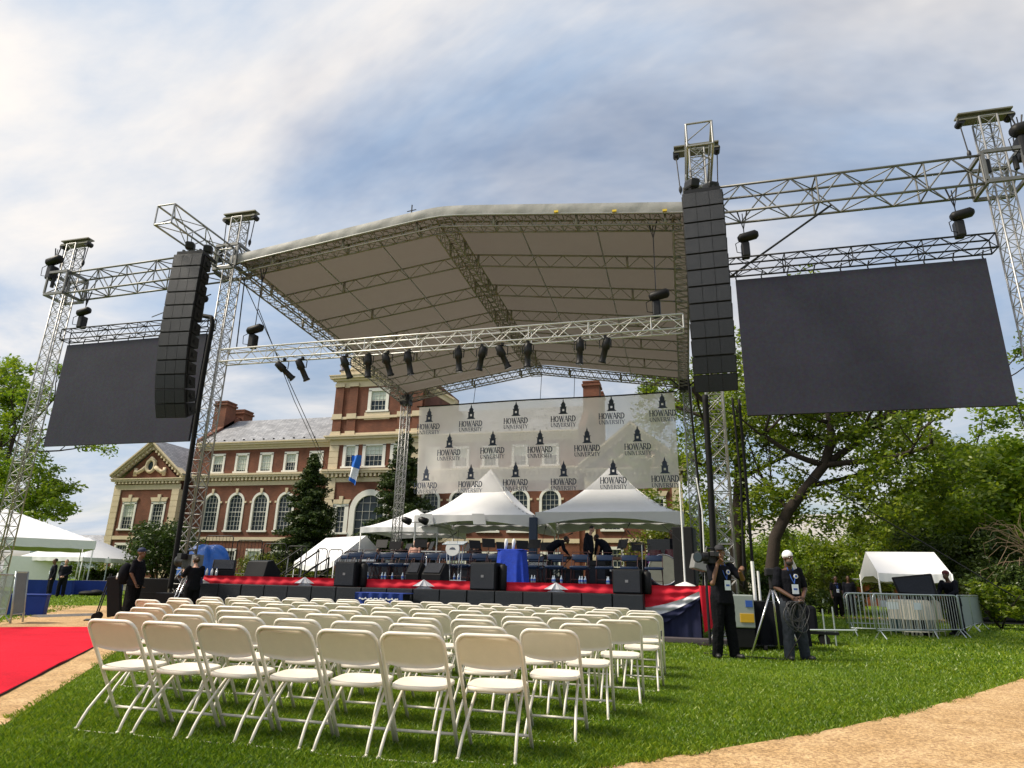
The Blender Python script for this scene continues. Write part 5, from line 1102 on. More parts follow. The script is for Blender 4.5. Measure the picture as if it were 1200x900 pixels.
def tree(name, label, base, trunk, limbs, crown, leaf, per, size, seed, depth=2, group=None, extra=0, clump=(.5, 1.1), flat=.75):
    """trunk: list of (x,y,z,r); limbs: list of (start index, direction, length, radius); crown: extra ellipsoids (cx,cy,cz,rx,ry,rz,n)"""
    t = thing(name, label, 'tree', base, 0, group); rd = random.Random(seed); g = np.random.default_rng(seed); m = MB(); tips = []
    m.tube([p[:3] for p in trunk], [p[3] for p in trunk], 12)
    for (i, d, L, r) in limbs: grow(m, trunk[i][:3], d, L, r, depth, tips, rd)
    m.build('trunk', BARK, t, True)
    cl = [(p.x, p.y, p.z, rd.uniform(*clump)) for p in tips]
    for (cx, cy, cz, rx, ry, rz, n) in crown:
        d = g.normal(size=(n, 3)); d /= np.linalg.norm(d, axis=1)[:, None]; q = g.random(n)**.45
        for k in range(n): cl.append((cx+d[k, 0]*rx*q[k], cy+d[k, 1]*ry*q[k], cz+d[k, 2]*rz*q[k], rd.uniform(*clump)))
    V, F = leaf_cloud(cl, per, size, flat, g); link('crown', arr_mesh('crown', V, F, leaf), t); return t
# big ash behind the line array: trunk position from its foot beyond the hedge
B = Vector((at(905, 690, 36).x, 36, 0))
def rel(px, py, Y, b=B): p = at(px, py, Y)-b; return (p.x, p.y, p.z)
tk = [(0, 0, 0, .44), (-.15, 0, 1.0, .34), rel(908, 630, 36)+(.29,), rel(924, 598, 36)+(.27,), rel(946, 570, 36)+(.25,), rel(966, 545, 36.2)+(.24,), rel(975, 515, 36.4)+(.24,), rel(972, 495, 36.6)+(.16,), rel(968, 470, 37)+(.1,)]
lb = [(5, (.9, .2, .5), 4.5, .22), (5, (-.9, -.2, .25), 3.5, .18), (6, (.7, .4, .2), 4.0, .17), (6, (-.6, .5, .25), 3.5, .15), (7, (-.8, -.3, .2), 3, .13), (7, (.9, -.4, .2), 4., .13), (5, (.9, -.5, -.05), 5, .17), (4, (.8, .5, .2), 4.5, .15), (8, (.5, .2, .2), 2.5, .09), (8, (-.8, .1, .2), 2.5, .09), (6, (1, -.1, .25), 6, .16), (3, (-.4, .7, .6), 4, .12)]
cr = [rel(1040, 540, 36)+(3.6, 3.2, 2.6, 46), rel(1000, 500, 37)+(4.6, 3.6, 2.2, 54), rel(1090, 560, 35)+(2.8, 2.6, 2.4, 40), rel(930, 490, 37)+(3.2, 3, 2.4, 45), rel(970, 460, 38)+(4.5, 4, 1.6, 40), rel(1010, 600, 35)+(3.2, 2.4, 1.6, 34), rel(905, 575, 37)+(2.2, 2.2, 1.6, 26)]
tree('ash_tree', 'large spreading tree with dark leaning trunk behind the screen over the barricades', B, tk, lb, cr, LF1, 62, .12, 5, 2, clump=(.45, 1.0))
# second trunk just beside the tower by the photographer
B2 = Vector((at(866, 690, 40).x, 40, 0))
tk = [(0, 0, 0, .5), rel(864, 640, 40, B2)+(.42,), rel(868, 560, 40, B2)+(.36,), rel(866, 500, 40, B2)+(.32,), rel(876, 470, 40, B2)+(.24,), rel(884, 445, 40.3, B2)+(.16,), rel(890, 425, 40.6, B2)+(.1,)]
lb = [(3, (-.8, -.2, .5), 4.5, .2), (4, (.9, .1, .35), 4, .17), (3, (-1, .4, .3), 4, .16), (5, (-.7, .4, .1), 3, .12), (6, (.6, -.5, .1), 3, .1), (2, (.7, -.5, .35), 3.5, .14), (2, (-.8, -.6, .1), 3.5, .14)]
cr = [rel(850, 460, 40, B2)+(2.4, 3.0, 2.6, 40), rel(840, 540, 39, B2)+(2.2, 2.2, 3.0, 34), rel(900, 600, 38, B2)+(2.2, 2.2, 1.8, 26), rel(790, 470, 44, B2)+(3.0, 3, 3.2, 60), rel(770, 560, 46, B2)+(3.0, 3, 4.6, 60), rel(830, 620, 42, B2)+(3.0, 2.4, 2.0, 40), rel(905, 455, 42, B2)+(3.0, 3.2, 2.0, 36)]
tree('ash_tree', 'dark limbed tree rising right behind the tower and cables by the photographer', B2, tk, lb, cr, LF1, 62, .125, 9, 2, clump=(.5, 1.05))
# bright dense trees further along
for i, (px, Y, zt, rr_, sd, lab, lf) in enumerate([(1168, 46, 11.0, 4.6, 21, 'bright green bushy tree beside the orange brick house', LF2), (1235, 40, 10.2, 4.8, 22, 'bright green tree at the far end of the lawn beyond the outer tower', LF2), (1075, 60, 9, 5.0, 23, 'dense green tree behind the ridge canopy tent', LF1), (1010, 66, 6.5, 4.8, 24, 'dense tree behind the big leaning ash', LF1), (925, 70, 6.5, 5, 25, 'dense tree far behind the dark suited crew', LF2), (740, 75, 15, 4.5, 26, 'yellow green tree behind the drums and peaked tent', LF5), (800, 66, 8, 5, 27, 'dense green tree behind the rear tower and banner', LF1)]):
    b = Vector((at(px, 690, Y).x, Y, 0))
    tree('broadleaf_tree', lab, b, [(0, 0, 0, .4), (0, 0, zt*.3, .32), (.1, 0, zt*.55, .2), (.1, .1, zt*.8, .1)], [(1, (1, .2, .6), zt*.3, .15), (1, (-1, -.3, .6), zt*.3, .15), (2, (.3, -1, .7), zt*.28, .12), (2, (-.2, 1, .7), zt*.28, .12), (3, (.2, 0, 1), zt*.2, .07)], [(0, 0, zt*.62, rr_, rr_*.9, zt*.36, 130), (rr_*.4, -rr_*.3, zt*.35, rr_*.7, rr_*.7, zt*.25, 50), (-rr_*.4, -rr_*.3, zt*.40, rr_*.7, rr_*.7, zt*.22, 50)], lf, 105, .145, sd, 1, group='trees beyond the lawn', clump=(.6, 1.25))
# tree on the carpet side above the party tent
B3 = Vector((at(-40, 690, 44).x, 44, 0))
tk = [(0, 0, 0, .55), (.2, 0, 3, .45), (.3, 0, 6, .36), (.5, .2, 9, .26), (.8, .2, 13, .14)]
lb = [(2, (1, -.2, .3), 5.5, .2), (3, (1, .1, .5), 5.5, .18), (3, (.7, -.8, .6), 5, .16), (4, (.9, .2, .8), 4.5, .12), (4, (.3, -.6, 1), 4, .1), (2, (.8, .7, .2), 5, .17), (2, (-.8, 0, .6), 5, .17), (1, (1, -.4, .25), 5, .16)]
cr = [rel(20, 560, 44, B3)+(3.6, 3, 2.4, 46), rel(10, 470, 44, B3)+(2.2, 2.6, 3.4, 40), rel(45, 600, 43, B3)+(2.8, 2.2, 1.6, 36), rel(-20, 520, 44, B3)+(4, 3.5, 6, 90), rel(5, 435, 44, B3)+(2.0, 2, 1.6, 20), rel(60, 575, 44, B3)+(1.6, 1.6, 1.2, 14)]
tree('broadleaf_tree', 'tall leafy tree rising over the big white party tent', B3, tk, lb, cr, LF2, 55, .17, 31, 2, clump=(.5, 1.0))
# conifers before the building
def conifer(px, ptop, Y, wbase, zlow, seed, label):
    b = at(px, 690, Y); b.z = 0; ztop = at(px, ptop, Y).z; t = thing('conifer', label, 'tree', b, 0, 'conifers before the building'); g = np.random.default_rng(seed); rd = random.Random(seed)
    m = MB(); m.tube([(0, 0, 0), (.05, 0, ztop*.5), (0, 0, ztop)], [.22, .13, .02], 8); cl = []; V = []
    nb = int((ztop-zlow)*20)
    for i in range(nb):
        f = (i+rd.random())/nb; z = zlow+(ztop-zlow)*f; L = wbase*(1-f)**.8*rd.uniform(.55, 1.12)+.12; a = rd.uniform(0, 6.283); drop = -.10*L+.10*L*f
        e = Vector((L*math.cos(a), L*math.sin(a), z+drop)); m.tube([(0, 0, z), (e.x*.5, e.y*.5, z+drop*.2), e], [.035*(1-f)+.01, .02, .006], 4)
        k = max(3, int(L*5))
        for j in range(k): q = (j+1)/k; cl.append((e.x*q, e.y*q, z+drop*q*q-.05, .24+.16*L*(1.1-q*.5)))
    m.build('trunk', BARK, t, True); Vv, F = leaf_cloud(cl, 40, .11, .6, g); link('foliage', arr_mesh('foliage', Vv, F, LF4), t); return t
conifer(352, 533, 46, 3.3, 1.0, 41, 'dark conifer standing before the arched windows of the brick wing')
conifer(464, 509, 47, 3.7, 1.0, 42, 'tall dark conifer before the building tower doorway')
def shrub(px, Y, h, w, lf, seed, label, n=60, stems=5, size=.09, per=60, name='shrub', zc=.55, loc=None):
    b = loc or at(px, 690, Y); b = Vector(b); b.z = 0; t = thing(name, label, 'shrub', b, 0, 'shrubs around the grounds'); rd = random.Random(seed); g = np.random.default_rng(seed); m = MB(); cl = []
    for i in range(stems):
        a = rd.uniform(0, 6.28); e = Vector((w*.5*math.cos(a), w*.5*math.sin(a), h*.7)); limb(m, [(0, 0, 0), e*.4+Vector((0, 0, h*.1)), e], .06*h/3, .015)
    m.build('stems', BARK, t, True); d = g.normal(size=(n, 3)); d /= np.linalg.norm(d, axis=1)[:, None]; q = g.random(n)**.4
    for k in range(n): cl.append((d[k, 0]*w*.5*q[k], d[k, 1]*w*.5*q[k], max(.12, h*zc+d[k, 2]*h*(1-zc)*q[k]), rd.uniform(.12, .24)*h*.7+.05))
    V, F = leaf_cloud(cl, per, size, .9, g); link('foliage', arr_mesh('foliage', V, F, lf), t); return t
shrub(184, 44, 5.4, 5.2, LF3, 51, 'round dark leafy shrub tree before the gabled pavilion', 150, 7, .12, 70, zc=.62)
shrub(138, 49, 2.2, 2.2, LF2, 52, 'bright green bush at the corner of the brick pavilion', 40)
shrub(112, 46, 1.5, 2.0, LF3, 53, 'clipped round bush beside the tent leg', 40); shrub(127, 45, 1.5, 1.9, LF3, 54, 'clipped round bush nearest the brick pavilion', 40)
shrub(95, 50, 3.0, 4.0, LF2, 58, 'loose green shrub behind the suited men', 60)
shrub(305, 43, 2.9, 5.0, LF5, 55, 'yellow green shrub behind the stair railings', 70, 5, .09, 60); shrub(365, 44, 2.2, 3.0, LF5, 57, 'low yellow green shrub beside the sagging tent', 40)
shrub(770, 46, 5.0, 4.0, LF5, 56, 'yellow green shrub behind the drums', 80, 5, .12, 60)
shrub(1165, 27, 1.6, 2.0, LF1, 61, 'green shrub at the foot of the trees beyond the barricades', 40); shrub(985, 40, 2.4, 4.5, LF5, 62, 'bright clipped bush behind the golf cart', 60, 5, .09, 60)
shrub(900, 33, 2.0, 2.6, LF3, 63, 'dark bush behind the table with black cloth', 40); shrub(1095, 44, 5.2, 5, LF3, 65, 'dark tall shrub behind the suited man', 110, 6, .09, 110); shrub(1150, 37, 4.2, 5, LF3, 66, 'dark shrub under the bright trees', 110, 6, .09, 110); shrub(1195, 33, 2.3, 4, LF3, 67, 'bright shrub at the far edge of the lawn', 90, 6, .075, 130)
shrub(945, 48, 3.0, 4.5, LF2, 68, 'bright shrub behind the man with the white head scarf', 60, 5, .1, 60)
# hedges: long clipped boxes of leaves
def hedge(x0, x1, y, h, d, label, seed, rz=0.):
    t = thing('hedge', label, 'hedge', ((x0+x1)/2, y, 0), rz, 'clipped hedges'); g = np.random.default_rng(seed); L = x1-x0; n = int(L*26)
    m = MB(); 
    for i in range(int(L/1.2)): x = -L/2+1.2*i+.6; m.tube([(x, 0, 0), (x+.1, 0, h*.5), (x+.3, .1, h*.85)], [.05, .035, .015], 5)
    m.build('stems', BARK, t); P = np.stack([(g.random(n)-.5)*L, (g.random(n)-.5)*d, .08+g.random(n)*(h-.15), .14+.08*g.random(n)], 1); V, F = leaf_cloud(P, 46, .065, 1, g); link('foliage', arr_mesh('foliage', V, F, LF3), t)
hedge(9.0, 26, 33.5, 1.05, 1.1, 'long low clipped hedge behind the barricades', 71, R(8)); hedge(1.4, 8.2, 37, 1.2, 1.2, 'low clipped hedge behind the black crew', 72)
hedge(-46, -33, 44, .7, .9, 'low hedge before the gabled pavilion', 73)
# dry bare shrub at the frame edge
b = at(1207, 650, 33); b.z = 0; t = thing('dry_shrub', 'tangle of dry brown twigs hanging among the green trees', 'shrub', (b.x, 33, 0)); rd = random.Random(77); m = MB()
for i in range(38):
    a = rd.uniform(0, 6.28); e = Vector((1.4*math.cos(a)*rd.uniform(.3, 1)-.6, 1.0*math.sin(a), rd.uniform(1.6, 4.6))); p0 = Vector((rd.uniform(-.2, .2), 0, rd.uniform(2.2, 3.4))); mid = p0.lerp(e, .5)+Vector((rd.uniform(-.3, .3), 0, rd.uniform(.1, .5))); m.tube([p0, mid, e, e+Vector((rd.uniform(-.4, 0), 0, rd.uniform(-.7, -.1)))], [.02, .014, .008, .003], 4, False)
m.tube([(0, 0, 0), (0, 0, 1.8), (0, 0, 3.2)], [.12, .1, .05], 8); m.build('twigs', mat('dry wood', (.20, .14, .09), .9, 0, .2, 5), t)
# distant tree line closing the horizon behind everything
def treeline(y, x0, x1, h, seed, label):
    g = np.random.default_rng(seed); n = int((x1-x0)*3.2); xs = x0+g.random(n)*(x1-x0); P = np.stack([xs, y+g.random(n)*8, g.random(n)*h*(.7+.3*np.sin(xs*.11+seed)), 1.2+g.random(n)*1.2], 1); V, F = leaf_cloud(P, 26, .5, .9, g)
    tag(link('distant_trees', arr_mesh('distant_trees', V, F, LF1)), label, 'trees', kind='stuff')
treeline(105, 0, 130, 5, 81, 'distant wood closing the view behind the lawn trees'); treeline(150, -170, -70, 8, 82, 'distant wood behind the far grey houses')
# ------------------------------------------------------------------ people
def capsule(m, a, b, ra, rb, n=10):
    a, b = Vector(a), Vector(b); d = b-a; L = max(d.length, 1e-5); d = d/L; pts, rs = [], []
    for k in (80, 55, 25): pts.append(a-d*ra*math.sin(R(k))); rs.append(ra*math.cos(R(k)))
    pts += [a, a.lerp(b, .5), b]; rs += [ra, (ra+rb)/2, rb]
    for k in (25, 55, 80): pts.append(b+d*rb*math.sin(R(k))); rs.append(rb*math.cos(R(k)))
    m.tube(pts, rs, n)
def chain(m, pts, rs, n=10):
    for i in range(len(pts)-1): capsule(m, pts[i], pts[i+1], rs[i], rs[i+1], n)
def torso(m, secs, n=16):
    """secs: (centre, half width, half depth, right axis, forward axis)"""
    o = len(m.v); k = len(secs)
    for (c, hw, hd, rx, fw) in secs:
        for j in range(n):
            a = 2*math.pi*j/n; m.v.append(tuple(Vector(c)+rx*(hw*math.copysign(abs(math.cos(a))**.85, math.cos(a)))+fw*(hd*math.copysign(abs(math.sin(a))**.85, math.sin(a)))))
    for i in range(k-1):
        for j in range(n): m.f.append((o+i*n+j, o+i*n+(j+1) % n, o+(i+1)*n+(j+1) % n, o+(i+1)*n+j))
    m.f.append(tuple(o+j for j in range(n))[::-1]); m.f.append(tuple(o+(k-1)*n+j for j in range(n)))
def remesh(o, vox, disp=0., dscale=.12, smooth=2):
    r_ = o.modifiers.new('remesh', 'REMESH'); r_.mode = 'VOXEL'; r_.voxel_size = vox; r_.use_smooth_shade = True
    s = o.modifiers.new('smooth', 'SMOOTH'); s.iterations = smooth; s.factor = .5
    if disp:
        tx = bpy.data.textures.get('folds') or bpy.data.textures.new('folds', 'CLOUDS'); tx.noise_scale = dscale; tx.noise_depth = 2
        d = o.modifiers.new('folds', 'DISPLACE'); d.texture = tx; d.strength = disp; d.mid_level = .5; d.texture_coords = 'LOCAL'
def person(loc, rz, height, label, J=None, skin=None, top=None, bottom=None, sleeve='short', hat=None, vox=.014, lean=0., fat=1., group=None, jacket=False, cat='person', head_yaw=0., badge=False, emblem=False, beard=False, nod=0., hips=None, hand=None):
    """local axes: x = the person's right hand side, y = forward, z = up; J overrides joints of a 1.78 m figure"""
    s = height/1.78; t = thing('person', label, cat, loc, rz, group); skin = skin or SKIN; top = top or TEEB; bottom = bottom or JEANS
    D = dict(pel=(0, 0, .95), wai=(0, 0, 1.10), che=(0, .0, 1.30), nec=(0, -.01, 1.49), hd=(0, .03, 1.655))
    for sd, q in (('R', 1), ('L', -1)):
        D['sh'+sd] = (q*.19, -.01, 1.43); D['el'+sd] = (q*.245, -.04, 1.15); D['wr'+sd] = (q*.255, .05, .90); D['ha'+sd] = (q*.25, .075, .82)
        D['hi'+sd] = (q*.09, 0, .93); D['kn'+sd] = (q*.11, .02, .50); D['an'+sd] = (q*.12, -.02, .09); D['to'+sd] = (q*.15, .15, .03)
    if J: D.update(J)
    D = {k: Vector(v)*s for k, v in D.items()}
    up = (D['nec']-D['pel']).normalized(); rx = (D['shR']-D['shL']).normalized(); fw = up.cross(rx).normalized()
    def tsecs(g):
        f = fat; return [(D['pel']-up*.10*s, .155*s*g*f, .115*s*g*f, rx, fw), (D['pel'], .165*s*g*f, .125*s*g*f, rx, fw), (D['wai'], .150*s*g*f, .115*s*g*f*(1+.25*(f-1)), rx, fw), (D['che'], .175*s*g*(.5+.5*f), .120*s*g*(.5+.5*f), rx, fw), (D['nec'].lerp(D['che'], .32), .165*s*g, .10*s*g, rx, fw), (D['nec']-up*.02*s, .075*s*g, .065*s*g, rx, fw)]
    # ---- body: one continuous skin
    m = MB(); torso(m, tsecs(.93)); capsule(m, D['nec']-up*.04*s, D['hd']-up*.06*s, .058*s, .055*s)
    hm = Matrix.Rotation(head_yaw, 3, 'Z')@Matrix.Rotation(nod, 3, 'X'); H = D['hd']
    def hp(a): return H+hm@(Vector(a)*s)
    m.ell(hp((0, -.012, .03)), (.076*s, .098*s, .098*s), hm, 16, 12); m.ell(hp((0, .022, -.055)), (.058*s, .068*s, .068*s), hm, 14, 10)
    m.ell(hp((0, .092, -.012)), (.014*s, .02*s, .026*s), hm, 8, 6); m.ell(hp((0, .072, .032)), (.05*s, .02*s, .014*s), hm, 10, 6)
    m.ell(hp((0, .080, -.058)), (.026*s, .014*s, .012*s), hm, 8, 6); m.ell(hp((0, .06, -.098)), (.03*s, .028*s, .022*s), hm, 8, 6)
    for q in (-1, 1): m.ell(hp((q*.076, -.01, -.01)), (.012*s, .022*s, .032*s), hm, 8, 6)
    for q, sd in ((1, 'R'), (-1, 'L')):
        chain(m, [D['sh'+sd], D['el'+sd], D['wr'+sd]], [.058*s, .042*s, .029*s]); chain(m, [D['hi'+sd], D['kn'+sd], D['an'+sd]], [.085*s, .058*s, .04*s])
        # hand: palm, four fingers of unequal length with two bends, thumb from the side of the palm
        w, h = D['wr'+sd], D['ha'+sd]; d = (h-w).normalized(); side = fw.cross(d)
        side = side.normalized() if side.length > .2 else rx
        nrm = d.cross(side).normalized(); curl = nrm*(1 if nrm.dot(fw) > 0 else -1) if not (hand and sd in hand) else Vector(hand[sd]).normalized()
        side = d.cross(curl).normalized()
        pm = w+d*.085*s; 
        for k in range(4): o_ = (k-1.5)*.0195*s; capsule(m, w+side*o_*.7, pm+side*o_, .017*s, .0125*s, 8)
        for k, L in enumerate((.070, .080, .076, .060)):
            o_ = side*((k-1.5)*.021*s); p0 = pm+o_; p1 = p0+(d*.8+curl*.6).normalized()*L*.45*s; p2 = p1+(d*.2+curl).normalized()*L*.35*s; p3 = p2+(curl-d*.5).normalized()*L*.28*s
            chain(m, [p0, p1, p2, p3], [.0105*s, .0095*s, .0088*s, .0078*s], 7)
        ts = side*(-1 if side.dot(Vector((q, 0, 0))) > 0 else 1); b0 = w+d*.03*s+ts*.03*s; b1 = b0+(d*.6+ts*.7+curl*.3).normalized()*.04*s; b2 = b1+(d*.9+curl*.7).normalized()*.032*s; chain(m, [b0, b1, b2], [.015*s, .012*s, .0095*s], 7)
    b = m.build('body', skin, t); remesh(b, vox*.62 if vox < .012 else vox*.8, smooth=1)
    # eyes
    if vox < .02:
        m = MB()
        for q in (-1, 1): m.ell(hp((q*.032, .078, .012)), (.013*s, .008*s, .008*s), hm, 8, 6)
        m.build('eyes', WHITEP, b)
        m = MB()
        for q in (-1, 1): m.ell(hp((q*.032, .0845, .012)), (.0065*s, .004*s, .0065*s), hm, 8, 6)
        m.build('pupils', HAIR, b)
    # ---- clothes
    m = MB(); sec = tsecs(1.07 if not jacket else 1.14); low = .10 if not jacket else .18
    sec[0] = (D['pel']-up*low*s, sec[0][1]*1.03, sec[0][2]*1.05, rx, fw); torso(m, sec[:-1]+[(D['nec']-up*.035*s, .088*s, .078*s, rx, fw)])
    for sd in 'RL':
        e = D['sh'+sd].lerp(D['el'+sd], .82) if sleeve == 'short' else D['el'+sd]
        if sleeve == 'short': capsule(m, D['sh'+sd], e, .074*s, .066*s)
        else: chain(m, [D['sh'+sd], e, D['wr'+sd]-(D['wr'+sd]-e)*.06], [.078*s, .062*s, .046*s])
    o = m.build('jacket' if jacket else 'shirt', top, t); remesh(o, vox*.9, .02, .11)
    m = MB(); torso(m, [(D['pel']-up*.12*s, .15*s*fat, .12*s*fat, rx, fw), (D['pel']-up*.02*s, .172*s*fat, .132*s*fat, rx, fw), (D['wai']-up*.02*s, .155*s*fat, .12*s*fat, rx, fw)])
    for sd in 'RL': chain(m, [D['hi'+sd], D['kn'+sd], D['an'+sd]-Vector((0, 0, .015*s))], [.112*s*(.6+.4*fat), .094*s, .086*s])
    o = m.build('trousers', bottom, t); remesh(o, vox*.9, .022, .10)
    for sd in 'RL':
        a, to = D['an'+sd], D['to'+sd]; m = MB(); dd = (to-a); dd.z = 0; dd.normalize(); g0 = Vector((a.x, a.y, a.z-.045*s)); capsule(m, g0-dd*.05*s, g0+dd*.15*s, .045*s, .042*s); capsule(m, a, g0, .05*s, .045*s)
        o = m.build('shoe', SHOE, t); remesh(o, vox*.9)
    # ---- hair or headgear
    m = MB()
    if hat == 'scarf':
        m.ell(hp((0, -.016, .042)), (.081*s, .103*s, .092*s), hm, 16, 10); m.ell(hp((-.03, -.105, .0)), (.035*s, .03*s, .03*s), hm, 8, 6); zl = .005*s
        o_ = len(m.v); m.v = [v for v in m.v]
        hb = MB(); hb.v = [tuple(Vector(v) if (hm.transposed()@(Vector(v)-H)).z > zl or (hm.transposed()@(Vector(v)-H)).y < .0 else H+hm@Vector(((hm.transposed()@(Vector(v)-H)).x*.9, min((hm.transposed()@(Vector(v)-H)).y, .0), zl))) for v in m.v]; hb.f = m.f
        hb.grid(lambda u, v: hp((-.045-.06*u-.11*v-.03*u*v, -.05-.02*math.sin(u*6)+.06*v, .03-.34*v)), 6, 8); hb.grid(lambda u, v: hp((.02-.08*u-.05*v, -.105-.03*v, .02-.20*v)), 5, 6); hb.build('head_scarf', WHTC, t, True)
    elif hat in ('cap', 'navycap'):
        cm_ = mat('navy cap cloth', (.015, .025, .07), .8) if hat == 'navycap' else mat('dark cap cloth', (.02, .02, .024), .8); m.ell(hp((0, -.012, .058)), (.086*s, .106*s, .080*s), hm, 16, 10); m.ell(hp((0, .115, .048)), (.07*s, .075*s, .012*s), hm, 12, 6); m.build('cap', cm_, t, True)
    elif hat == 'bun':
        m.ell(hp((0, -.03, .035)), (.085*s, .10*s, .098*s), hm, 14, 10); m.ell(hp((0, -.14, .03)), (.05*s, .05*s, .05*s), hm, 10, 8); m.build('hair', mat('dark brown hair', (.04, .025, .015), .6), t, True)
    elif hat == 'redcap':
        m.ell(hp((0, -.012, .052)), (.086*s, .106*s, .080*s), hm, 16, 10); m.build('cap', mat('maroon knit cap', (.10, .02, .025), .9), t, True)
    else:
        m.ell(hp((0, -.028, .045)), (.081*s, .096*s, .090*s), hm, 14, 10); m.build('hair', HAIR, t, True)
    if beard:
        m = MB(); m.ell(hp((0, .028, -.075)), (.060*s, .066*s, .055*s), hm, 14, 10); m.build('beard', HAIR, t, True)
    fc = D['che']+fw*.135*s
    if emblem:
        m = MB(); c = fc+rx*(-.05)*s+up*.04*s; m.cyl(c, c+fw*.012, .038*s, n=20); e = m.build('chest_emblem', WHITEP, t); m = MB(); c2 = c+fw*.013; m.cyl(c2, c2+fw*.004, .022*s, n=16); m.build('emblem_centre', BLUEP, e)
    if badge:
        c = D['wai']+fw*.145*s*fat+up*.03*s; m = MB(); m.tube([D['nec']+fw*.07*s+rx*.05*s, fc+rx*.03*s, c+up*.09*s], .006, 5); m.tube([D['nec']+fw*.07*s-rx*.05*s, fc-rx*.03*s, c+up*.09*s], .006, 5); m.build('lanyard', BLUEP, t)
        m = MB(); mt_ = Matrix((rx, fw, up)).transposed(); m.box(c+fw*.012, (.115*s, .006, .155*s), mt_); bg = m.build('badge', PAPER, t); m = MB(); m.box(c+fw*.0165-up*.0*s, (.07*s, .003, .03*s), mt_); m.build('badge_print', BLUEP, bg)
    return t
# photographer with a shoulder video camera, facing away to the tree side
pc = gz(851, 772)
person(pc, R(210), 1.86, 'man in black filming with a shoulder video camera beside the stage corner', dict(shR=(.19, .03, 1.43), elR=(.27, .18, 1.16), wrR=(.17, .20, 1.46), haR=(.13, .24, 1.52), elL=(-.27, .22, 1.24), wrL=(-.12, .38, 1.36), haL=(-.09, .44, 1.40), kn=(0, 0, 0), anL=(-.15, .02, .09), toL=(-.2, .18, .03), anR=(.12, -.05, .09), toR=(.19, .10, .03)), SKIN, hat='cap', vox=.010, badge=True, emblem=True, fat=1.08, head_yaw=R(-25))
def vcam(loc, rz, label, sc=1.):
    t = thing('video_camera', label, 'video camera', loc, rz); GY = mat('grey camera plastic', (.13, .135, .14), .45, 0, .15, 8)
    m = MB(); m.bb(-.055*sc, .055*sc, -.24*sc, .12*sc, -.09*sc, .09*sc); m.build('camera_body', BLK, t, bevel=.015)
    m = MB(); m.tube([(0, .12*sc, 0), (0, .16*sc, 0), (0, .28*sc, 0), (0, .30*sc, 0), (0, .36*sc, 0)], [.05*sc, .055*sc, .06*sc, .075*sc, .085*sc], 14); l = m.build('lens', BLKM, t, True)
    m = MB(); m.cyl((0, .352*sc, 0), (0, .365*sc, 0), .068*sc, n=16); m.build('front_glass', GLASS, l)
    m = MB(); m.tube([(0, -.2*sc, .09*sc), (0, -.17*sc, .15*sc), (0, .08*sc, .15*sc), (0, .1*sc, .09*sc)], .016*sc, 6); m.build('top_handle', BLKM, t)
    m = MB(); m.bb(-.14*sc, -.06*sc, -.06*sc, .10*sc, .02*sc, .10*sc); m.build('viewfinder', BLKM, t, bevel=.01)
    m = MB(); m.bb(-.06*sc, .06*sc, -.36*sc, -.24*sc, -.08*sc, .08*sc); m.build('battery', GY, t, bevel=.01)
    m = MB(); m.bb(.055*sc, .062*sc, -.20*sc, .06*sc, -.05*sc, .05*sc); m.build('side_panel', GY, t); return t
vcam(pc+Vector((-.17, -.20, 1.63)), R(150), 'shoulder video camera held by the man in black beside the stage', 1.1)
# man in white head scarf holding a coil of cable
pd_ = gz(934, 774)
person(pd_, R(203), 1.80, 'man in black t-shirt and white head scarf holding coiled cable', dict(elR=(.265, .02, 1.15), wrR=(.10, .24, .99), haR=(.045, .27, .945), elL=(-.265, .02, 1.15), wrL=(-.07, .26, 1.00), haL=(-.02, .28, .96), anL=(-.17, -.02, .09), toL=(-.23, .13, .03), anR=(.14, .03, .09), toR=(.19, .19, .03), hd=(.01, .06, 1.645)), SKIN2, hat='scarf', vox=.010, badge=True, emblem=True, fat=1.10, beard=True, head_yaw=R(8), nod=R(-6), bottom=mat('dark blue denim', (.016, .022, .034), .85, 0, .35, 9, .5, 50))
t = thing('cable_coil', 'coil of thin grey cable hanging from the hands of the man in the white scarf', 'cable coil', pd_); rd = random.Random(5); fw_ = Vector((math.sin(R(23)), -math.cos(R(23)), 0)); sd_ = Vector((math.cos(R(23)), math.sin(R(23)), 0))
CBL = mat('grey cable rubber', (.045, .045, .05), .5, 0, .2, 9)
for k in range(11):
    w_, h_ = .13+rd.uniform(-.05, .05), .19+rd.uniform(-.06, .06); o = fw_*(.30+rd.uniform(-.05, .05))+sd_*(rd.uniform(-.06, .06)-.12); m = MB()
    m.tube([o+sd_*(w_*math.sin(R(20*a))+.04*math.sin(R(40*a)+k))+fw_*(.04*math.sin(R(20*a)+k*2))+Vector((0, 0, .95-h_+h_*math.cos(R(20*a)))) for a in range(18)], .007, 5, closed=True); m.build('loop', CBL, t, True)
wire([pd_+fw_*.3+Vector((0, 0, .5)), pd_+fw_*.35+Vector((-.35, 0, .03)), pd_+Vector((-.9, .1, .02)), pd_+Vector((-1.5, .3, .02)), gz(868, 752)], .010, 'thin black cable trailing over the grass to the stage', 'trailing_cable', RUBBER, sag=.0, group=None, cat='cable')
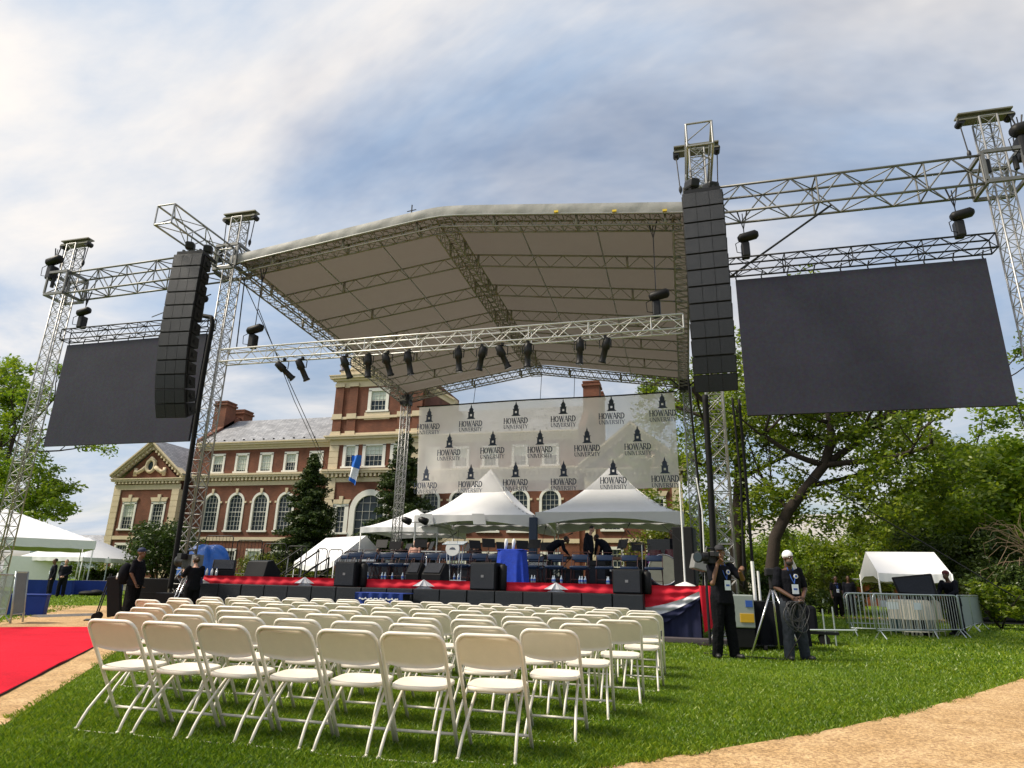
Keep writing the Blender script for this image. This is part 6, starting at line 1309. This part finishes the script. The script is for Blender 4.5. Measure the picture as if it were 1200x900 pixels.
# crew by the carpet side
po = gz(166, 643, 1.80); po.z = 0
person(po, R(-70), 1.82, 'heavy set crewman in black with navy cap and backpack, seen beside the red carpet', dict(elR=(.27, -.02, 1.14), wrR=(.25, .12, .90), haR=(.24, .15, .82), elL=(-.29, .05, 1.15)), SKIN, hat='navycap', vox=.012, fat=1.32, emblem=False)
t = thing('backpack', 'black backpack with round white print on the crewman with the navy cap', 'bag', po+Vector((-.20, -.14, 1.16)), R(-70)); m = MB(); m.ell((0, -.02, 0), (.22, .16, .28), None, 16, 10); m.build('bag', TEEB, t, True)
m = MB(); m.cyl((-.06, -.16, -.06), (-.07, -.20, -.06), .10, n=16); m.cyl((.06, -.16, -.10), (.06, -.19, -.10), .05, n=14); m.build('print', WHITEP, t)
for q in (-1, 1): m = MB(); m.tube([(q*.11, .1, .24), (q*.13, .26, .20), (q*.12, .30, .0), (q*.13, .1, -.2)], .018, 6); m.build('strap', BLK, t)
t = thing('folding_hand_truck', 'upright black hand truck and case behind the crewman with the navy cap', 'hand truck', po+Vector((-.55, -.1, 0)), R(-50))
m = MB(); m.box((0, .05, .60), (.55, .30, 1.0), rotm('X', R(10))); m.build('case', BLK, t, bevel=.03)
for q in (-1, 1): m = MB(); m.tube([(q*.24, -.28, .02), (q*.24, -.12, 1.15)], .016, 6); m.build('rail', BLKM, t); m = MB(); m.cyl((q*.27, -.25, .10), (q*.33, -.25, .10), .10, n=16); m.build('wheel', RUBBER, t)
m = MB(); m.bb(-.28, .28, -.5, -.2, .01, .03); m.build('toe_plate', BLKM, t)
pv = at(231, 655, 14.85); pv.z = 0
person(pv, R(62), 1.66, 'camera operator in black with tied hair behind the tripod video camera', dict(elR=(.24, .10, 1.22), wrR=(.14, .30, 1.38), haR=(.12, .35, 1.43), elL=(-.26, .12, 1.2), wrL=(-.16, .34, 1.34), haL=(-.13, .4, 1.37), hd=(0, .06, 1.63)), SKIN3, hat='bun', vox=.013, fat=1.05)
d_ = Vector((-math.sin(R(55)), math.cos(R(55)), 0)); cl_ = pv+d_*.70
vcam(cl_+Vector((0, 0, 1.52)), R(60), 'large black video camera on the tripod beside the stage end', 1.9)
t = thing('tripod', 'pale metal tripod under the large video camera', 'tripod', cl_)
for k in range(3):
    a = R(120*k+35); m = MB()
    for q in (-.05, .05): e = Vector((.55*math.cos(a), .55*math.sin(a), 0)); n_ = Vector((-math.sin(a), math.cos(a), 0))*q; m.tube([Vector((0, 0, 1.22))+n_, e*.5+Vector((0, 0, .62))+n_, e+n_*.3], .017, 6)
    for z in (.3, .6, .9): f = 1-z/1.22; e = Vector((.55*math.cos(a)*f, .55*math.sin(a)*f, z)); n_ = Vector((-math.sin(a), math.cos(a), 0))*.05; m.tube([e-n_, e+n_], .012, 5)
    m.build('leg', CHROME, t, True)
m = MB(); m.cyl((0, 0, 1.18), (0, 0, 1.36), .07, n=14); m.build('fluid_head', BLKM, t); m = MB(); m.tube([(0, 0, 1.3), (.35, -.25, 1.05)], .014, 6); m.build('pan_bar', BLKM, t)
# suited men by the blue table
for i, (px, py, rz, lab, J) in enumerate([(66, 655, R(150), 'dark suited man with light blue badge talking beside the blue table', None), (79, 656, R(-150), 'dark suited man with hands folded, leaning to his companion by the blue table', dict(wrR=(.08, .2, .95), haR=(.03, .24, .92), wrL=(-.08, .2, .95), haL=(-.03, .24, .92)))]):
    q = gz(px, py, 1.80); q.z = 0; person(q, rz, 1.82, lab, J, SKIN if i == 0 else SKIN3, top=SUITB, bottom=SUITB, sleeve='long', jacket=True, vox=.022, badge=i == 0)
# men beyond the barricades
q = gz(984, 723); person(q, R(190), 1.78, 'man in black with white badge standing by the golf cart', None, SKIN2, vox=.022, badge=True)
q = gz(999, 722); person(q, R(175), 1.84, 'man in black beside the golf cart, turned from his companion', None, SKIN2, vox=.022, sleeve='long', top=SUITB)
q = gz(1111, 667, 1.80); q.z = 0
person(q, R(125), 1.80, 'man in dark suit and maroon cap leaning behind the barricades', dict(nec=(0, .08, 1.46), hd=(0, .14, 1.62), che=(0, .05, 1.29), shR=(.19, .08, 1.41), shL=(-.19, .08, 1.41), elR=(.25, .18, 1.16), wrR=(.14, .38, 1.06), haR=(.1, .44, 1.05), elL=(-.25, .18, 1.16), wrL=(-.14, .38, 1.06), haL=(-.1, .44, 1.05)), SKIN2, top=SUITB, bottom=SUITB, sleeve='long', jacket=True, hat='redcap', vox=.016)
# musicians under the peaked tent
ZS = DZ+.25
def onstage(px, Y, z=ZS): p = at(px, 655, Y); return Vector((p.x, Y, z))
person(onstage(690, 24.2), R(-95), 1.84, 'man in black standing with head bowed among the band gear', dict(hd=(0, .12, 1.62), nec=(0, .04, 1.47)), SKIN3, top=SUITB, bottom=SUITB, sleeve='long', vox=.018, nod=R(-35), jacket=True, fat=1.3)
person(onstage(712, 24.4), R(70), 1.74, 'man in black bending towards the bowed musician', dict(wai=(0, .06, 1.10), che=(0, .22, 1.25), nec=(0, .36, 1.36), hd=(0, .47, 1.44), shR=(.19, .32, 1.33), shL=(-.19, .32, 1.33), elR=(.22, .36, 1.05), wrR=(.18, .42, .82), haR=(.17, .44, .74), elL=(-.22, .36, 1.05), wrL=(-.18, .42, .82), haL=(-.17, .44, .74)), SKIN, sleeve='long', top=SUITB, vox=.018, fat=1.2)
person(onstage(645, 24.0), R(-80), 1.78, 'musician in black bent far forward over the keyboard', dict(wai=(0, .08, 1.06), che=(0, .28, 1.18), nec=(0, .46, 1.24), hd=(0, .60, 1.30), shR=(.19, .42, 1.22), shL=(-.19, .42, 1.22), elR=(.22, .50, .96), wrR=(.16, .62, .82), haR=(.14, .67, .78), elL=(-.22, .50, .96), wrL=(-.16, .62, .82), haL=(-.14, .67, .78)), SKIN2, sleeve='long', top=SUITB, vox=.018, fat=1.2)
person(onstage(788, 26.0), R(185), 1.82, 'dark figure standing behind the drums near the rear tower', None, SKIN2, sleeve='long', vox=.02)
SIT = dict(pel=(0, 0, .52), wai=(0, 0, .68), che=(0, .02, .88), nec=(0, 0, 1.07), hd=(0, .04, 1.235), hiR=(.09, 0, .50), knR=(.12, .44, .50), anR=(.12, .42, .09), toR=(.14, .58, .03), hiL=(-.09, 0, .50), knL=(-.12, .44, .50), anL=(-.12, .42, .09), toL=(-.14, .58, .03), shR=(.19, -.01, 1.01), shL=(-.19, -.01, 1.01), elR=(.25, .06, .76), wrR=(.14, .28, .72), haR=(.1, .34, .74), elL=(-.25, .06, .76), wrL=(-.14, .28, .72), haL=(-.1, .34, .74))
tp = bpy.data.objects
for i, (px, Y, rz, lab, kw) in enumerate([(443, 27.5, R(160), 'seated musician in dark shirt under the pop-up tent', dict(skin=SKIN, top=mat('slate shirt', (.05, .05, .07), .9))), (486, 25.5, R(175), 'seated musician in pale pink shirt among the music stands', dict(skin=SKIN3, top=mat('pale pink shirt', (.45, .25, .2), .9))), (470, 26.5, R(190), 'seated musician in black before the rear tower', dict(skin=SKIN2)), (502, 26.8, R(170), 'seated musician in black near the acrylic stand', dict(skin=SKIN)), (557, 26.2, R(180), 'seated musician in black behind the acrylic lectern', dict(skin=SKIN2)), (610, 27, R(180), 'seated musician in black behind the velvet lectern', dict(skin=SKIN))]):
    p = onstage(px, Y, DZ if Y > 27.2 and px < 450 else ZS); person(p, rz, 1.76, lab, SIT, sleeve='short', vox=.022, **kw)
    t = thing('musician_chair', 'black chair under the %s' % lab, 'chair', p, rz); m = MB(); m.bb(-.22, .22, -.2, .22, .36, .40); m.build('seat', BLKM, t, bevel=.01); m = MB(); m.bb(-.22, .22, -.26, -.22, .40, .85); m.build('backrest', BLKM, t, bevel=.01)
    for a in (-.2, .2):
        for b in (-.2, .2): m = MB(); m.cyl((a, b, 0), (a, b, .36), .014, n=6); m.build('leg', BLKM, t)
# ------------------------------------------------------------------ steel barricades
def barricade(a, b, label, panel=False, h=1.08):
    a, b = Vector(a), Vector(b); d = b-a; L = d.length; rz = math.atan2(d.y, d.x); t = thing('barricade', label, 'barricade', a, rz, 'steel crowd barricades'); r_ = .12; z0 = .20
    pts = [(0, 0, z0), (0, 0, h-r_)]+[(r_-r_*math.cos(R(22.5*k)), 0, h-r_+r_*math.sin(R(22.5*k))) for k in range(1, 5)]+[(L-r_+r_*math.sin(R(22.5*k)), 0, h-r_+r_*math.cos(R(22.5*k))) for k in range(0, 5)]+[(L, 0, z0)]
    m = MB(); m.tube(pts, .019, 7); m.tube([(0, 0, z0), (L, 0, z0)], .017, 6); m.build('frame', STEELG, t, True); n = max(3, int(L/.105))
    if panel: m = MB(); m.bb(.03, L-.03, -.004, .004, z0+.03, h-.03); m.build('mesh_panel', mat('grey mesh panel', (.24, .28, .30), .6, .3, .1, 6), t)
    else:
        for i in range(1, n): x = L*i/n; m = MB(); m.cyl((x, 0, z0), (x, 0, h-.005), .0085, n=6); m.build('bar', STEELG, t)
    for x in (.12, L-.12):
        m = MB(); m.tube([(x, -.16, 0), (x, -.12, .05), (x, 0, .20), (x, .12, .05), (x, .16, 0)], .016, 6); m.build('foot', STEELG, t)
    if not panel: m = MB(); m.bb(L*.45, L*.45+.30, -.02, -.012, h-.38, h-.20); m.build('notice', PAPER, t)
    return t
g1, g2, g3, g4 = gz(997, 745.5), gz(1029, 749), gz(1129, 747), gz(1142, 740)
barricade(g1, g1+Vector((2.2, .35, 0)), 'steel barricade whose end stands nearest the golf cart'); barricade(g2, g3, 'steel barricade in front of the stacked white folding chairs')
barricade(g3, g4, 'mesh covered barricade turning away beside the stacked chairs', True); barricade(g4+Vector((.03, .1, 0)), gz(1153, 737), 'mesh covered barricade farthest along beside the hedge', True); barricade(g1+Vector((.6, 3.2, 0)), g1+Vector((2.9, 3.4, 0)), 'steel barricade standing behind the first, before the black speaker')
# carpet side barricade with grey panel
a = gz(9, 731); b = gz(24, 729)
barricade(gz(-60, 745), gz(4, 730), 'steel barricade at the far end of the red carpet')
t = thing('sign_stand', 'leaning grey mesh panel in a steel frame beside the red carpet', 'panel', a, math.atan2(b.y-a.y, b.x-a.x))
for (x0, x1) in ((0, .12), (.62, .74)):
    m = MB(); m.tube([(x0, -.05, 0), (x1-.06, .10, 1.15)], .022, 7); m.build('leg', STEELG, t, True)
m = MB(); m.prism([(.05, -.02, .22), (.66, -.02, .22), (.68, .10, 1.12), (.07, .10, 1.12)], (0, .012, 0)); m.build('mesh_panel', mat('grey mesh panel', (.24, .28, .30), .6, .3, .1, 6), t)
m = MB(); m.cyl((.0, -.02, .2), (.7, -.02, .2), .016, n=6); m.build('lower_bar', STEELG, t); m = MB(); m.cyl((.05, .10, 1.14), (.70, .10, 1.14), .016, n=6); m.build('upper_bar', STEELG, t)
# folding chairs stacked upright behind the barricade
sc0 = thing('stacked_chair', 'white folding chair folded flat and leaning in the stack behind the barricade', 'chair', (0, 0, 0), 0, 'folded chairs stacked behind the barricade')
m = MB(); m.tube([(-.2, 0, 0), (-.2, .1, .55), (-.2, .16, .86), (-.14, .175, .93), (.14, .175, .93), (.2, .16, .86), (.2, .1, .55), (.2, 0, 0)], .013, 6); m.build('frame', CHAIRF, sc0, True)
m = MB(); m.box((0, .10, .62), (.37, .02, .40), rotm('X', R(-10))); m.build('seat', CHAIRM, sc0, bevel=.01); m = MB(); m.box((0, .15, .82), (.37, .02, .2), rotm('X', R(-10))); m.build('backrest', CHAIRM, sc0, bevel=.01)
m = MB(); m.cyl((-.2, .02, .12), (.2, .02, .12), .01, n=6); m.build('crossbar', CHAIRF, sc0); index_kids(sc0); rd = random.Random(8)
dd = (g3-g2).normalized(); nn = Vector((-dd.y, dd.x, 0))
for i in range(12):
    q = g2+dd*((g3-g2).length*(.58+.062*(i % 4)+.17*(i//4 % 2)))+nn*(.40+.20*(i//4))+Vector((rd.uniform(-.03, .03), 0, 0))
    if i == 0: sc0.location = q; sc0.rotation_euler[2] = math.atan2(dd.y, dd.x)-R(48)
    else: copy_tree(sc0, q, math.atan2(dd.y, dd.x)-R(48)+rd.uniform(-.1, .1))
# angled black speaker behind the barricade
q = at(1074, 690, 21.5); t = thing('speaker_cabinet', 'big black loudspeaker tilted behind the barricades', 'loudspeaker', (q.x, 21.5, 0), R(-18))
m = MB(); m.prism([(-.46, -.35, 1.10), (.50, -.35, 1.04), (.42, -.15, 1.66), (-.58, -.15, 1.54)], (0, .6, 0)); m.build('cabinet', BLK, t, bevel=.03)
m = MB(); m.bb(-.3, .3, -.2, .4, 0, 1.02); m.build('draped_base', TEEB, t, bevel=.03); m = MB(); m.prism([(-.40, -.372, 1.14), (.44, -.372, 1.09), (.38, -.19, 1.60), (-.52, -.19, 1.50)], (0, .012, 0)); m.build('grille', GRILLE, t)
q = at(1058, 700, 22.6); m = MB(); m.bb(-.4, .4, -.3, .3, 0, .9); o = tag(m.build('covered_crate', mat('teal tarp', (.03, .10, .11), .7), bevel=.05), 'teal tarpaulin covered crate standing behind the barricade bars', 'crate'); o.location = (q.x, 22.6, 0)
# ------------------------------------------------------------------ gear between the photographer and the man in the scarf
q = at(905, 700, 14.6); t = thing('draped_table', 'work table covered by black cloth behind the man in the white scarf', 'table', (q.x+.05, 14.7, 0), R(6))
m = MB(); m.bb(-.8, .45, -.45, .45, .86, .90); m.build('table_top', BLK, t, bevel=.02)
m = MB()
def dr(u, v):
    a = u*4; k = int(min(a, 3.999)); f = a-k; c = [(-.82, -.47), (.47, -.47), (.47, .47), (-.82, .47), (-.82, -.47)]; p, q_ = c[k], c[k+1]; x, y = p[0]+(q_[0]-p[0])*f, p[1]+(q_[1]-p[1])*f; w = .03*v*math.sin(u*130); return (x*(1+.03*v)+w, y*(1+.05*v)+w, .905-.80*v)
m.grid(dr, 160, 5); m.build('cloth', TEEB, t, True)
for (x, y) in ((-.7, -.4), (.35, -.4), (.35, .4), (-.7, .4)): m = MB(); m.cyl((x, y, 0), (x, y, .86), .025, n=8); m.build('leg', BLKM, t)
q = at(869, 700, 14.0); t = thing('equipment_case', 'grey equipment case with yellow drawer and blue sticker beside the photographer', 'case', (q.x, 14.1, 0), R(10))
m = MB(); m.bb(-.30, .16, -.28, .28, .42, 1.02); m.build('case_body', mat('grey case', (.30, .34, .32), .6), t, bevel=.02); m = MB(); m.bb(-.12, .14, -.296, -.282, .52, .68); m.build('yellow_drawer', mat('yellow plastic', (.6, .36, .02), .5), t, bevel=.004)
m = MB(); m.bb(.0, .13, -.292, -.282, .80, .92); m.build('blue_sticker', BLUEP, t); m = MB(); m.bb(-.28, .14, -.26, .26, .06, .40); m.build('lower_crate', BLK, t, bevel=.02)
for x in (-.3, .3): m = MB(); m.cyl((x, -.2, .06), (x+.05, -.2, .06), .06, n=12); m.build('wheel', RUBBER, t)
q = at(915, 730, 13.6); t = thing('tripod', 'tall metal tripod standing between the case and the man in the white scarf', 'tripod', (q.x-.12, 13.4, 0))
for k in range(3):
    a = R(120*k+200); m = MB(); m.tube([(0, 0, 1.2), (.25*math.cos(a), .25*math.sin(a), .6), (.5*math.cos(a), .5*math.sin(a), 0)], .018, 6); m.build('leg', CHROME, t, True)
m = MB(); m.cyl((0, 0, 1.15), (0, 0, 1.36), .05, n=12); m.build('head', BLKM, t); m = MB(); m.box((0, 0, 1.44), (.2, .3, .14)); m.build('mount', BLKM, t, bevel=.02)
q = gz(966, 756); t = thing('flatbed_cart', 'low black flatbed cart with upright white poles beside the man in the scarf', 'cart', (q.x-.55, q.y+.3, 0), R(-8))
m = MB(); m.bb(-1.1, .9, -.4, .4, .22, .28); m.build('bed', BLKM, t, bevel=.01); m = MB(); m.bb(-.95, .5, -.3, .35, .28, .80); m.build('load_cover', TEEB, t, bevel=.06)
for (x, h) in ((.62, .75), (.82, .80)): m = MB(); m.cyl((x, -.38, -.0), (x, -.38, h), .016, n=8); m.build('pole', STEELG, t)
m = MB(); m.cyl((.1, -.42, .30), (1.25, -.42, .34), .02, n=6); m.build('side_rail', STEELG, t)
for x in (-.8, .6):
    for y in (-.35, .35): m = MB(); m.cyl((x, y-.03, .11), (x, y+.03, .11), .11, n=14); m.build('wheel', RUBBER, t)
# PA stack and motor rack behind the stage corner
q = at(812, 660, 17.4); t = thing('black_side_fill', 'tall black side fill loudspeaker beside the tower at the stage corner', 'loudspeaker', (.02, 17.6, DZ), R(80))
m = MB(); m.bb(-.28, .28, -.25, .25, 0, 1.45); m.build('cabinet', BLK, t, bevel=.02); m = MB(); m.bb(-.25, .25, -.27, -.252, .05, 1.4); m.build('grille', GRILLE, t)
q = at(838, 660, 14.8); m = MB(); t = thing('long_flight_case', 'grey ribbed box on a stand behind the photographer', 'case', (q.x-.2, 14.9, 0), R(15)); m.box((0, 0, 1.62), (.55, .35, .32), rotm('Y', R(14))); m.build('box', mat('grey ribbed box', (.20, .20, .20), .5), t, bevel=.02); m = MB(); m.cyl((0, 0, 0), (0, 0, 1.5), .03, n=8); m.build('post', BLKM, t)
m = MB(); m.bb(-.3, .3, -.3, .3, 0, .03); m.build('base', BLKM, t)
for (px, py, w, lab) in [(884, 690, .3, 'white vertical pipe of the cable stand behind the photographer')]:
    q = at(px, py, 15.2); t = thing('pipe_stand', lab, 'stand', (q.x, 15.2, 0)); m = MB(); m.cyl((0, 0, .03), (0, 0, 1.7), .035, n=8); m.build('pipe', WHITEP, t); m = MB(); m.cyl((.1, 0, .03), (.1, 0, 1.5), .025, n=8); m.build('second_pipe', WHITEP, t); m = MB(); m.bb(-.3, .3, -.3, .3, 0, .03); m.build('base', STEELG, t)
q = gz(1200, 735); t = thing('road_cases', 'stack of covered black gear beyond the mesh barricades', 'gear', (q.x-.3, q.y+.6, 0))
m = MB(); m.bb(-1.1, 1, -.5, .5, .15, .85); m.build('covered_gear', TEEB, t, bevel=.08); m = MB(); m.bb(-1.25, 1.1, -.55, .55, .08, .14); m.build('pallet', BLKM, t)
# golf cart beyond
q = gz(992, 716); t = thing('golf_cart', 'white roofed golf cart parked behind the two men in black', 'golf cart', (q.x+.2, q.y+1.6, 0), R(95))
GC = mat('golf cart paint', (.30, .36, .38), .35, 0, .08, 3)
m = MB(); m.prism([(-.55, -1.1, .35), (-.55, 1.1, .35), (-.55, 1.15, .62), (-.55, .55, .85), (-.55, .35, .55), (-.55, -.35, .55), (-.55, -.4, .95), (-.55, -1.1, .95)], (1.1, 0, 0)); m.build('body', GC, t, bevel=.04)
m = MB(); m.bb(-.6, .6, -1.1, .75, 1.80, 1.88); m.build('roof', WHITEP, t, bevel=.03)
for x in (-.5, .5):
    for (y0, y1) in ((-1.0, -1.0), (.75, .55)): m = MB(); m.cyl((x, y0, .85), (x, y1, 1.8), .022, n=6); m.build('post', BLKM, t)
    for y in (-.75, .8): m = MB(); m.cyl((x-.06, y, .24), (x+.06, y, .24), .24, n=18); w_ = m.build('wheel', RUBBER, t); m = MB(); m.cyl((x-.07, y, .24), (x+.07, y, .24), .12, n=14); m.build('rim', CHROME, w_)
m = MB(); m.bb(-.5, .5, -.35, .15, .58, .72); m.build('seat', NAVY, t, bevel=.03); m = MB(); m.prism([(-.5, .70, .88), (.5, .70, .88), (.5, .56, 1.75), (-.5, .56, 1.75)], (0, .01, 0)); m.build('windscreen', GLASS, t)
# ------------------------------------------------------------------ carpet side tables and boxes
def cloth_table(c, rz, L, lab, sign=False):
    t = thing('clothed_table', lab, 'table', c, rz, 'blue clothed tables'); m = MB(); m.bb(-L/2, L/2, -.38, .38, .73, .76); m.build('table_top', BLUEC, t, bevel=.01); m = MB()
    def f(u, v):
        a = u*4; k = int(min(a, 3.999)); q = a-k; cc = [(-L/2, -.38), (L/2, -.38), (L/2, .38), (-L/2, .38), (-L/2, -.38)]; p, r_ = cc[k], cc[k+1]; x, y = p[0]+(r_[0]-p[0])*q, p[1]+(r_[1]-p[1])*q; w = .02*v*math.sin(u*110); return (x*(1+.03*v)+w, y*(1+.06*v)+w, .762-.74*v)
    m.grid(f, 140, 4); m.build('cloth', BLUEC, t, True)
    for (x, y) in ((-L/2+.1, -.3), (L/2-.1, -.3), (L/2-.1, .3), (-L/2+.1, .3)): m = MB(); m.cyl((x, y, 0), (x, y, .73), .02, n=6); m.build('leg', STEELG, t)
    if sign: m = MB(); m.bb(-.5, .5, -.432, -.426, .06, .13); m.build('white_print', WHTC, t)
    return t
q = gz(88, 697); cloth_table((q.x+.3, q.y+1.0, 0), R(40), 2.6, 'long table in royal blue cloth behind the two suited men', True); q = gz(45, 697); cloth_table((q.x, q.y+.4, 0), R(40), 2.4, 'table in royal blue cloth deep under the big white tent')
q = gz(31, 721); t = thing('blue_box', 'small royal blue cloth box on the grass beside the carpet end', 'box', q, R(40)); m = MB(); m.bb(-.42, .42, -.3, .3, 0, .52); m.build('box', BLUEC, t, bevel=.015); m = MB(); m.bb(-.44, .44, -.32, .32, .522, .56); m.build('lid', BLUEC, t, bevel=.01)
q = gz(20, 690); t = thing('back_wall_screen', 'plain white partition standing under the big white tent', 'partition', (q.x-1.5, q.y+2, 0), R(35)); m = MB(); m.bb(-1.8, 1.8, -.03, .03, .1, 2.3); m.build('panel', WHITEP, t)
for x in (-1.7, 1.7): m = MB(); m.bb(x-.05, x+.05, -.3, .3, 0, .1); m.build('foot', STEELG, t)
for (px, py, lab) in [(40, 650, 'dark potted flowers on the table under the tent'), (55, 655, 'leafy flower arrangement on the blue table')]:
    pass
t = thing('tent_weight', 'black weight bags at the foot of the tent leg near the hedge', 'weight', gz(103, 698)); m = MB(); m.ell((0, 0, .12), (.55, .4, .14), None, 14, 8); m.build('bag', RUBBER, t, True); m = MB(); m.ell((.35, .15, .16), (.4, .3, .16), None, 14, 8); m.build('second_bag', RUBBER, t, True)
q = gz(103, 697); t = thing('speaker_stand', 'thin silver stand with small lamp beside the white tent leg', 'stand', q+Vector((.3, .6, 0))); m = MB(); m.cyl((0, 0, 0), (0, 0, 2.1), .03, n=8); m.build('pole', STEELG, t); m = MB(); m.bb(-.12, .12, -.1, .1, 1.75, 2.0); m.build('lamp', WHITEP, t, bevel=.02)
# low stone wall before the pavilion
t = thing('garden_wall', 'low pale stone wall before the gabled pavilion', 'wall', (-34.5, 41.5, 0), R(4)); rd = random.Random(4)
for i in range(22):
    for j in range(2): m = MB(); x = -9+.85*i+(.4 if j else 0); m.box((x, rd.uniform(-.02, .02), .18+.34*j), (.83, .4, .32)); m.build('stone', mat('grey wall stone', (.30, .27, .23), .9, 0, .2, 4), t, bevel=.02)
# black cases before the tower over the video camera
for (px, Y, w, h, lab) in [(185, 16.6, 1.5, 1.05, 'long black road case beside the cable bundle'), (210, 15.3, .9, .7, 'short black road case before the video camera tripod')]:
    q = at(px, 690, Y); t = thing('road_case', lab, 'case', (q.x, Y, 0), R(20)); m = MB(); m.bb(-w/2, w/2, -.35, .35, .1, h); m.build('body', BLK, t, bevel=.02)
    m = MB(); m.bb(-w/2-.004, w/2+.004, -.354, .354, h*.62, h*.62+.025); m.build('rim', BLKM, t)
    for x in (-w/2+.12, w/2-.12): m = MB(); m.cyl((x, -.3, .05), (x+.04, -.3, .05), .05, n=10); m.build('caster', RUBBER, t)
# blue tarpaulin heap at the stage end
q = at(242, 655, 18.5); t = thing('tarpaulin', 'crumpled bright blue tarpaulin over gear at the stage end', 'tarpaulin', (q.x, 18.5, DZ)); TP = mat('blue tarpaulin', (.02, .13, .50), .35, 0, .35, 3, .6, 9); m = MB(); rg_ = np.random.default_rng(4)
def tf(u, v):
    a = 2*math.pi*u; k = v; r0 = .75*math.sin(k*math.pi/2)**.7; return (r0*math.cos(a)*(1+.10*math.sin(a*5+2))*1.15, r0*.7*math.sin(a)*(1+.1*math.sin(a*4)), .95*math.cos(k*math.pi/2)*(1+.12*math.sin(a*3+1)*k)+.06*math.sin(a*9)*k*(1-k)*4)
m.grid(tf, 60, 16); m.build('sheet', TP, t, True); m = MB(); m.bb(-.4, .4, -.3, .3, 0, .6); m.build('covered_gear', BLK, t)
# white cups / bottles at the stage corner
q = at(249, 674, 16.6)
for k, dx in enumerate((-.12, .05, .2)):
    t = thing('water_bottle', 'small water bottle at the stage corner by the blue tarpaulin', 'bottle', (q.x+dx, 16.5, DZ), 0, 'water bottles by the tarpaulin'); m = MB(); m.tube([(0, 0, 0), (0, 0, .13), (0, 0, .17), (0, 0, .2)], [.035, .035, .018, .013], 8); m.build('body', WHITEP, t, True); m = MB(); m.cyl((0, 0, .2), (0, 0, .22), .015, n=8); m.build('cap', BLUEP, t)
# ------------------------------------------------------------------ black guard rails and stair rails on the stage
def rail(px0, px1, ptop, Y, label, bars=True, z=DZ):
    a, b = at(px0, ptop, Y), at(px1, ptop, Y); L = b.x-a.x; h = max(.9, a.z-z); t = thing('guard_rail', label, 'railing', (a.x, Y, z), 0, 'black guard rails on the stage'); r_ = .1
    pts = [(0, 0, 0), (0, 0, h-r_), (r_*.3, 0, h-r_*.3), (r_, 0, h), (L-r_, 0, h), (L-r_*.3, 0, h-r_*.3), (L, 0, h-r_), (L, 0, 0)]; m = MB(); m.tube(pts, .022, 7); m.build('frame', BLKM, t, True); m = MB(); m.cyl((0, 0, .12), (L, 0, .12), .016, n=6); m.build('lower_bar', BLKM, t)
    for i in range(1, max(2, int(L/.16))): x = L*i/max(2, int(L/.16)); m = MB(); m.cyl((x, 0, .12), (x, 0, h-.01), .008, n=5); m.build('baluster', BLKM, t)
rail(242, 274, 628, 24, 'tall black guard rail beside the blue tarpaulin'); rail(279, 308, 633, 24.5, 'tall black guard rail, second from the blue tarpaulin'); rail(310, 336, 637, 25, 'black guard rail before the dark conifer'); rail(338, 360, 640, 25.5, 'black guard rail beside the sagging tent peak')
rail(372, 384, 643, 24, 'short black guard rail at the head of the stairs'); rail(386, 402, 644, 25, 'black guard rail before the sagging tent'); rail(404, 420, 646, 25.4, 'black guard rail before the sagging tent, nearest the pop-up tent'); rail(423, 436, 648, 25.8, 'black guard rail under the pop-up tent corner')
def stair_rail(p, q, Y, lab):
    a, b = at(*p, Y), at(*q, Y); t = thing('stair_rail', lab, 'railing', (a.x, Y, a.z), 0, 'slanting stair rails'); m = MB(); d = b-a; m.cyl((0, 0, 0), d, .03, n=7); m.build('hand_rail', BLKM, t); m = MB(); m.cyl((0, 0, -.45), d+Vector((0, 0, -.45)), .02, n=7); m.build('lower_rail', BLKM, t)
    for k in (0, .5, 1): e = d*k; m = MB(); m.cyl((e.x, 0, e.z), (e.x, 0, DZ-a.z), .022, n=6); m.build('post', ALU if k == .5 else BLKM, t)
stair_rail((322, 664), (354, 642), 21.5, 'slanting stair rail nearest the wedge monitor'); stair_rail((334, 673), (374, 645), 20.5, 'slanting stair rail in the middle of the stairs'); stair_rail((356, 673), (386, 653), 22, 'slanting stair rail nearest the navy chairs')
# stage lights on the pop-up tent pole
q = at(480, 622, 27.5); t = thing('light_tree', 'pair of black lamps on a white pole before the pop-up tent', 'lamp', (q.x+.25, 27.5, ZS)); m = MB(); m.cyl((0, 0, 0), (0, 0, 2.3), .03, n=8); m.build('pole', WHITEP, t); m = MB(); m.cyl((-.5, 0, 2.25), (.5, 0, 2.25), .02, n=6); m.build('crossbar', BLKM, t)
for x in (-.4, .4): m = MB(); m.tube([(x-.2, -.1, 2.35), (x-.1, -.1, 2.36), (x+.2, -.15, 2.25)], [.09, .14, .16], 12); m.build('lamp_head', BLKM, t, True)
